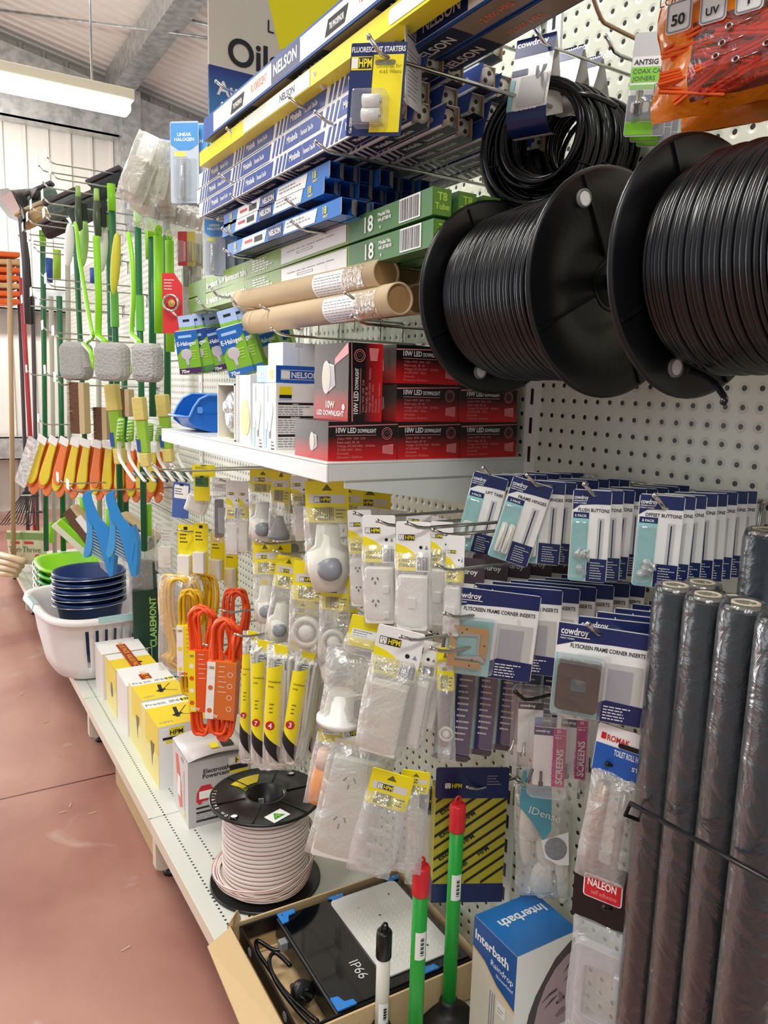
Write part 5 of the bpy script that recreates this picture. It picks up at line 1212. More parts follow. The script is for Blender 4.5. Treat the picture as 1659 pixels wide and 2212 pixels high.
for k, (far, near, lv) in enumerate((((408, 615), (935, 402), 'upper'), ((408, 645), (937, 471), 'lower'))):
    F, N = at(far[0], far[1], X=XT), at(near[0], near[1], X=XT)
    L = (F - N).length; tl = math.asin((N.z - F.z) / L)
    for i in range(3): long_box('led_tube_carton', 'green T8 LED tube carton in the %s row, %s from the aisle' % (lv, ORD[i]), XT + i * .042, F.y - .002 * i, L, F.z, .032, .037, greenb, 'green tube cartons', tl)
# big white and blue boxes and the yellow one at the top
def nels(m, L, w_, h_):
    m.box(0, 0, -h_, L, w_, 0, NB2); m.T = Matrix.Translation((0, -.0003, 0)); H = h_
    m.rect(L * .05, -H * .92, L, -H * .1, -.0002, PAPER)
    for k in range(3):
        x = L * (.13 + .32 * k); m.quad((x, -.0006, -H * .8), (x + .06, -.0006, -H * .8), (x + .07, -.0006, -H * .3), (x + .01, -.0006, -H * .3), BLK); m.text('TRI PHOSPHOR', x + .014, -H * .66, H * .2, PAPER, y=-.0009, wmax=.044)
        m.text('FLUORESCENT', x + .10, -H * .6, H * .3, mat('salmon_print', '#e58a6a', .4), y=-.0006, wmax=.07); m.rect(x + .19, -H * .9, x + .30, -H * .1, -.0006, NAVY); m.text('NELSON', x + .245, -H * .68, H * .42, PAPER, y=-.0009, align='c', wmax=.09)
    m.T = UF(h_, w_); m.rect(L * .02, w_ * .06, L * .98, w_ * .94, -.0002, mat('shaded_underside_taupe', '#8d8474', .4))  # taupe is the white card with underside shade painted in
    for k in range(4): x = L * (.1 + .23 * k); m.rect(x, w_ * .08, x + .13, w_ * .92, -.0005, MD); m.text('NELSON', x + .065, w_ * .3, w_ * .38, PAPER, y=-.0009, align='c', wmax=.1); m.text('12,000 HRS', x + .16, w_ * .3, w_ * .25, mat('salmon_print'), y=-.0006, wmax=.06)
    m.T = Matrix()
y0, y1, z = edge((600, 118), -.40, 440, 760); L = 1.2
for i in range(2): long_box('long_tube_box', 'white and blue long tube box at the very top, %s from the aisle' % ORD[i], -.40 + i * .047, y0, L, z, .042, .042, nels, 'long tube boxes at the top')
y0b, _, z2 = edge((633, 184), -.385, 438, 760)
for i in range(2): long_box('long_tube_box', 'long blue tube box behind the yellow box, %s from the aisle' % ORD[i], -.345 + i * .047, y0b - .02, L, z2 + .002, .042, .036, nels, 'long tube boxes behind the yellow one')
def yell(m, L, w_, h_):
    Y_ = mat('box_bright_yellow', '#f0e31a', .35); m.box(0, 0, -h_, L, w_, 0, Y_); m.T = Matrix.Translation((0, -.0003, 0))
    m.rect(L * .21, -h_ * .95, L * .30, -h_ * .05, -.0003, WP2); m.rect(L * .30, -h_ * .95, L * .44, -h_ * .05, -.0003, PAPER); m.text('NELSON', L * .37, -h_ * .66, h_ * .4, NAVY, y=-.0006, align='c', wmax=.12)
    m.prism(rrect(L * .63, -h_ * .85, L * .76, -h_ * .15, .006), -.0005, 0, PAPER); m.text('YELLOW Fluorescent', L * .8, -h_ * .7, h_ * .42, mat('olive_print', '#8d8420', .4), y=-.0006, wmax=.16)
    m.T = UF(h_, w_); m.barcode(L * .55, w_ * .2, L * .6, w_ * .8, GREYP, y=-.0006, bgm=PAPER, seed=3); m.T = Matrix()
    m.tube([(L * .452, w_ / 2, -h_ / 2), (L * .456, w_ / 2, -h_ / 2)], h_ * .72, WP2, 4)
long_box('yellow_tube_box', 'bright yellow fluorescent tube box under the top white ones', -.392, y0b, L, z2, .03, .027, yell, None)

# brown cardboard mailing tubes
def mail_tube(pf, pn, X, label, lab=True):
    F, N = at(pf[0], pf[1], X=X), at(pn[0], pn[1], X=X); d = (N - F); L = d.length; r = .0245
    t = thing('mailing_tube', label, 'cardboard tube', F, (0, 0, 0), 'brown mailing tubes')
    t.rotation_euler = d.to_track_quat('X', 'Z').to_euler()
    KT = mat('tube_kraft', '#d8bf9a', .65, bump=.06, bscale=50); K2 = mat('tube_end_kraft', '#a98556', .75)
    m = MB(); m.lathe([(r - .003, L - .004), (r - .003, L), (r, L), (r, .05), (r + .0006, .0495), (r + .0006, 0), (.0001, 0)], KT, 36, axis='x'); m.lathe([(.0001, L - .0034), (r - .003, L - .0034)], K2, 30, axis='x'); m.build('tube', t)
    if lab:
        for (a, b, c, d_, mm, nm) in ((L - .21, L - .10, -2.7, -1.0, PAPER, 'address_label'), (L - .10, L - .035, -2.9, -.6, film('tape_film', '#e8d2a4', .35, .1, .5, 60, .4), 'tape_patch')):
            q = MB(); vs = []; n = 10
            for i in range(n + 1): an = c + (d_ - c) * i / n; vs += [(a, (r + .0008) * math.sin(an), -(r + .0008) * math.cos(an) * -1 if False else (r + .0008) * math.cos(an + PI)), (b, (r + .0008) * math.sin(an), (r + .0008) * math.cos(an + PI))]
            vs = []
            for i in range(n + 1): an = math.radians(200) + math.radians(110) * (i / n - .5); vs += [(a, (r + .0008) * math.cos(an), (r + .0008) * math.sin(an) + .0), (b, (r + .0008) * math.cos(an), (r + .0008) * math.sin(an))]
            q.add(vs, [(2 * i, 2 * i + 1, 2 * i + 3, 2 * i + 2) for i in range(n)], mm, True)
            if nm == 'address_label':
                rn = random.Random(2)
                for i in range(1, 9):
                    an = math.radians(200) + math.radians(110) * (i / 10 - .45); x = a + .006
                    while x < b - .01:
                        w_ = rn.uniform(.004, .014); c0, s0 = (r + .0011) * math.cos(an), (r + .0011) * math.sin(an); c1, s1 = (r + .0011) * math.cos(an + .05), (r + .0011) * math.sin(an + .05)
                        q.quad((x, c0, s0), (x + w_, c0, s0), (x + w_, c1, s1), (x, c1, s1), GREYP); x += w_ + .003
            q.build(nm, t)
    return t
mail_tube((524, 651), (835, 590), -.30, 'brown cardboard mailing tube with white label, upper one nearest the aisle')
mail_tube((546, 696), (864, 645), -.30, 'brown cardboard mailing tube with white label, lower one nearest the aisle')
mail_tube((560, 645), (884, 589), -.235, 'brown cardboard mailing tube behind the upper one', False)
mail_tube((590, 690), (903, 646), -.235, 'brown cardboard mailing tube behind the lower one', False)
# wire hooks that carry the boxes: tip pixels at the hook end
hl = [((467, 176), .40, 'far pair under the top boxes'), ((481, 224), .40, 'far end of the yellow box'), ((491, 278), .40, 'far end of the striped boxes'), ((681, 242), .40, 'the middle of the striped boxes'),
      ((683, 306), .40, 'the near half of the lowest striped boxes'), ((474, 377), .40, 'the far end of the middle striped layer'), ((499, 421), .40, 'the far end of the lowest striped layer'),
      ((480, 494), .38, 'the far end of the blue boxes'), ((617, 430), .38, 'the near end of the blue boxes'), ((484, 539), .38, 'the far end of the lowest blue boxes'), ((629, 478), .38, 'the near end of the lowest blue boxes'),
      ((805, 486), .29, 'the near end of the upper green cartons'), ((828, 556), .29, 'the near end of the lower green cartons'), ((457, 608), .29, 'the far end of the upper green cartons'), ((464, 650), .29, 'the far end of the lower green cartons'),
      ((746, 632), .34, 'the near end of the upper mailing tubes'), ((760, 682), .34, 'the near end of the lower mailing tubes'), ((563, 660), .34, 'the far end of the upper mailing tubes'), ((586, 710), .34, 'the far end of the lower mailing tubes'),
      ((625, 210), .40, 'the middle of the yellow box')]
for (x, y), L, lb in hl:
    p = at(x, y, X=-L); hook(p.y, p.z - .012, L, 'wire hook supporting ' + lb, r=.0026, up=.012)
# fluorescent starter cards
p = at(812, 92, X=-.44); hook(p.y, p.z - .014, .45, 'chrome hook holding the fluorescent starters card', r=.0028)
P, w_, h_ = place(820, 92, -.43, 122, 206, -47)
t = thing('starter_pack', 'yellow and navy fluorescent starters card with two white starters', 'blister pack', P, (0, math.radians(3), math.radians(-47)))
m = MB(); m.prism(rrect(-w_ / 2, -h_, w_ / 2, 0, .002), -.0007, 0, NAVY); m.rect(-w_ * .08, -h_ * .96, w_ * .46, -h_ * .13, -.0010, YEL)
m.text('FLUORESCENT STARTERS', 0, -h_ * .10, h_ * .055, PAPER, y=-.0012, align='c', wmax=w_ * .96)
m.rect(-w_ * .48, -h_ * .29, -w_ * .1, -h_ * .145, -.0011, YEL); m.rect(-w_ * .47, -h_ * .27, -w_ * .36, -h_ * .16, -.0014, PAPER); m.text('HPM', -w_ * .34, -h_ * .26, h_ * .09, YEL, y=-.0018, wmax=w_ * .24); m.rect(-w_ * .35, -h_ * .275, -w_ * .11, -h_ * .155, -.0014, BLK)
m.text('Universal for', w_ * .43, -h_ * .27, h_ * .04, mat('olive_print'), y=-.0014, align='r', bold=False); m.text('4-65 Watts', w_ * .43, -h_ * .33, h_ * .04, mat('olive_print'), y=-.0014, align='r', bold=False)
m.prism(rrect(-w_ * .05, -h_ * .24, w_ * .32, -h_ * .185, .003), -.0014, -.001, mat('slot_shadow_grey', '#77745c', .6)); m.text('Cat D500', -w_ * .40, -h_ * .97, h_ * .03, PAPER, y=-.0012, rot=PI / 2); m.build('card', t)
for z in (-.66, -.81):
    q = MB(); q.tube([(-w_ * .16, -.013, h_ * z), (w_ * .14, -.013, h_ * z)], h_ * .073, WPL, 20); q.tube([(w_ * .14, -.013, h_ * z), (w_ * .17, -.013, h_ * z)], h_ * .03, CHROME, 10); q.build('starter', t)
b = MB(); b.prism(rrect(-w_ * .34, -h_ * .93, w_ * .26, -h_ * .55, .004), -.023, -.0012, BLIS); b.build('blister', t, bevel=.002)
P = at(874, 18, X=-.385)
t = thing('starter_pack', 'starter card turned so its white printed back faces the camera', 'blister pack', P, (0, math.radians(-8), math.radians(41)))
m = MB(); m.prism(rrect(0, -h_, .08, 0, .002), -.0007, 0, PAPER); m.lines(.01, -h_ * .4, .06, 12, .0048, .0012, GREYP, -.001, 6); m.rect(.01, -h_ * .25, .07, -h_ * .235, -.001, BLK); m.lines(.01, -h_ * .1, .06, 3, .006, .002, GREYP, -.001, 2); m.build('card', t)
b = MB(); b.prism(rrect(.01, -h_ * .9, .05, -h_ * .5, .006), .001, .022, BLIS); b.build('blister', t, bevel=.003)
# halogen globe boxes on two hooks
def halogen(P, yaw, roll, label, kind):
    t = thing('halogen_globe_box', label, 'box', P, (0, math.radians(roll), math.radians(yaw)), 'halogen globe boxes')
    W = .056; H = .105; z1 = -.036; z0 = z1 - H
    BLU = mat('globe_box_blue', '#1a3f8f' if kind < 2 else '#1f5fae', .3) if kind < 2 else mat('globe_box_mid_blue', '#1f62b4', .3)
    LG = mat('globe_box_green', '#7fb52c', .35); PU = mat('globe_box_purple', '#4a2458', .35); BT = [PU, GC, mat('globe_box_foot_blue', '#2a6ab8', .35)][kind % 3]
    PL = mat('globe_box_pale', '#cfd6e6', .4) if kind != 3 else mat('globe_box_lilac', '#c9a8cc', .4)
    m = MB(); m.box(-W / 2, 0, z0, W / 2, W, z1, LG); m.T = Matrix.Translation((0, -.0003, 0))
    m.prism([(-W / 2, z1), (-W / 2, z0 + H * .45), (-W * .25, z0 + H * .6), (0, z0 + H * .5), (W * .2, z0 + H * .72), (W / 2, z0 + H * .8), (W / 2, z1)], -.0003, 0, BLU); m.rect(-W / 2, z0, W / 2, z0 + H * .13, -.0004, BT)
    m.text('E-Halogen', -W * .45, z0 + H * .66, H * .095, PAPER, y=-.0007, wmax=W * .85); m.rect(-W * .35, z0 + H * .84, W * .25, z0 + H * .9, -.0005, mat('pale_blue_print'))
    m.text('70w', -W * .42, z0 + H * .02, H * .08, PAPER, y=-.0007); m.lines(W * .14, z0 + H * .5, W * .3, 4, H * .06, H * .025, GL, -.0006, 5)
    m.ball((-W * .08, -.0004, z0 + H * .45), W * .25, .0006, W * .25, mat('globe_print', '#c4bcc0', .35), 16); m.prism([(-W * .16, z0 + H * .34), (0, z0 + H * .34), (-W * .02, z0 + H * .2), (-W * .12, z0 + H * .2)], -.0009, -.0002, mat('globe_print')); m.rect(-W * .12, z0 + H * .13, -W * .02, z0 + H * .21, -.0012, GREYP)
    m.T = Matrix.Translation((-W / 2 - .0003, 0, 0)) @ LF(W); m.rect(0, z0, W, z1, -.0001, PL); m.rect(0, z0, W, z0 + H * .55, -.0002, LG if kind != 3 else PL); m.prism([(W * .2, z0 + H * .3), (W * .8, z0 + H * .35), (W * .7, z0 + H * .7), (W * .35, z0 + H * .7)], -.0005, 0, mat('globe_print')); m.rect(0, z0, W, z0 + H * .12, -.0005, BT)
    m.T = Matrix(); m.add([(-W / 2, 0, z1), (W / 2, 0, z1), (W / 2, W, z1), (-W / 2, W, z1), (-W / 2, W * .5, z1 + .006), (W / 2, W * .5, z1 + .006)], [(0, 1, 5, 4), (3, 4, 5, 2), (0, 4, 3), (1, 2, 5)], PL); m.build('carton', t)
    q = MB(); q.prism(rrect(-W * .36, z1, W * .36, .004, .003), W * .4, W * .41, mat('tab_pale_blue', '#a9c0e6', .4)); q.rect(-W * .36, z1, W * .36, z1 + .012, W * .39, mat('tab_band', '#b0287a' if kind < 2 else '#7fb52c', .4)); q.rect(-W * .15, -.012, W * .15, -.006, W * .395, BLK); q.build('hang_tab', t)
    return t
for i, (x, y, X, k, r) in enumerate(((395, 683, -.35, 3, -8), (412, 682, -.33, 1, -14), (430, 680, -.31, 1, -14), (452, 678, -.29, 0, -15), (482, 670, -.355, 2, -17), (503, 665, -.335, 2, -18), (556, 672, -.25, 2, -18), (590, 680, -.18, 2, -16))):
    P = at(x, y, X=X); halogen(P, -33 if i < 6 else -36, r, 'blue and green halogen globe box, %s from the left in the hanging row' % ORD[i], k)
for (x, y), L, lb in (((452, 640), .37, 'purple footed halogen globe boxes'), ((495, 662), .37, 'front blue footed halogen globe box'), ((427, 668), .37, 'leftmost halogen globe boxes'), ((372, 690), .36, 'outermost halogen globe box')):
    p = at(x, y, X=-L); hook(p.y, p.z, L, 'grey hook over the ' + lb, r=.0026, up=.02)
# hanging halogen tube cards at the left
def htube(P, w_, h_, yaw, label, n, dx, grp):
    t = thing('halogen_tube_pack', label % ('first', ), 'blister pack', P, (0, 0, math.radians(yaw)), grp)
    m = MB(); m.prism(rrect(-w_ / 2, -h_, w_ / 2, 0, .005), -.0007, 0, mat('grey_blue_card', '#b9c3cf', .4)); m.prism([(-w_ * .48, -.004), (w_ * .48, -.004), (w_ * .48, -h_ * .28), (w_ * .2, -h_ * .35), (-w_ * .2, -h_ * .35), (-w_ * .48, -h_ * .28)][::-1], -.0012, -.0007, mat('card_sky_blue', '#4f93cf', .4))
    m.text('LINEAR', 0, -h_ * .18, h_ * .04, PAPER, y=-.0016, align='c', wmax=w_ * .7); m.text('HALOGEN', 0, -h_ * .24, h_ * .04, PAPER, y=-.0016, align='c', wmax=w_ * .8); m.rect(-w_ * .35, -h_ * .43, w_ * .05, -h_ * .37, -.0012, mat('soft_yellow', '#dcd860', .4)); m.build('card', t)
    q = MB(); q.tube([(-w_ * .05, -.009, -h_ * .93), (-w_ * .05, -.009, -h_ * .48)], .005, film('quartz', '#eef2f4', .5, .05, .2, 60, .3), 10); q.tube([(-w_ * .05, -.009, -h_ * .9), (-w_ * .05, -.009, -h_ * .5)], .0008, GREYP, 5); q.build('halogen_tube', t)
    b = MB(); b.prism(rrect(-w_ * .3, -h_ * .96, w_ * .2, -h_ * .45, .004), -.018, -.001, BLIS); b.build('blister', t)
    for i in range(1, n): copy_thing(t, loc=(P[0] + dx * i, P[1] + .001 * i, P[2]), label=label % ORD[i])
P, w_, h_ = place(398, 262, -.33, 62, 180, -40); htube(P, w_, h_, -40, 'grey and blue halogen tube card beside the top boxes, %s in its stack', 5, .022, 'halogen tube cards at the top')
P, w_, h_ = place(464, 466, -.33, 46, 130, -40); htube(P, w_, h_, -40, 'grey and blue halogen tube card left of the blue boxes, %s in its stack', 4, .022, 'halogen tube cards lower down')

# ============================================================ bagged electrical goods on hooks below the upper shelf
def pouch(m, w_, z0, z1, d, mm, seed, nx=8, nz=10, taper=.0):
    rn = random.Random(seed); vs = []; fs = []
    for side in (-1, 1):
        for j in range(nz + 1):
            for i in range(nx + 1):
                u = i / nx * 2 - 1; v = j / nz; e = (1 - u ** 6) * (1 - (2 * v - 1) ** 8)
                k = w_ / 2 * (1 - taper * (1 - v) + .03 * math.sin(v * 7 + seed))
                vs.append((u * k, side * d * e + (rn.uniform(-.0016, .0016) if 0 < i < nx else 0), z1 + (z0 - z1) * v + rn.uniform(-.001, .001)))
    for s in range(2):
        o = s * (nx + 1) * (nz + 1)
        for j in range(nz):
            for i in range(nx): a = o + j * (nx + 1) + i; fs.append((a, a + 1, a + nx + 2, a + nx + 1))
    m.add(vs, fs, mm, True)
def hpm_mark(m, x, z, h, y=-.0012, onw=False):
    m.prism(rrect(x, z, x + h, z + h, h * .15), y, y + .0003, BLK); m.prism(rrect(x + h * .08, z + h * .08, x + h * .92, z + h * .92, h * .12), y - .0003, y, PAPER)
    for a in (-.5, .5): m.quad((x + h * (.5 + a * .5), y - .0007, z + h * .55), (x + h * (.58 + a * .5), y - .0007, z + h * .55), (x + h * (.52 + a * .2), y - .0007, z + h * .82), (x + h * (.44 + a * .2), y - .0007, z + h * .82), BLK)
    m.rect(x + h * .46, z + h * .15, x + h * .56, z + h * .4, y - .0007, BLK)
    m.rect(x + h * 1.02, z, x + h * 2.7, z + h, y, BLK); m.text('HPM', x + h * 1.12, z + h * .16, h * .7, YEL, y=y - .0004, wmax=h * 1.5)
def header(w_, h_, col, t, style, name='header'):
    m = MB(); n = 6; vs = []
    def zz(v): return -v * h_
    m.prism(rrect(-w_ / 2, -h_, w_ / 2, .002, .003), -.0012, .0012, col)
    if style == 'white':
        m.prism([(-w_ * .5, -h_), (w_ * .5, -h_), (w_ * .5, -h_ * .72), (w_ * .1, -h_ * .66), (-w_ * .2, -h_ * .5), (-w_ * .5, -h_ * .42)], -.0016, -.0012, YEL)
        hpm_mark(m, -w_ * .42, -h_ * .36, w_ * .17, -.0018); m.text('A SWITCH TO', -w_ * .42, -h_ * .82, h_ * .07, BLK, y=-.002, wmax=w_ * .5); m.text('STANDARD', -w_ * .42, -h_ * .92, h_ * .07, BLK, y=-.002, wmax=w_ * .5)
        m.lathe([(w_ * .05, -.0018), (.0001, -.0018)], BLK, 12, (w_ * .22, 0, -h_ * .5), 'y'); m.prism([(w_ * .33, -h_ * .54), (w_ * .43, -h_ * .54), (w_ * .38, -h_ * .45)], -.0018, -.0012, GREYP)
        if w_ > .03: m.barcode(w_ * .12, -h_ * .98, w_ * .44, -h_ * .70, BLK, -.0026, int(w_ * 1e4), bgm=PAPER)
    elif style == 'yellow':
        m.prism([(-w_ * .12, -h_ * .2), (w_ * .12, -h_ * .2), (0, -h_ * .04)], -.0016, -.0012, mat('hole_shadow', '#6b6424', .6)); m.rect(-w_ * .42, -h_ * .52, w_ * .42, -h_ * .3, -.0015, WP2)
        hpm_mark(m, -w_ * .3, -h_ * .5, w_ * .14, -.0018); m.barcode(-w_ * .3, -h_ * .95, w_ * .15, -h_ * .62, BLK, -.0018, int(w_ * 1e4)); m.lines(w_ * .2, -h_ * .7, w_ * .22, 3, h_ * .09, h_ * .03, BLK, -.0018, 2)
    elif style == 'plain': m.rect(-w_ * .4, -h_ * .7, w_ * .4, -h_ * .4, -.0015, PAPER); m.lines(-w_ * .35, -h_ * .48, w_ * .6, 3, h_ * .08, h_ * .03, GREYP, -.0018, 2)
    return m.build(name, t)
WPLT = mat('white_outlet', '#eeebe4', .25); GCAP = mat('grey_cap', '#85878c', .35); OCL = mat('frosted_plastic', '#e4e2d6', .3)
def slots_(m, cx, cz, s, y):
    for a, dx, dz in ((.5, -.5, .35), (-.5, .5, .35), (0, 0, -.45)):
        m.T = Matrix.Translation((cx + dx * s, 0, cz + dz * s)) @ Matrix.Rotation(a, 4, 'Y'); m.box(-.0011, y, -s * .28, .0011, y + .001, s * .28, BLK)
    m.T = Matrix()
def content(kind, w_, z0, z1, t, seed):
    H = z1 - z0; rn = random.Random(seed); m = MB()
    if kind in ('outlet', 'switch', 'outlet_v'):
        pw, ph = w_ * .82, H * .9; zb = z0 + H * .03
        m.prism(rrect(-pw / 2, zb, pw / 2, zb + ph, .004), -.012, .004, WPLT); b = m.build('outlet_plate', t, bevel=.0015)
        m = MB()
        if kind == 'outlet':
            slots_(m, -pw * .12, zb + ph * .78, pw * .18, -.0128); slots_(m, -pw * .12, zb + ph * .38, pw * .18, -.0128)
            m.build('socket_slots', b)
            for zz, xx in ((.56, .25), (.10, .25)): q = MB(); q.prism(rrect(pw * xx - .005, zb + ph * zz, pw * xx + .005, zb + ph * (zz + .13), .002), -.015, -.012, WPL); q.build('rocker_switch', b, bevel=.001)
        else:
            q = MB(); q.prism(rrect(-.006, zb + ph * .42, .006, zb + ph * .62, .002), -.015, -.012, WPL); q.build('rocker_switch', b, bevel=.001)
    elif kind == 'plug':
        c = z0 + H * .35; S = w_ / .042; m.T = Matrix.Translation((0, 0, c)) @ Matrix.Scale(S, 4) @ Matrix.Translation((0, 0, -c)); m.lathe([(.0001, c - .03), (.014, c - .028), (.019, c - .01), (.019, c + .006), (.012, c + .012), (.010, c + .03), (.0001, c + .031)], OCL, 18); b = m.build('plug_body', t)
        q = MB(); q.T = Matrix.Translation((.004 * S, -.012 * S, c - .008 * S)) @ Matrix.Scale(S, 4) @ Matrix.Rotation(1.2, 4, 'X'); q.lathe([(.0001, -.004), (.010, -.004), (.011, .008), (.007, .012), (.0001, .012)], GCAP, 16); q.build('grey_cap', b)
    elif kind == 'cone':
        c = z0 + H * .08; m.lathe([(.0001, c), (.022, c), (.022, c + .008), (.012, c + .03), (.007, c + .045), (.0001, c + .046)], GCAP, 20); m.build('lampholder', t)
    elif kind == 'batten':
        c = z0 + H * .12; m.lathe([(.0001, c), (.036, c), (.036, c + .008), (.026, c + .012), (.022, c + .05), (.02, c + .052), (.0001, c + .05)], WPL, 24, (-.012, 0, 0)); m.build('batten_holder', t)
        q = MB(); q.T = Matrix.Translation((.02, -.006, c + .03)); q.lathe([(.024, -.003), (.024, .004), (.020, .006), (.020, .0)], WPL, 24, axis='y', closed=True); q.lathe([(.016, -.002), (.0001, -.002)], GREYPL, 20, axis='y'); q.build('batten_holder', t)
    elif kind == 'box':
        m.box(-w_ * .36, -.012, z0 + H * .05, w_ * .36, .012, z0 + H * .9, WPLT); m.build('white_module', t, bevel=.002)
    elif kind == 'clip':
        for i in range(7): m.box(rn.uniform(-w_ * .4, w_ * .2), -.004, z0 + H * (.05 + .11 * i), rn.uniform(w_ * .21, w_ * .4), .004, z0 + H * (.1 + .11 * i), film('clear_part', '#f2f5f2', .55, .08, .3, 60, .5)); 
        m.build('clear_fittings', t)
    elif kind == 'dark':
        m.prism(rrect(-w_ * .3, z0 + H * .1, w_ * .1, z0 + H * .85, .004), -.008, .004, BPL); m.prism(rrect(-w_ * .1, z0 + H * .2, w_ * .35, z0 + H * .7, .003), -.011, -.006, GREYPL); m.build('adaptor', t)
    elif kind == 'ring':
        c = z0 + H * .4; m.T = Matrix.Translation((0, 0, c)) @ Matrix.Scale(w_ / .062, 4); m.lathe([(.026, -.006), (.026, .006), (.020, .008), (.018, -.006)], OCL, 24, axis='y', closed=True); m.lathe([(.016, -.004), (.007, -.008), (.0001, -.009)], WPL, 20, axis='y'); m.build('ceiling_rose', t)
def bag(label, px, py, X, wp, hp, yaw, roll, hstyle, hfrac, kind, seed, grp=None, bname='parts_bag', filmm=None, hcol=None, d=.021, w2=None):
    P, w_, h_ = place(px, py, X, wp, hp, yaw)
    t = thing(bname, label, 'packaged part', P, (0, math.radians(roll), math.radians(yaw)), grp)
    hh = h_ * hfrac
    header(w_ * (w2 or .92), hh, hcol or (YEL if hstyle != 'white' else PAPER), t, hstyle)
    content(kind, w_, -h_, -hh, t, seed)
    m = MB(); pouch(m, w_, -h_, -hh * .6, d, filmm or CLEAR, seed); m.build('clear_pouch', t)
    return t
B = [
 ('clear bag with yellow header and grey capped plug, leftmost under the shelf corner', 568, 1016, -.33, 50, 145, -38, 0, 'yellow', .32, 'plug'),
 ('narrow bag with yellow header holding a grey cone lampholder', 608, 1016, -.32, 38, 150, -38, 2, 'yellow', .45, 'cone'),
 ('white topped bag behind the grey cone lampholder', 646, 1030, -.31, 34, 135, -38, -6, 'white', .4, 'switch'),
 ('bag with yellow header behind the large one under the shelf', 668, 1038, -.29, 44, 120, -38, 6, 'yellow', .5, 'box'),
 ('large bag with yellow header and barcode hanging under the shelf corner', 706, 1042, -.35, 84, 200, -36, -2, 'yellow', .42, 'plug'),
 ('bag with yellow header hanging deep under the shelf near the pegboard', 800, 1054, -.14, 80, 92, -38, 0, 'yellow', .8, 'box'),
 ('second deep yellow topped bag beside it, closer to the aisle', 752, 1050, -.22, 60, 80, -38, 0, 'yellow', .8, 'box'),
 ('clear bag with folded yellow tag holding a frosted plug', 572, 1172, -.33, 46, 165, -38, -2, 'yellow', .4, 'plug'),
 ('clear bag with yellow tag behind the frosted plug', 606, 1175, -.28, 42, 120, -38, 0, 'yellow', .5, 'clip'),
 ('bag of grey plug with diagonal yellow band, left of a group of three', 626, 1204, -.31, 48, 180, -36, 8, 'yellow', .36, 'plug'),
 ('bag of round white plug with broad yellow band, centre of a group of three', 672, 1216, -.34, 66, 190, -36, 3, 'yellow', .42, 'ring'),
 ('bag of coiled fitting with broad yellow band, right of a group of three', 724, 1244, -.33, 56, 185, -36, 0, 'yellow', .38, 'ring'),
 ('clear bag with grey cap under the coiled fitting', 712, 1380, -.31, 50, 90, -36, -8, 'yellow', .2, 'plug'),
 ('double power point pack, leftmost with white head and yellow band', 776, 1104, -.33, 56, 210, -42, -4, 'white', .44, 'outlet'),
 ('double power point pack in front, second from the left', 818, 1116, -.345, 78, 236, -42, -3, 'white', .42, 'outlet'),
 ('power point pack with barcode, third from the left', 893, 1130, -.345, 82, 236, -44, -2, 'white', .44, 'switch'),
 ('white headed switch pack behind the third power point pack', 955, 1130, -.27, 55, 226, -46, 0, 'white', .4, 'switch'),
 ('narrow white switch pack beside the spline roller pack', 985, 1160, -.30, 44, 218, -46, 0, 'white', .45, 'switch'),
 ('loose yellow bag twisted above the batten holders', 795, 1336, -.35, 76, 80, -30, 12, 'plain', .8, 'clip'),
 ('milky bag of white batten lamp holders', 768, 1398, -.36, 118, 190, -34, 6, 'plain', .06, 'batten'),
 ('large white and yellow headed bag of weatherproof switches, front', 868, 1362, -.37, 112, 285, -42, 9, 'white', .36, 'box'),
 ('white headed bag of switches behind the large front one', 915, 1385, -.33, 84, 240, -42, 8, 'white', .3, 'box'),
 ('third white headed bag of switches, closest to the pegboard', 948, 1392, -.28, 62, 190, -42, 8, 'white', .3, 'box'),
 ('narrow yellow headed bag with round dial hanging at the right', 962, 1402, -.31, 40, 250, -44, -3, 'yellow', .36, 'ring'),
 ('bag with black weatherproof label over the double outlet', 770, 1556, -.36, 76, 110, -34, -10, 'white', .8, 'clip'),
 ('big clear bag with double weatherproof outlet, lowest of the bags', 788, 1610, -.36, 142, 260, -32, 12, 'plain', .05, 'outlet'),
 ('yellow headed clear bag of clear fittings right of the double outlet', 850, 1672, -.35, 100, 232, -38, 12, 'yellow', .32, 'clip'),
 ('second yellow headed clear bag of fittings behind it', 900, 1668, -.31, 66, 225, -38, 4, 'yellow', .2, 'clip'),
]
for i, b in enumerate(B):
    if i < 13: b = b[:4] + (b[4] * 1.22, b[5] * 1.04) + b[6:]
    bag(b[0], *b[1:], seed=i * 3 + 1, grp=None, filmm=MILK if b[10] in ('batten',) or i in (20, 25) else CLEAR, hcol=None if i not in (19, 25) else MILK)
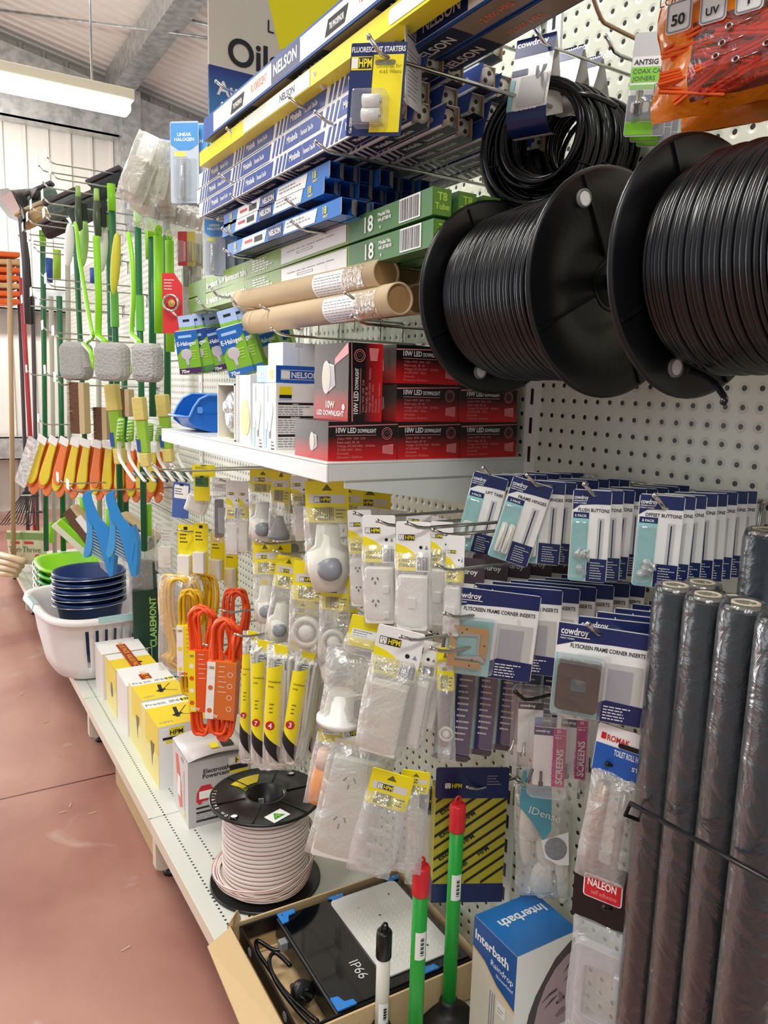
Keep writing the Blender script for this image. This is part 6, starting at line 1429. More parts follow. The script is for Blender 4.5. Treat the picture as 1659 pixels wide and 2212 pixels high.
# repeats stacked behind the power points, towards the pegboard
for i in range(7):
    bag('white headed switch pack in the deep row behind the power points, %s from the left' % ORD[i], 905 + 17 * i, 1112 + 4 * i, -.22 + .025 * i, 58, 210, -46, (-1) ** i * 2, 'white', .25, 'switch', 90 + i, 'deep row of switch packs')
for i in range(5):
    bag('white headed pack drooping behind the front power points, %s from the left' % ORD[i], 800 + 24 * i, 1098 + 3 * i, -.24 + .01 * i, 60, 190, -40, 5, 'plain', .2, 'box', 120 + i, 'drooping packs behind the power points', hcol=WP2)
for i, (x, y, X, w_, h_, k) in enumerate(((640, 1060, -.24, 50, 150, 'plug'), (690, 1130, -.22, 60, 170, 'ring'), (585, 1255, -.26, 50, 170, 'plug'), (735, 1180, -.24, 54, 170, 'clip'), (655, 1300, -.26, 56, 130, 'plug'), (745, 1290, -.25, 56, 150, 'ring'), (700, 1250, -.2, 60, 170, 'clip'), (560, 1090, -.24, 44, 160, 'clip'))):
    bag('clear bag with yellow header filling the gaps behind the front bags, %s of eight' % ORD[i], x, y, X, w_, h_, -38, (-1) ** i * 3, 'yellow', .34, k, 150 + i, 'bags behind the front ones')
# orange torch light in bag
P, w_, h_ = place(722, 1545, -.38, 56, 200, -30)
t = thing('inspection_light_bag', 'bag with bright orange tube light and yellow printed top', 'packaged part', P, (0, math.radians(10), math.radians(-30)))
header(w_ * .9, h_ * .3, YEL, t, 'plain'); m = MB(); m.lathe([(.0001, -h_ * .97), (.014, -h_ * .96), (.017, -h_ * .8), (.015, -h_ * .58), (.0001, -h_ * .57)], mat('bright_orange', '#f59a1a', .35), 20); m.build('orange_lens', t); m = MB(); m.lathe([(.0145, -h_ * .58), (.0145, -h_ * .4), (.0001, -h_ * .39)], mat('pale_collar', '#e9c9b4', .4), 20); m.build('collar', t)
m = MB(); pouch(m, w_ * 1.05, -h_, -h_ * .2, .02, CLEAR, 5); m.build('clear_pouch', t)
# bag weatherproof black label text
P, w_, h_ = place(772, 1600, -.375, 50, 36, -34)
# left blister goods
def small_pack(label, px, py, X, wp, hp, yaw, roll, colors, name='small_pack', white=True):
    P, w_, h_ = place(px, py, X, wp, hp, yaw); t = thing(name, label, 'blister pack', P, (0, math.radians(roll), math.radians(yaw)))
    m = MB(); m.prism(rrect(-w_ / 2, -h_, w_ / 2, 0, .004), -.0008, 0, colors[0]); m.prism(rrect(-w_ * .42, -h_ * .45, w_ * .42, -h_ * .08, .002), -.0012, 0, colors[1]); m.rect(-w_ * .12, -h_ * .1, w_ * .12, -h_ * .04, -.0014, BLK); m.lines(-w_ * .36, -h_ * .2, w_ * .6, 3, h_ * .07, h_ * .025, BLK, -.0014, 3); m.build('card', t)
    if white: q = MB(); q.box(-w_ * .38, -.022, -h_ * .97, w_ * .38, -.001, -h_ * .55, WPLT); q.build('white_module', t, bevel=.002)
    return t
small_pack('blue and white handled pack at the far left of the electrical hooks', 393, 1042, -.33, 36, 78, -42, 4, (mat('pack_blue', '#4a63a8', .35), PAPER), white=False)
small_pack('green and yellow tagged pack beside the blue and white one', 436, 1026, -.33, 34, 56, -38, 0, (YEL, GC), white=False)
small_pack('yellow tagged pack above the green and yellow one', 440, 1004, -.24, 50, 26, -38, 0, (YEL, YEL), white=False)
P, w_, h_ = place(430, 1072, -.33, 46, 56, -30); t = thing('white_adaptor', 'white cube adaptor in its pack under the green tag', 'adaptor', P, (0, math.radians(20), math.radians(-30)))
m = MB(); m.box(-w_ / 2, 0, -h_ * .7, w_ / 2, .04, 0, WPLT); m.build('body', t, bevel=.004); m = MB(); m.box(-w_ / 3, -.002, -h_ * .6, w_ / 3, 0, -h_ * .1, WP2); m.build('face', t)
bag('silver and black adaptor in a crumpled clear bag', 478, 1034, -.32, 42, 140, -38, 0, 'plain', .2, 'dark', 61, hcol=MILK)
bag('narrow white and yellow headed pack right of the silver adaptor', 504, 1040, -.33, 34, 162, -40, 0, 'white', .5, 'box', 62)
bag('second narrow white and yellow headed pack, close behind', 528, 1042, -.31, 30, 155, -40, 0, 'white', .5, 'box', 63)
for i, (x, y, X) in enumerate(((401, 1133, -.33), (434, 1130, -.30), (470, 1150, -.25), (500, 1172, -.2))):
    small_pack('yellow card with white module, %s from the left in the left column' % ORD[i], x, y, X, 34 - 2 * i, 116 - 6 * i, -40 - 2 * i, 0, (YEL, YEL), 'module_pack')
P, w_, h_ = place(362, 1125, -.34, 48, 110, -38); t = thing('clear_timer_pack', 'clear blister with pale timer, leftmost of the electrical goods', 'blister pack', P, (0, 0, math.radians(-38)))
m = MB(); m.prism(rrect(-w_ / 2, -h_, w_ / 2, 0, .012), -.02, .0, BLIS); m.build('blister', t, bevel=.003); m = MB(); m.prism(rrect(-w_ * .35, -h_ * .9, w_ * .2, -h_ * .5, .004), -.016, -.002, WPLT); m.lathe([(.012, -.018), (.0001, -.018)], OCL, 20, (w_ * .05, 0, -h_ * .75), 'y'); m.build('timer', t); m = MB(); m.rect(-w_ * .3, -h_ * .45, w_ * .3, -h_ * .12, -.001, WP2); m.lines(-w_ * .26, -h_ * .2, w_ * .45, 4, h_ * .06, .0014, GREYP, -.0016, 2); m.build('card', t)

# ------------------------------------------------------------ hanks of extension cord
def hank(label, px, py, X, wp, hp, yaw, col, n, sleeve=None, roll=0, r=.0042, name='extension_cord', tie=.5, seed=1, num=None, pouchf=None):
    P, w_, h_ = place(px, py, X, wp, hp, yaw); t = thing(name, label, 'extension cord', P, (0, math.radians(roll), math.radians(yaw)))
    rn = random.Random(seed); m = MB()
    for i in range(n):
        u = (i + .5) / n * 2 - 1; yy = rn.uniform(-.016, .016); ww = w_ * .5 * rn.uniform(.55, 1); x0 = u * w_ * .16
        a = -rn.uniform(0, .05) * h_; b = -h_ * rn.uniform(.93, 1); pinch = w_ * (.17 if not sleeve else .42)
        pts = [(x0 - pinch * .6 + u * .004, yy, -h_ * tie), (x0 - ww * .8, yy, -h_ * (tie * .5)), (x0 - ww * .7, yy * 1.2, a - .012), (x0, yy * .6, a), (x0 + ww * .7, yy * .8, a - .012), (x0 + ww * .8, -yy, -h_ * (tie * .5)), (x0 + pinch * .6, -yy, -h_ * tie),
               (x0 + ww * .7, -yy, -h_ * (tie + (1 - tie) * .5)), (x0 + ww * .6, yy, b + .012), (x0, yy, b), (x0 - ww * .6, yy, b + .012), (x0 - ww * .7, yy, -h_ * (tie + (1 - tie) * .5))]
        m.tube(smooth(pts, 4, True), r, col, 6, closed=True)
    m.build('cord', t)
    if sleeve: sleeve(t, w_, h_)
    if pouchf: q = MB(); pouch(q, w_ * 1.08, -h_ * 1.02, .004, .026, pouchf, seed, 8, 14); q.build('clear_pouch', t)
    return t
def sl_orange(main, side, edge_):
    def f(t, w_, h_):
        m = MB(); zt, zb = -h_ * .33, -h_ * .80; W = w_ * .92
        m.box(-W / 2, -.024, zb, W / 2, .022, zt, main); m.T = Matrix.Translation((0, -.0245, 0)); m.rect(-W / 2, zb, -W * .22, zt, -.0002, side); m.text('240V', -W * .42, zb + .004, W * .12, edge_, y=-.0005, rot=0)
        hpm_mark(m, -W * .48, zt - W * .25, W * .08, -.0006)
        for i in range(4): m.lathe([(W * .09, -.0005), (W * .075, -.0005)], edge_, 14, (W * .3, 0, zb + (zt - zb) * (.2 + .2 * i)), 'y'); m.lathe([(W * .09, -.0005), (W * .0001, -.0005)], PAPER if i % 2 else main, 14, (-W * .36, 0, zb + (zt - zb) * (.15 + .2 * i)), 'y')
        m.lines(-W * .1, zt - .01, W * .3, 6, .012, .0014, edge_, -.0006, 3); m.T = Matrix(); m.build('card_sleeve', t)
    return f
def sl_yellow(num):
    def f(t, w_, h_):
        m = MB(); m.T = Matrix.Translation((-w_ * .16, 0, 0)); W = w_ * .54; zt, zm, zb = -h_ * .14, -h_ * .66, -h_ * .84; n = 8; vs = []
        def arc(u): a = math.radians(-60 + 120 * u); return (W * .62 * math.sin(a), -.010 - .020 * math.cos(a))
        def strip(za0, zb0, za1, zb1, mm, off=0):
            vs = []
            for i in range(n + 1): x, y = arc(i / n); k = i / n; vs += [(x, y - off, za0 + (za1 - za0) * k), (x, y - off, zb0 + (zb1 - zb0) * k)]
            m.add(vs, [(2 * i, 2 * i + 1, 2 * i + 3, 2 * i + 2) for i in range(n)], mm, True)
        strip(zt, zm, zt + .01, zm - .03, YEL); strip(zm, zb + .02, zm - .03, zb - .02, BLK)
        m.T = Matrix.Translation((-w_ * .16, -.031, 0)); m.lathe([(W * .3, -.001), (.0001, -.001)], REDP, 20, (-W * .1, 0, zm + h_ * .07), 'y'); m.text(num, -W * .1, zm + h_ * .05, W * .34, PAPER, y=-.0016, align='c')
        m.text('Household', -W * .3, zt - h_ * .1, W * .12, BLK, y=-.0012); m.text('Duty', -W * .3, zt - h_ * .14, W * .12, BLK, y=-.0012); m.lines(-W * .2, zt - h_ * .28, W * .3, 3, .008, .002, BLK, -.0012, 2); m.T = Matrix()
        m.build('printed_sleeve', t)
        q = MB(); q.prism([(-W * .5, .01), (W * .5, .006), (W * .36, -h_ * .07), (-W * .3, -h_ * .08)], -.012, -.010, YEL); q.prism([(-W * .3, -h_ * .08), (W * .36, -h_ * .07), (W * .4, -h_ * .16), (-W * .36, -h_ * .16)], -.016, -.014, BLK); q.lines(-W * .25, -h_ * .1, W * .5, 3, h_ * .02, .002, PAPER, -.017, 4); q.build('hang_tag', t)
    return f
YC = mat('yellow_cord', '#e2b41c', .35); WC = mat('white_cord', '#e3e0d6', .35)
hank('bright yellow cord hank in a clear bag at the left of the cords', 385, 1245, -.36, 84, 205, -34, YC, 9, None, r=.0046, seed=2, tie=.78, pouchf=CLEAR)
hank('yellow cord hank behind the bagged one', 432, 1238, -.30, 74, 190, -34, YC, 9, None, seed=3, tie=.75)
hank('yellow cord hank with printed sleeve, left of the orange cords', 412, 1270, -.345, 56, 235, -34, YC, 7, sl_orange(YEL, PAPER, REDP), seed=4, tie=.55)
hank('orange cord hank hanging behind the two sleeved orange ones', 512, 1274, -.24, 62, 170, -36, ORANGE, 8, None, seed=5, tie=.7)
hank('orange cord hank in a yellow and orange sleeve, left one', 440, 1305, -.36, 62, 288, -36, ORANGE, 8, sl_orange(mat('sleeve_orange_red', '#e8581c', .4), YEL, PAPER), seed=6, tie=.3)
hank('orange cord hank in an orange and white sleeve, right one', 490, 1336, -.36, 68, 268, -34, ORANGE, 8, sl_orange(mat('sleeve_orange', '#d9702a', .45), PAPER, PAPER), seed=7, tie=.32, roll=3)
for i, (x, y, X, w_, h_, nn, rl) in enumerate(((548, 1368, -.33, 42, 285, '7', 2), (572, 1388, -.36, 54, 275, '7', 0), (610, 1398, -.37, 62, 268, '4', 2), (668, 1410, -.33, 60, 250, '3', 8), (640, 1390, -.29, 46, 262, '3', 2), (696, 1400, -.27, 46, 240, '3', 6))):
    hank('white cord hank in yellow and black sleeve, %s from the left' % ['first', 'second', 'third', 'fourth', 'fifth, rear one', 'sixth, rear one'][i], x, y, X, w_, h_, -34, WC, 10, sl_yellow(nn), roll=rl, r=.0036, seed=20 + i, tie=.12, pouchf=CLEAR)
# visible wire hooks of the lower rows
for k, ((x, y), L, lb) in enumerate((((475, 1036), .33, 'the left electrical packs'), ((368, 1012), .35, 'the green tagged pack'), ((590, 1012), .36, 'the plug bags under the shelf'), ((345, 1148), .36, 'the clear timer pack'), ((382, 1143), .36, 'the yellow module cards'),
                       ((555, 1168), .36, 'the frosted plug bag'), ((592, 1190), .35, 'the plug bag behind'), ((668, 1215), .36, 'the broad yellow banded bags'), ((765, 1108), .36, 'the leftmost power points'), ((815, 1125), .37, 'the front power points'), ((878, 1130), .37, 'the third power point pack'),
                       ((935, 1145), .33, 'the deep row of switch packs'), ((942, 1222), .34, 'the narrow white switch pack'), ((960, 1325), .33, 'the dark end clip beside the corner inserts'), ((352, 1322), .38, 'the yellow cords'), ((478, 1318), .34, 'the rear orange cord'), ((375, 1358), .38, 'the yellow sleeved cord'), ((440, 1392), .38, 'the left orange cord'),
                       ((508, 1370), .38, 'the first white cord'), ((545, 1404), .38, 'the second white cord'), ((588, 1420), .38, 'the third white cord'), ((865, 1375), .39, 'the large switch bags'), ((930, 1400), .35, 'the narrow dial bag'), ((742, 1352), .38, 'the batten holder bag'))):
    p = at(x, y, X=-L); hook(p.y, p.z - .01, L, 'grey wire hook carrying ' + lb, r=.0026, up=.01)

# ------------------------------------------------------------ lower right goods
P, w_, h_ = place(1022, 1658, -.10, 158, 300, -28)
t = thing('downlight_fitting_pack', 'navy topped bag with diagonal black stripes on yellow, behind the plunger', 'packaged part', P, (0, 0, math.radians(-28)))
m = MB(); m.prism(rrect(-w_ / 2, -h_ * .22, w_ / 2, 0, .004), -.0015, .0015, NAVY); hpm_mark(m, -w_ * .38, -h_ * .15, w_ * .09, -.002); m.lines(w_ * .2, -h_ * .06, w_ * .2, 4, h_ * .02, .001, WP2, -.002, 3); m.build('header', t)
SY = mat('stripe_yellow', '#b8ac2c', .35); m = MB(); m.box(-w_ * .49, 0, -h_ * .86, w_ * .49, .055, -h_ * .2, SY); Z0, Z1 = -h_ * .86, -h_ * .2
for i in range(12):
    x = -w_ * .49; z = Z0 - w_ * .5 + i * (h_ * .085); k = .75
    pts = []
    a = (x, z); b = (w_ * .49, z + w_ * k * .98)
    def clipz(p, q, zc): u = (zc - p[1]) / (q[1] - p[1]); return (p[0] + (q[0] - p[0]) * u, zc)
    th = h_ * .022
    for (off) in (0,):
        A0, B0 = a, b
        if B0[1] < Z0 or A0[1] > Z1 - th: continue
        if A0[1] < Z0: A0 = clipz(A0, B0, Z0)
        if B0[1] > Z1 - th: B0 = clipz(A0, B0, Z1 - th)
        m.quad((A0[0], -.0012, A0[1]), (B0[0], -.0012, B0[1]), (B0[0], -.0012, B0[1] + th), (A0[0], -.0012, A0[1] + th), BLK)
        if i % 2 == 0:
            L = B0[0] - A0[0]
            for s in range(int(L / .045)):
                q = (A0[0] + .012 + s * .045, A0[1] + .009 + th + (.012 + s * .045) * k * 1.0)
                if q[1] < Z1 - .02 and q[0] < w_ * .38: m.text('HPM' if s % 2 else 'Excel', q[0], q[1], .0085 if s % 2 else .011, BLK, y=-.002, rot=math.atan(k), wmax=.03)
m.build('striped_pack', t); m = MB(); m.prism(rrect(-w_ / 2, -h_, w_ / 2, -h_ * .86, .002), -.001, .05, NAVY); m.build('base_band', t)
P2 = at(930, 1700, X=-.13)
t = thing('white_carton_pack', 'cream carton with navy tag between the clear bags and the striped bag', 'packaged part', P2, (0, 0, math.radians(-38)))
m = MB(); m.box(-.04, 0, -.20, .035, .05, -.045, mat('cream_card', '#e2dcc6', .5)); m.build('carton', t, bevel=.004); m = MB(); m.prism([(-.02, .0), (.045, -.005), (.05, -.05), (0, -.055), (-.02, -.04)], -.006, -.004, NAVY); hpm_mark(m, -.01, -.03, .009, -.0066); m.build('hang_tag', t)
m = MB(); pouch(m, .085, -.21, -.04, .03, CLEAR, 77); m.build('clear_pouch', t)
# bath sponge pack
P, w_, h_ = place(1172, 1652, -.05, 120, 292, -40)
t = thing('bath_scrubber_pack', 'clear bag of white bath scrubbers with a torn aqua header', 'packaged part', P, (0, math.radians(-3), math.radians(-42)))
AQ = mat('aqua_header', '#58a6b8', .4); m = MB(); m.prism([(-w_ * .35, 0), (-w_ * .1, .01), (w_ * .12, -h_ * .02), (w_ * .16, -h_ * .12), (w_ * .16, -h_ * .42), (w_ * .02, -h_ * .5), (-w_ * .2, -h_ * .36), (-w_ * .42, -h_ * .26), (-w_ * .38, -h_ * .1)][::-1], -.028, -.0268, AQ)
m.tube([(-w_ * .38, -.029, -h_ * .12), (-w_ * .2, -.029, -h_ * .135), (w_ * .16, -.029, -h_ * .12)], .0014, GREYPL, 5); m.text('IDense', -w_ * .25, -h_ * .3, h_ * .055, PAPER, y=-.029, rot=-.25, bold=False); m.build('header', t)
m = MB(); m.prism([(-w_ * .02, -h_ * .5), (w_ * .46, -h_ * .42), (w_ * .48, -h_ * .66), (w_ * .3, -h_ * .67), (w_ * .05, -h_ * .62)][::-1], -.030, -.0285, PAPER); m.ball((w_ * .24, -.031, -h_ * .545), w_ * .2, .002, h_ * .085, mat('scourer_grey', '#8d9092', .8, bump=.6, bscale=120), 18); m.build('printed_label', t)
IVP = mat('sponge_ivory', '#e6e2d2', .7, bump=.2, bscale=90)
for i, (x, z, rx, rz) in enumerate(((-.02, -.42, .018, .05), (.012, -.62, .024, .06), (-.028, -.55, .012, .075), (.034, -.72, .012, .06), (.0, -.88, .02, .045), (.036, -.9, .012, .05))):
    q = MB(); q.ball((x, .0 + .004 * (i % 3), h_ * z), rx, .014, rz * .8, IVP, 16); q.build('bath_scrubber', t)
m = MB(); pouch(m, w_, -h_, -h_ * .15, .026, CLEAR, 31); m.build('clear_pouch', t)
# toilet roll holder in bag
P, w_, h_ = place(1355, 1578, -.235, 128, 355, -62)
t = thing('toilet_roll_holder_pack', 'clear bag with white and blue header, toilet roll holder bar inside', 'packaged part', P, (0, math.radians(5), math.radians(-62)))
RB = mat('header_blue', '#1b5ab0', .35); m = MB(); m.prism(rrect(-w_ / 2, -h_ * .30, w_ / 2, 0, .003), -.0014, .0014, PAPER); m.rect(-w_ * .49, -h_ * .298, w_ * .49, -h_ * .12, -.0018, RB)
m.prism(rrect(-w_ * .42, -h_ * .09, -w_ * .33, -h_ * .05, .001), -.002, -.0014, REDP); m.text('ROMAK', -w_ * .31, -h_ * .09, h_ * .035, REDP, y=-.0022, wmax=w_ * .4); m.text('TOILET ROLL HOLDER', -w_ * .15, -h_ * .17, h_ * .036, PAPER, y=-.0022, wmax=w_ * .62); m.text('STEEL', w_ * .2, -h_ * .23, h_ * .025, PAPER, y=-.0022); m.prism(rrect(-w_ * .1, -h_ * .115, w_ * .3, -h_ * .085, .003), -.0024, -.0018, BPL); m.build('header', t)
m = MB(); m.tube([(-w_ * .22, 0, -h_ * .36), (-w_ * .22, 0, -h_ * .93)], .008, mat('bronze_bar', '#a88a72', .35, .6), 14); m.tube([(w_ * .15, 0, -h_ * .38), (w_ * .2, 0, -h_ * .9)], .005, mat('dull_steel', '#8d8984', .35, .8), 10); m.build('holder_bar', t)
m = MB(); pouch(m, w_ * .96, -h_, -h_ * .28, .014, MILK, 15); m.build('clear_pouch', t)
# self adhesive holder pack
P, w_, h_ = place(1335, 1878, -.235, 200, 420, -66)
t = thing('adhesive_holder_pack', 'black headed bag with a red Naleon label and grey frame inside', 'packaged part', P, (0, 0, math.radians(-66)))
t['label'] = 'black headed bag with a small red label and a grey plastic frame inside'
m = MB(); m.prism(rrect(-w_ / 2, -h_ * .32, w_ / 2, 0, .003), -.0014, .0014, mat('header_black', '#131416', .3)); m.prism(rrect(-w_ * .38, -h_ * .19, w_ * .08, -h_ * .07, .004), -.002, -.0014, PAPER); m.prism(rrect(-w_ * .365, -h_ * .184, w_ * .065, -h_ * .076, .003), -.0026, -.002, REDP); m.text('NALEON', -w_ * .33, -h_ * .125, h_ * .038, PAPER, y=-.003, wmax=w_ * .34); m.text('self adhesive', -w_ * .28, -h_ * .165, h_ * .024, mat('pale_red_text', '#e89a94', .4), y=-.003, bold=False, wmax=w_ * .3); m.build('header', t)
m = MB(); m.frame(rrect(-w_ * .42, -h_ * .88, w_ * .42, -h_ * .42, .01), rrect(-w_ * .27, -h_ * .80, w_ * .30, -h_ * .52, .006), -.012, .002, mat('grey_frame', '#aeb0b2', .4)); m.box(w_ * .1, -.02, -h_ * .62, w_ * .3, .004, -h_ * .5, mat('grey_frame')); m.build('holder_frame', t, bevel=.001)
m = MB(); m.rect(-w_ * .46, -h_, w_ * .46, -h_ * .92, -.001, REDP); m.build('red_insert', t); m = MB(); pouch(m, w_ * .97, -h_, -h_ * .3, .016, CLEAR, 16); m.build('clear_pouch', t)
for (x, y, L, lb, wr) in ((1312, 1650, .25, 'the toilet roll holder', BPL), (1305, 1960, .25, 'the black headed bag', BPL), (1115, 1690, .15, 'the bath scrubbers', CHROME), (1010, 1700, .12, 'the striped bag', CHROME)):
    p = at(x, y, X=-L); hook(p.y, p.z - .012, L, 'wire hook carrying ' + lb, wire=wr, r=.0026, up=.012)

# ============================================================ brooms, brushes and cleaning goods in the far bays
def tilt_between(a, b): return (Vector(b) - Vector(a)).to_track_quat('Z', 'Y').to_euler()
GREYB = mat('grey_bristle', '#b4b3b0', .85, bump=.8, bscale=160); BRB = mat('brown_bristle', '#6e4c38', .85, bump=.8, bscale=140); WOODP = mat('pale_wood', '#cdb58c', .6)
DKG = mat('dark_bottle_green', '#24443a', .5); SPY = mat('sponge_yellow', '#e4d07a', .7, bump=.3, bscale=90)
def pole(label, px, y0, y1, X, r, col, cap=None, px1=None, caph=.12, sleeve=None, name='broom'):
    a = at(px, y0, X=X); b = at(px1 or px, y1, Y=a.y); b.x = b.x
    zb = ZB if a.y < 4.58 else 0
    if b.z < zb + .2: b = b + (a - b) * ((zb + .001 - b.z) / (a.z - b.z))
    L = (a - b).length; t = thing(name, label, 'pole', b); t.rotation_euler = tilt_between(b, a)
    m = MB(); m.lathe([(.0001, 0), (r, 0), (r, L), (.0001, L)], col, 14); m.build('shaft', t)
    if cap: m = MB(); m.lathe([(r * 1.25, L - caph), (r * 1.3, L + .004), (.0001, L + .006)], cap, 14); m.build('end_cap', t)
    if sleeve: z1 = (a.z - at(px, sleeve[0], Y=a.y).z); z0 = (a.z - at(px, sleeve[1], Y=a.y).z); m = MB(); m.lathe([(r * 1.35, L - z0), (r * 1.35, L - z1)], sleeve[2], 14); m.build('grip_sleeve', t)
    return t
PALEG = mat('pale_grey_pole', '#b9b8a8', .45); RDP = mat('faded_red_pole', '#b8323a', .4); TG = mat('mid_green_grip', '#6cc04a', .4)
pole('dark green broom pole with lime cap and lime grip, most prominent of the green poles', 240, 400, 1180, -.20, .0125, DGREEN, LIME, 262, .10, (630, 706, TG))
pole('dark green broom pole with lime cap close behind the prominent one', 233, 440, 1100, -.12, .0125, DGREEN, LIME, 246)
pole('dark green pole with light green grip right of the middle brush', 297, 450, 1190, -.22, .0115, DGREEN, LIME, 312, .06, (638, 715, TG))
pole('dark green pole between the first two long handled brushes', 162, 490, 1150, -.25, .012, DGREEN, None, 192)
for i, (x, y0, y1, X, c, cp, x1, lb) in enumerate(((92, 500, 1190, -.3, DGREEN, LIME, 100, 'dark green pole left of the brushes, leftmost green one'), (110, 640, 1170, -.2, PALEG, None, 118, 'pale grey pole right of the leftmost green pole'), (128, 640, 1190, -.3, DGREEN, None, 137, 'dark green pole third in the group behind the gloves'),
        (146, 560, 1120, -.15, PALEG, None, 152, 'pale grey pole between two dark green poles'), (212, 700, 1160, -.1, PALEG, None, 216, 'pale grey pole deep behind the brush heads'), (268, 760, 1130, -.1, DGREEN, None, 272, 'dark green pole deep behind the sponge mops'), (328, 470, 900, -.15, DGREEN, LIME, 330, 'dark green pole behind the rightmost brush handle'),
        (360, 480, 940, -.05, DGREEN, None, 362, 'dark green pole beside the red blister card'), (20, 560, 1500, -.42, mat('tan_pole', '#b99a74', .5), None, 34, 'tan wooden pole at the far left of the rack'), (46, 600, 1500, -.36, RDP, None, 96, 'long faded red pole at the far left'), (38, 560, 1450, -.25, mat('dark_grey_pole', '#4c4348', .5), None, 72, 'dark grey pole behind the red pole'), (70, 640, 1700, -.2, mat('dark_grey_pole'), None, 92, 'dark grey pole right of the red pole'))):
    pole(lb, x, y0, y1, X, .0135, c, cp, x1, .07)
# lime bottoms of the poles behind, built as separate pieces, not mops
for i, (x, y, X) in enumerate(((97, 1140, -.28), (110, 1130, -.27), (145, 1125, -.25), (178, 1075, -.28), (235, 1100, -.2), (318, 1090, -.2))):
    a = at(x, y, X=X); t = thing('mop', 'lime green pole bottom, %s from the left above the tubs' % ORD[i], 'mop', a)
    MB().lathe([(.0001, -.12), (.014, -.12), (.017, 0), (.0001, .002)], LIME, 14).build('grip', t)
# long handled brushes with soft grey heads
def long_brush(label, pts, X, head, hw, hh, side, cap):
    A = [at(x, y, X=X) for x, y in pts]; o = A[-1]
    t = thing('long_handled_brush', label, 'brush', o, group=None); R = [a - o for a in A]
    m = MB(); ps = smooth(R, 4); m.tube(ps, [.012] * len(ps), LIME, 10, flat=.6); m.build('handle', t)
    m = MB(); m.T = Matrix.Translation(at(*head, X=X) - o) @ Matrix.Rotation(math.radians(-50), 4, 'Z')
    m.prism(rrect(-hw, -hh, hw, hh, hw * .5), -.035, .03, GREYB); m.build('bristle_head', t, bevel=.022)
    m = MB(); m.tube([at(x, y, X=X - .015) - o for x, y in cap], .008, LIME, 8); m.build('head_spine', t)
    rn = random.Random(3); m = MB(); hc = at(*head, X=X) - o; s = at(*cap[0], X=X - .015) - o; e = at(*cap[-1], X=X - .015) - o
    for k in range(14): q = s.lerp(e, .1 + .8 * k / 13); m.tube([q, q.lerp(Vector((hc.x, hc.y, q.z)), .55)], .0022, GREYB, 4)
    m.build('bristle_tufts', t)
    return t
def hw_(x, y, X, px): return span(at(x, y, X=X), (math.cos(math.radians(-50)), math.sin(math.radians(-50)), 0), px)
for lb, pts, X, hd, hx, hy, cap in (('long lime brush with soft grey head, leftmost of the three', ((162, 484), (166, 500), (172, 560), (185, 640), (198, 715), (202, 724), (184, 740)), -.36, (166, 780), 30, 42, ((180, 742), (196, 760), (203, 796))),
        ('long lime brush with soft grey head, middle of the three', ((208, 510), (210, 560), (213, 650), (212, 720), (216, 728), (228, 738)), -.36, (244, 782), 32, 42, ((226, 740), (212, 758), (208, 798))),
        ('long lime brush with soft grey head, rightmost of the three', ((277, 505), (285, 560), (288, 640), (284, 715), (290, 730), (302, 742)), -.35, (320, 784), 26, 42, ((302, 744), (290, 770), (287, 806)))):
    long_brush(lb, pts, X, hd, hw_(hd[0], hd[1], X, hx), span(at(*hd, X=X), (0, 0, 1), hy), 0, cap)
for i, (x, y0, y1, X) in enumerate(((342, 510, 720, -.3), (366, 520, 760, -.2), (320, 480, 560, -.1))):
    t = pole('flat lime handle with round hanging eye, %s from the right brush' % ORD[i], x, y0, y1, X, .014, LIME, None, x + 2, name='dish_brush')
    a = at(x, y0 - 12, X=X); m = MB(); m.T = Matrix.Rotation(math.radians(-45), 4, 'Z'); m.lathe([(.016, -.004), (.016, .004), (.005, .004), (.005, -.004)], LIME, 16, (0, 0, 0), 'y', closed=True)
    o = m.build('hanging_eye', t); bpy.context.view_layer.update(); o.matrix_parent_inverse = Matrix(); o.location = t.rotation_euler.to_matrix().inverted() @ (a - t.location); o.rotation_euler = (0, 0, 0)
# dark green hand brushes and soft white brushes near the top
for i, (x, y0, y1, X, c) in enumerate(((168, 402, 500, -.33, mat('dark_olive_plastic', '#3d4a30', .4)), (208, 408, 515, -.33, mat('dark_olive_plastic')))):
    a = at(x, y0, X=X); b = at(x + 4, y1, X=X); t = thing('hand_brush', ['dark olive hand brush with pale tip, left of two at the top', 'dark olive hand brush with pale tip, right of two at the top'][i], 'brush', b); t.rotation_euler = tilt_between(b, a); L = (a - b).length
    MB().lathe([(.0001, 0), (.012, .01), (.016, L * .4), (.012, L * .75), (.0001, L * .76)], c, 10).build('body', t)
    MB().lathe([(.010, L * .75), (.009, L), (.0001, L)], mat('pale_lime', '#a8cf6a', .45), 10).build('tip', t); MB().box(-.03, -.01, L * .25, -.012, .012, L * .62, BPL).build('black_clip', t)
for i, (x, y0, y1, X, c, lb) in enumerate(((152, 480, 578, -.35, PAPER, 'white rounded scrub brush left of the first lime handle'), (184, 472, 580, -.28, mat('soft_lime_bristle', '#9fd070', .7), 'lime bristled scrub brush behind the first lime handle'), (226, 480, 590, -.3, mat('soft_cream_bristle', '#d5d6c8', .7), 'cream and striped scrub brush right of the second handle'), (254, 500, 640, -.28, mat('yellow_blue_card', '#d6cc3c', .5), 'yellow and blue carded brush beside the prominent green pole'))):
    P, w_, h_ = place(x, y0, X, 22, y1 - y0, -45); t = thing('scrub_brush', lb, 'brush', P, (0, math.radians(6), math.radians(-45)))
    MB().ball((0, 0, -h_ / 2), w_ * .42, .018, h_ / 2, c, 14).build('bristles', t); MB().ball((-w_ * .3, .006, -h_ / 2), w_ * .2, .014, h_ * .48, LIME if i else PAPER, 12).build('back', t)
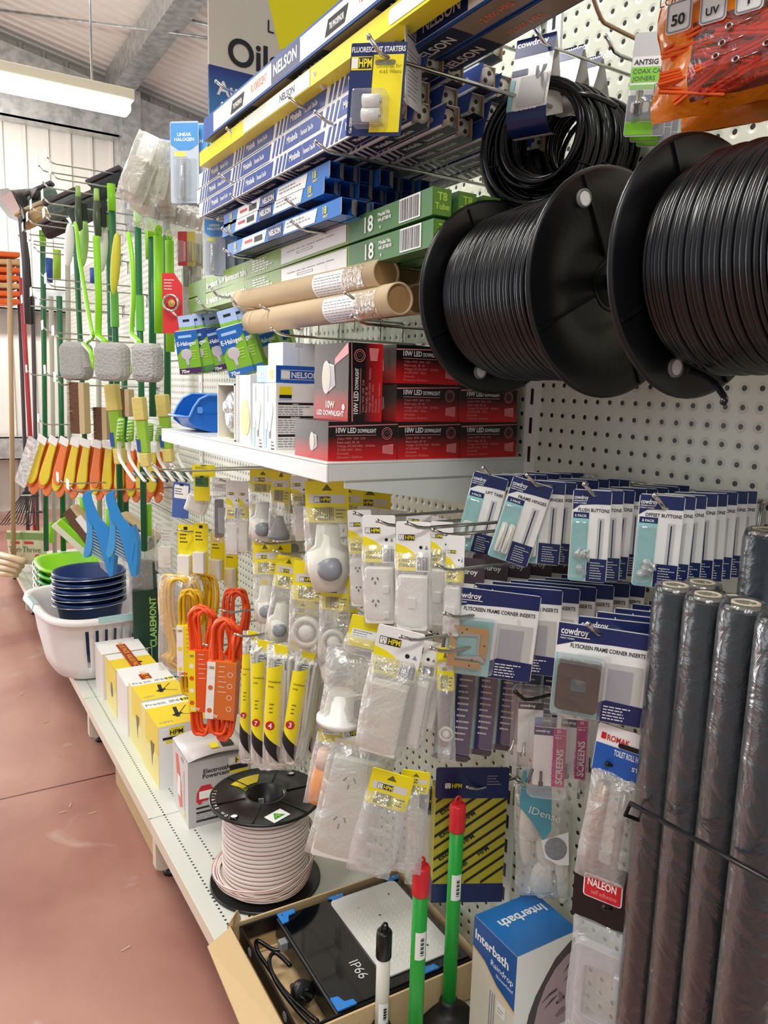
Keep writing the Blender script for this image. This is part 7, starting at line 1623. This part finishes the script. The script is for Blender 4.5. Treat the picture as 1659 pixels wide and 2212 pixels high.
# lime and blue grips in mid rack
for (x, y0, y1, c, lb) in ((123, 540, 602, mat('lime_foam_grip', '#a5cf3a', .55), 'lime foam covered handle standing in the middle of the rack'), (106, 558, 610, mat('royal_blue_grip', '#2f55b0', .45), 'royal blue handle left of the lime foam one'), (204, 580, 612, mat('royal_blue_grip'), 'royal blue handle behind the second lime brush')):
    pole(lb, x, y0, y1, -.3, .018, c, name='hand_tool')
# brown bristle brushes with wooden backs
for i, (x, y0, y1, X, w_) in enumerate(((172, 826, 938, -.36, 20), (222, 880, 950, -.25, 18), (272, 840, 900, -.2, 16))):
    P, ww, h_ = place(x, y0, X, w_ * 1.6, y1 - y0, -45); t = thing('wooden_scrubbing_brush', 'wooden backed brown bristle brush hanging upright, %s from the left' % ORD[i], 'brush', P, (0, 0, math.radians(-45)))
    m = MB(); m.box(-ww * .55, -.018, -h_, ww * .1, .018, 0, BRB); rn = random.Random(i)
    for k in range(90): z = -h_ * rn.random(); y = rn.uniform(-.018, .018); m.tube([(-ww * .3, y, z), (-ww * rn.uniform(.6, .72), y * 1.2, z + rn.uniform(-.004, .004))], .0011, BRB if k % 3 else WOODP, 3)
    m.build('bristles', t); MB().prism(rrect(ww * .1, -h_, ww * .45, 0, .006), -.02, .02, WOODP).build('wooden_back', t)
for i, (x, y, X, a) in enumerate(((182, 1128, -.3, .9), (302, 1140, -.2, .55))):
    P = at(x, y, X=X); t = thing('deck_scrubber', ['brown deck scrub head with white label left of the blue dustpans', 'brown deck scrub head with wooden top right of the blue dustpans'][i], 'brush head', P, (0, a, math.radians(-40)))
    MB().box(-.09, -.03, 0, .09, .03, .018, WOODP).build('wooden_top', t, bevel=.008); MB().box(-.085, -.028, -.045, .085, .028, 0, BRB).build('bristles', t); 
    if i == 0: MB().box(-.03, -.032, -.008, .05, -.0305, .026, PAPER).build('label', t)
# sponge mops
for i, (x, y0, y1, X, w_) in enumerate(((241, 830, 1005, -.33, 26), (300, 858, 1010, -.3, 24), (350, 852, 1000, -.2, 24))):
    P, ww, h_ = place(x, y0, X, w_ * 1.1, y1 - y0, -38); t = thing('sponge_squeegee', 'lime window squeegee with two yellow sponge ends, %s from the left' % ORD[i], 'squeegee', P, (0, math.radians(-5), math.radians(-38)))
    MB().box(-ww * .45, -.02, -h_ * .33, ww * .45, .02, 0, SPY).build('sponge', t, bevel=.004); MB().box(-ww * .35, -.016, -h_ * .8, ww * .42, .014, -h_ * .33, mat('clear_lime', '#9cc840', .25)).build('holder', t, bevel=.003)
    MB().box(-ww * .3, -.02, -h_, ww * .42, .018, -h_ * .8, SPY).build('sponge', t, bevel=.004); MB().box(-ww * .4, -.018, -h_ * .78, -ww * .1, -.0165, -h_ * .6, mat('label_blue', '#3458a8', .4)).build('label', t)
# lime scoops / bottle brushes with long curved silver blades
for i in range(7):
    x0, X = 262 + 21 * i, -.33 + .03 * i; pts = [(x0, 905 + 4 * i), (x0 - 3, 950), (x0 - 4, 985), (x0 + 12, 1015), (x0 + 30, 1040)]
    A = [at(x, y, X=X) for x, y in pts]; t = thing('curved_brush', 'curved white and green handled brush in a row, %s from the left' % ORD[i], 'brush', A[1], group='row of curved brushes')
    m = MB(); ps = smooth([a - A[1] for a in A[1:]], 5); m.tube(ps, .0065, WPL, 8, flat=.5); m.build('curved_shaft', t); m = MB(); ps = [a - A[1] for a in A[:2]]; m.tube(ps, [.011, .014], LIME, 10); 
    for k in range(6): q = ps[0].lerp(ps[1], k / 6 + .08); m.tube([q + Vector((-.014, -.008, 0)), q + Vector((.004, -.014, .003))], .0022, PAPER, 5)
    m.build('grip', t); MB().tube(smooth([A[3] - A[1] + Vector((.02, 0, -.01)), A[4] - A[1] + Vector((.04, 0, .0))], 3), .006, DKG, 8).build('bristle_edge', t)
# gloves
OR2 = mat('glove_orange', '#ee7a32', .45); YG = mat('glove_yellow', '#e8cf24', .45)
for i in range(11):
    x = 84 + 23.5 * i; X = -.37 + .028 * i; y = 945 + 2.0 * i; lean = 26 - 3.2 * i if i < 7 else 4
    P, w_, h_ = place(x + 16, y, X, 34, 128 - 1.5 * i, -55)
    t = thing('rubber_glove_pack', 'orange and yellow rubber gloves, %s from the left in the hanging row' % ORD[i], 'gloves', P, (0, math.radians(lean), math.radians(-55)), 'rubber gloves on one hook')
    for k, (c, dx, s) in enumerate((((YG, .002, .9), (OR2, -.010, 1.0), (OR2, .018, 1.1)) if i % 3 < 2 else ((OR2, .004, .86), (YG, -.004, 1.0), (OR2, .016, 1.1)))):
        m = MB(); n = 10; W = w_ * .5; prof = [(-W * .42, -h_ * .08), (-W * .55, -h_ * .5 * s), (-W * .62, -h_ * .80 * s), (-W * .3, -h_ * .97 * s), (W * .25, -h_ * .97 * s), (W * .6, -h_ * .8 * s), (W * .42, -h_ * .45 * s), (W * .38, -h_ * .08)]
        ps = smooth([(a, 0, b) for a, b in prof], 4); m.prism([(p.x + dx, p.z) for p in ps], k * .012 - .018, k * .012 - .009, c); m.build('glove', t, bevel=.003)
    m = MB(); m.prism(rrect(-w_ * .28, -h_ * .10, w_ * .28, .01, .004), -.024, -.022, PAPER); m.build('hang_card', t)
    if i == 0: q = MB(); q.prism(rrect(-w_ * .75, -h_ * 1.0, w_ * .0, -h_ * .1, .012), -.032, -.026, MILK); q.build('clear_sleeve', t)
# blue dustpan and brush sets
DB1 = mat('dustpan_blue', '#2f8fd6', .3); DB2 = mat('dustpan_brush_blue', '#4aa0dc', .35)
for i, (x, X) in enumerate(((208, -.37), (258, -.32))):
    k = span(at(x, 1150, X=X), (0, 0, 1), 1); wv = span(at(x, 1150, X=X), (math.cos(math.radians(-40)), math.sin(math.radians(-40)), 0), 1)
    P = at(x, 1058, X=X); t = thing('dustpan_set', ['bright blue dustpan and brush set, left one', 'bright blue dustpan and brush set, right one'][i], 'dustpan and brush', P, (0, math.radians(-2), math.radians(-40)), 'dustpan sets')
    def q2(p): return [((a - 208) * wv, -(b - 1058) * k) for a, b in p]
    m = MB(); ps = smooth([(a, 0, b) for a, b in q2([(208, 1058), (192, 1062), (186, 1075), (192, 1105), (196, 1120), (204, 1130), (218, 1180), (232, 1240), (236, 1200), (242, 1170), (236, 1135), (220, 1115), (208, 1085), (204, 1066)])], 3, True)
    m.prism([(p.x, p.z) for p in ps], -.030, -.022, DB1); m.build('dustpan', t, bevel=.002)
    m = MB(); pz = q2([(236, 1136), (243, 1172), (237, 1200), (232, 1240), (240, 1238), (246, 1200), (248, 1165), (240, 1130)]); m.prism(pz, -.03, .0, DB1); m.build('dustpan_wall', t)
    m = MB(); ps = smooth([(a, 0, b) for a, b in q2([(190, 1085), (186, 1110), (187, 1140), (182, 1170), (176, 1195), (184, 1202), (196, 1180), (200, 1130), (198, 1100)])], 3, True); m.prism([(p.x, p.z) for p in ps], -.018, .012, DB2); m.build('brush_back', t, bevel=.003)
    m = MB()
    for j in range(9):
        for yy in (-.012, .004): a, b = q2([(192 + j * .2, 1140 + j * 6.6), (222 + j * 1.2, 1155 + j * 7.6)]); m.tube([(a[0], yy, a[1]), (b[0], yy, b[1])], .0034, mat('bristle_grey_blue', '#8fa8b8', .6), 5)
    m.build('brush_bristles', t); m = MB(); pz = q2([(208, 1206), (228, 1215), (232, 1240), (212, 1222)]); m.prism(pz, -.018, .004, CLEAR); m.build('clear_guard', t)
# laundry basket
def loft(rings, m, mm, closed=True, cap0=False, hole=None):
    n = len(rings[0]); vs = [v for r in rings for v in r]; fs = []
    for k in range(len(rings) - 1):
        for i in range(n):
            if hole and hole(k, i): continue
            j = (i + 1) % n; fs.append((k * n + i, k * n + j, (k + 1) * n + j, (k + 1) * n + i))
    if cap0: fs.append(tuple(range(n))[::-1])
    m.add(vs, fs, mm, True)
def ring(a, b, z, n, p=3.4, wave=0, lift=0):
    out = []
    for i in range(n):
        t = 2 * PI * i / n; c, s = math.cos(t), math.sin(t); k = (abs(c) ** p + abs(s) ** p) ** (-1 / p)
        out.append((a * k * c, b * k * s, z + lift * (abs(c) ** 6)))
    return out
BW = mat('basket_white', '#ece7e4', .35); BAQ = mat('basket_aqua', '#a9c9cb', .35)
c = at(190, 1300, X=-.315); t = thing('laundry_basket', 'white laundry basket with pale aqua handles and slotted side on the base shelf', 'basket', (-.335, 2.27, ZB + .001), (0, 0, math.radians(4)))
N = 120; H = .235; m = MB(); A0, B0 = .185, .25
rg = [ring(.13, .19, 0, N), ring(.148, .208, .01, N), ring(.155, .216, .05, N), ring(.168, .232, .12, N), ring(.176, .24, .19, N), ring(.184, .25, H, N, lift=.02), ring(.20, .266, H + .004, N, lift=.022), ring(.205, .271, H - .012, N, lift=.02), ring(.202, .268, H - .016, N, lift=.02)]
def slot(k, i):
    t_ = 360 * i / N; return k in (2, 3) and (i % 3 == 0) and (234 < t_ < 300 or 70 < t_ < 115)
loft(rg, m, BW, cap0=True, hole=slot); m.build('basket_body', t, solid=.003); t.scale = (1.22, 1.15, 1.12)
for a0, a1 in ((255, 290), (75, 110), (170, 192)):
    m = MB(); i0, i1 = int(a0 / 360 * N), int(a1 / 360 * N); r1, r2, r3 = ring(.1865, .2525, H + .006, N, lift=.021), ring(.203, .2695, H + .008, N, lift=.022), ring(.2085, .2745, H - .010, N, lift=.02)
    for i in range(i0, i1): m.add([r1[i], r1[i + 1], r2[i + 1], r2[i]], [(0, 1, 2, 3)], BAQ, True); m.add([r2[i], r2[i + 1], r3[i + 1], r3[i]], [(0, 1, 2, 3)], BAQ, True)
    m.build('aqua_handle_inlay', t)
# stacked navy buckets inside
NV = mat('bucket_navy', '#16356e', .3); NVI = mat('bucket_navy', '#16356e')
bx, by = -.345, 2.30
for i in range(5):
    z = ZB + .045 + i * .029; t = thing('navy_bucket', 'navy blue bucket nested in the stack in the basket, %s from the top' % ORD[4 - i], 'bucket', (bx, by, z), group='nested navy buckets')
    m = MB(); m.lathe([(.0001, 0), (.082, 0), (.112, .205), (.121, .207), (.122, .197), (.116, .194), (.1085, .2), (.08, .004), (.0001, .004)], NV, 40); m.build('bucket', t)
    m = MB(); R = .1235; m.tube([(R * math.cos(a), R * math.sin(a), .198 - .016 * math.sin(a * .5 + .6) ** 2 * (1 if i < 5 else 0)) for a in [math.radians(150 + 190 * k / 24) for k in range(25)]], .0022, CHROME, 6); m.build('wire_handle', t); t.scale = (1.2, 1.2, 1.08)
# lime and green tubs
for i, (c_, lb) in enumerate(((mat('tub_dark_green', '#1f7a34', .35), 'bottom'), (mat('tub_green', '#2c9a38', .35), 'second from bottom'), (mat('tub_bright_green', '#54b82c', .35), 'second from top'), (LIME, 'top'))):
    z = ZB + .075 + i * .034; t = thing('plastic_tub', 'rectangular green plastic tub behind the buckets, %s of the stack' % lb, 'tub', (-.31, 2.87, z), (0, 0, 0), 'stacked green tubs')
    m = MB(); rg = [ring(.12, .16, 0, 48), ring(.15, .19, .12, 48), ring(.168, .208, .125, 48), ring(.17, .21, .115, 48)]; loft(rg, m, c_, cap0=True); m.build('tub', t, solid=.003)
    m = MB(); m.tube([(-.168, -.1, .118), (-.176, -.08, .10), (-.176, .08, .10), (-.168, .1, .118)], .0035, CHROME, 6); m.build('side_handle', t)
t = thing('plastic_crate', 'plain shallow tub under the green tubs', 'tub', (-.31, 2.87, ZB + .001)); m = MB(); loft([ring(.12, .17, 0, 32), ring(.13, .18, .074, 32)], m, mat('tub_dark_green'), cap0=True); m.build('tub', t, solid=.003)
# clear bag with wooden items, top left
for i, (x, y, X, ww, hh, rl, c_) in enumerate(((330, 292, -.36, 62, 160, 24, 0), (342, 300, -.33, 56, 170, 18, 0), (352, 312, -.28, 40, 120, 10, 1), (365, 300, -.24, 44, 170, 4, 2))):
    P, w_, h_ = place(x, y, X, ww, hh, -40); t = thing('fitting_bag', ['clear bag with white header and beige block inside, outermost at the top left', 'clear bag with beige block behind the outermost one', 'blue backed clear pack beside the halogen card', 'dull clear bag under the halogen card'][i], 'packaged part', P, (0, math.radians(rl), math.radians(-40)))
    m = MB(); m.prism(rrect(-w_ * .3, -h_ * .4, w_ * .3, 0, .004), -.003, 0, PAPER if c_ == 0 else mat('pack_blue')); m.build('header', t); m = MB(); m.box(-w_ * .36, -.016, -h_ * .88, w_ * .25, .012, -h_ * .36, mat('beige_block', '#b9ac96', .5)); m.build('beige_block', t, bevel=.002)
    m = MB(); pouch(m, w_, -h_, 0, .028, MILK, 40 + i); m.build('clear_pouch', t)
for i in range(6):
    P, w_, h_ = place(318 + 22 * i, 425 + 6 * i, -.3 + .03 * i, 44, 70, -40); t = thing('fitting_bag', 'small crumpled clear bag of brown fittings under the top packs, %s from the left' % ORD[i], 'packaged part', P, (0, .2, math.radians(-40)), 'crumpled clear bags')
    m = MB(); m.box(-w_ * .25, -.01, -h_ * .6, w_ * .25, .01, -h_ * .1, mat('brown_fitting', '#8c6f5c', .5)); m.build('brown_fitting', t); m = MB(); pouch(m, w_, -h_, 0, .022, CLEAR, 60 + i); m.build('clear_pouch', t)
# red key ring blister and neighbours
P, w_, h_ = place(372, 590, -.34, 44, 132, -38); t = thing('red_blister_card', 'red blister card with a metal ring, left of the green cartons', 'blister pack', P, (0, 0, math.radians(-38)))
m = MB(); m.prism([(-w_ / 2, -h_), (w_ / 2, -h_), (w_ / 2, -h_ * .2), (w_ * .3, -h_ * .1), (w_ * .1, 0), (-w_ / 2, 0)], -.0008, 0, mat('card_red', '#cf2f30', .4)); m.lines(-w_ * .4, -h_ * .12, w_ * .5, 4, h_ * .05, .002, PAPER, -.0014, 2); m.build('card', t)
m = MB(); m.tube([(w_ * .36 * math.cos(a), -.012, -h_ * .5 + w_ * .36 * math.sin(a)) for a in [2 * PI * k / 24 for k in range(24)]], .0035, CHROME, 8, closed=True); m.build('metal_ring', t)
m = MB(); m.lathe([(w_ * .18, -.008), (.0001, -.01)], mat('brass_disc', '#c9a45c', .4, .5), 20, (0, 0, -h_ * .5), 'y'); m.build('disc', t)
for i, (x, y, X, c_) in enumerate(((394, 500, -.25, '#a02c2c'), (412, 500, -.2, '#b8a84a'), (428, 505, -.16, '#a8a49a'), (405, 560, -.2, '#8a8580'), (425, 575, -.18, '#b0aca2'), (405, 620, -.22, '#9a9690'))):
    P, w_, h_ = place(x, y, X, 20, 75, -40); t = thing('hanging_pack', 'dim hanging pack between brush handles and tube boxes, %s in the cluster' % ORD[i], 'packaged part', P, (0, 0, math.radians(-40)))
    m = MB(); m.prism(rrect(-w_ / 2, -h_, w_ / 2, 0, .003), -.001, 0, mat('dim_pack_%s' % c_.strip('#'), c_, .4)); m.build('card', t); m = MB(); m.prism(rrect(-w_ * .4, -h_ * .9, w_ * .4, -h_ * .3, .004), -.018, -.001, BLIS); m.build('blister', t)
# tall green carton and clear pack on the deck behind the basket
P = at(318, 1425, Z=ZB); t = thing('tall_green_carton', 'tall dark green carton with pale lettering, right of the basket', 'box', (-.255, 1.93, ZB), (0, 0, math.radians(-8)))
m = MB(); m.box(0, 0, 0, .10, .07, .37, mat('carton_bottle_green', '#123a2c', .35)); m.text('Lindoni', .052, .03, .026, PAPER, y=-.0008, rot=PI / 2, bold=False); m.frame(rrect(.022, .02, .066, .14, .002), rrect(.0235, .0215, .0645, .1385, .002), -.0006, 0, PAPER); m.text('CLAREMONT', .084, .14, .024, mat('pale_lime'), y=-.0008, rot=PI / 2); m.build('carton', t)
P, w_, h_ = place(308, 1150, -.2, 60, 240, -40); t = thing('clear_brush_pack', 'tall clear pack with dark green base panel behind the basket', 'packaged part', P, (0, 0, math.radians(-40)))
m = MB(); m.prism(rrect(-w_ * .4, -h_, w_ * .5, -h_ * .25, .01), -.02, .01, mat('dim_green_panel', '#32453a', .4)); m.build('inner_panel', t); m = MB(); pouch(m, w_, -h_, 0, .045, MILK, 9); m.build('clear_pouch', t)
P = at(165, 1150, X=-.33); t = thing('sponge_mop', 'lime and white sponge mop head left of the blue dustpans', 'mop head', P, (0, .75, math.radians(-30)))
MB().box(-.09, -.03, -.02, .09, .03, .012, LIME).build('plate', t, bevel=.006); MB().box(-.095, -.028, -.05, .095, .028, -.02, mat('pale_sponge', '#e4e6c8', .7)).build('sponge', t, bevel=.004); MB().tube([(-.05, 0, .012), (-.03, 0, .05), (.03, 0, .05), (.05, 0, .012)], .007, LIME, 8).build('yoke', t)
# brush heads stored above (dark green and wooden) and shovels
for i, (x, y, X, s, c_, lb) in enumerate(((92, 425, -.3, 1.0, '#5d6f66', 'grey green broom head high on the rack'), (140, 445, -.25, 1.1, '#55605a', 'dark rounded broom head beside it'), (190, 450, -.22, 1.2, '#3d4742', 'dark rounded broom head left of the lime capped pole'), (235, 400, -.18, 1.0, '#2f3534', 'black broom head at the very top'), (72, 468, -.36, 1.0, '#c9a878', 'straw coloured broom head at the left end of the rack'), (120, 490, -.28, .9, '#3a2a26', 'dark brown broom head under the straw one'))):
    P = at(x, y, X=X); t = thing('push_broom', lb, 'broom', P, (0, math.radians(-25), math.radians(-30)))
    bm = mat('broom_bristle_%s' % c_.strip('#'), c_, .8, bump=.8, bscale=60); m = MB(); m.box(-.075 * s, -.03, -.045 * s, .075 * s, .03, .03 * s, bm); m.build('bristles', t, bevel=.02); MB().box(-.08 * s, -.025, .03 * s, .08 * s, .025, .05 * s, mat('dark_grey_pole') if i != 4 else WOODP).build('block', t, bevel=.006)
BK = mat('shovel_black', '#1d1a1c', .4)
for i, (pts, X, lb) in enumerate(((((0, 410), (18, 408), (48, 452), (52, 470), (42, 476), (20, 470), (0, 445)), -.42, 'dark shovel blade with reddish label at the far left'), (((22, 412), (78, 408), (66, 430), (52, 452), (40, 446)), -.36, 'second dark shovel blade behind the far left one'))):
    A = [at(x, y, X=X) for x, y in pts]; o = A[0]; t = thing('garden_shovel', lb, 'shovel', o); m = MB(); V = [a - o for a in A]; n = len(V); d = Vector((.03, .05, 0))
    m.add(V + [v + d for v in V], [tuple(range(n)), tuple(range(n, 2 * n))[::-1]] + [(k, (k + 1) % n, n + (k + 1) % n, n + k) for k in range(n)], BK); m.build('blade', t, bevel=.004)
    if i == 0:
        L = [at(x, y, X=X - .004) - o for x, y in ((0, 428), (24, 412), (44, 452), (30, 466))]; MB().add(L, [(0, 1, 2, 3)], mat('shovel_label', '#8a5450', .5)).build('label', t)
    MB().tube([at(46, 470, X=X) - o, at(54 + 4 * i, 560, X=X) - o, at(60 + 8 * i, 700, X=X) - o], .016, BK if i else mat('dark_grey_pole'), 10).build('shaft', t)
# rake
P = at(62, 1050, X=-.36); t = thing('garden_rake', 'black fan rake head hanging at the left end of the run', 'rake', P); m = MB(); 
for k in range(12):
    a = at(52 + k * 2.2, 1062, X=-.36) - P; b = at(2 + k * 7.0, 1128 + 2 * abs(k - 6) * .3, X=-.38) - P; m.tube([a, b, b + Vector((-.02, -.01, -.012))], .0035, BK, 5)
for y_, x0, x1 in ((1070, 46, 82), (1106, 18, 90)): m.tube([at(x0, y_, X=-.365) - P, at(x1, y_, X=-.365) - P], .006, BK, 6)
m.build('tines', t)
# hooks with clear ticket holders
n_ = 0
for (x, y) in ((103, 345), (84, 362), (112, 378), (93, 398), (95, 432), (70, 452), (62, 478), (98, 470), (52, 500), (40, 512), (64, 522), (74, 538), (88, 595), (102, 612), (70, 640), (50, 655), (86, 660), (95, 712), (118, 725), (60, 805), (100, 808), (122, 825), (86, 912), (128, 1040), (150, 1056)):
    n_ += 1; p = at(x, y, X=-.42); hook(p.y, p.z - .012, .42, 'long wire hook with clear ticket clip, %s counted down the broom rack' % ORD[n_ - 1], r=.0032, tick=True, up=.02)
for (x, y, L, lb) in ((330, 1008, .36, 'wire hook just below the far end of the upper shelf'), (372, 1012, .3, 'second wire hook below the far end of the upper shelf'), (348, 1072, .3, 'wire hook at the edge of the broom bay over the timer pack')):
    p = at(x, y, X=-L); hook(p.y, p.z - .01, L, lb, r=.0028)

# ------------------------------------------------------------ goods at the far left end of the aisle
for i in range(7):
    a = at(6, 548 + 17 * i, Y=4.9); t = thing('orange_folded_good', 'bright orange folded item in the stack at the far left edge, %s from the top' % ORD[i], 'folded goods', (a.x - .12, a.y, a.z - .03), (0, -.06, .1), 'orange folded stack'); MB().box(-.12, -.06, 0, .22, .2, .035, mat('hi_vis_orange', '#f26a1e', .5) if i % 3 != 1 else mat('sandy_fold', '#d9b27c', .6)).build('fabric', t, bevel=.01)
t = thing('far_display_rack', 'pale far display rack with jars, at the left edge of the picture', 'shelving', (-1.15, 6.2, 0))
m = MB(); SH = mat('far_shelf_cream', '#d8ccbf', .6)
for z in (.25, .7, 1.05, 1.4): m.box(0, 0, z, .62, .4, z + .03, SH)
m.box(.6, 0, 0, .63, .4, 1.9, SH); m.box(0, .38, 0, .62, .4, 1.9, SH); m.build('frame', t)
for i in range(4):
    t = thing('storage_jar', 'pale jar with yellow band on the far rack, %s from the left' % ORD[i], 'jar', (-1.0 + .13 * i, 6.3, 1.081), group='jars on the far rack'); MB().lathe([(.05, 0), (.05, .16), (.045, .18), (.0001, .18)], WP2, 16).build('glass', t); MB().lathe([(.051, .02), (.051, .06)], mat('soft_yellow'), 16).build('band', t)
for i in range(3):
    t = thing('white_bag', 'white plastic bag on the top of the far rack, %s' % ['left', 'middle', 'right'][i], 'bag', (-.95 + .16 * i, 6.25, 1.431)); MB().ball((0, 0, .14), .08, .08, .14, PAPER, 12).build('bag', t)
t = thing('black_backpack', 'black bag with a small pale emblem on the far rack', 'bag', (-.83, 6.2, .731)); m = MB(); m.ball((0, 0, .15), .2, .12, .16, mat('black_fabric', '#2b2628', .7), 16); m.build('bag_body', t); m = MB(); m.prism([(.03 * math.cos(a) * (1 + .3 * math.cos(3 * a)), .16 + .03 * math.sin(a)) for a in [2 * PI * k / 18 for k in range(18)]], -.125, -.118, mat('soft_yellow')); m.build('emblem', t)
for i in range(2):
    P = at(42 + 30 * i, 1146, X=-.42 + .06 * i); t = thing('fertiliser_packet', ['cream and green plant food packet with red spot, front', 'cream and green plant food packet, behind the front one'][i], 'packet', P, (0, 0, math.radians(-35))); w_, h_ = .16, .21
    m = MB(); pouch(m, w_, -h_, 0, .02, mat('packet_cream', '#cfc9a8', .5), i); m.build('packet', t); m = MB(); m.rect(-w_ * .45, -h_ * .25, w_ * .45, -h_ * .05, -.021, mat('packet_green', '#7d9a5a', .5)); m.text('Thrive', -w_ * .38, -h_ * .62, .035, mat('packet_dark_green', '#4a6a3a', .5), y=-.0225, wmax=w_ * .7, bold=False); m.lathe([(.018, -.023), (.0001, -.023)], mat('card_red'), 16, (w_ * .2, 0, -h_ * .75), 'y'); m.rect(-w_ * .3, -h_ * .38, w_ * .05, -h_ * .3, -.0225, mat('card_red')); m.build('print', t)
for i in range(4):
    a = at(-10, 1195 + 14 * i, X=-.56); b = at(52 - 6 * i, 1212 + 10 * i, X=-.5); t = thing('timber_stake', 'pale timber tool handle lying across at the far left, %s from the top' % ORD[i], 'stake', a, group='timber handles'); MB().tube([(0, 0, 0), b - a], .018, WOODP, 10).build('shaft', t)
# carton pieces below the deck
t = thing('brown_carton', 'brown carton pushed under the base deck', 'box', (-.425, .99, .001)); MB().box(0, 0, 0, .3, .52, .11, KRAFT).build('carton', t, bevel=.002)
for i, (x, y, r) in enumerate(((268, 1560, .3), (250, 1757, .1), (170, 1755, .1), (190, 1740, 1.2), (126, 1560, .5), (60, 1500, .9), (340, 2050, .3))):
    a = at(x * .8, y, Z=0); t = tag(MB().box(-.012, -.0015, 0, .012, .0015, .0015, WOODP).build('floor_scrap', loc=(a.x, a.y, .0005), rz=r), 'tiny pale scrap on the red floor, %s of several' % ORD[i], 'scrap', 'scraps on the floor')
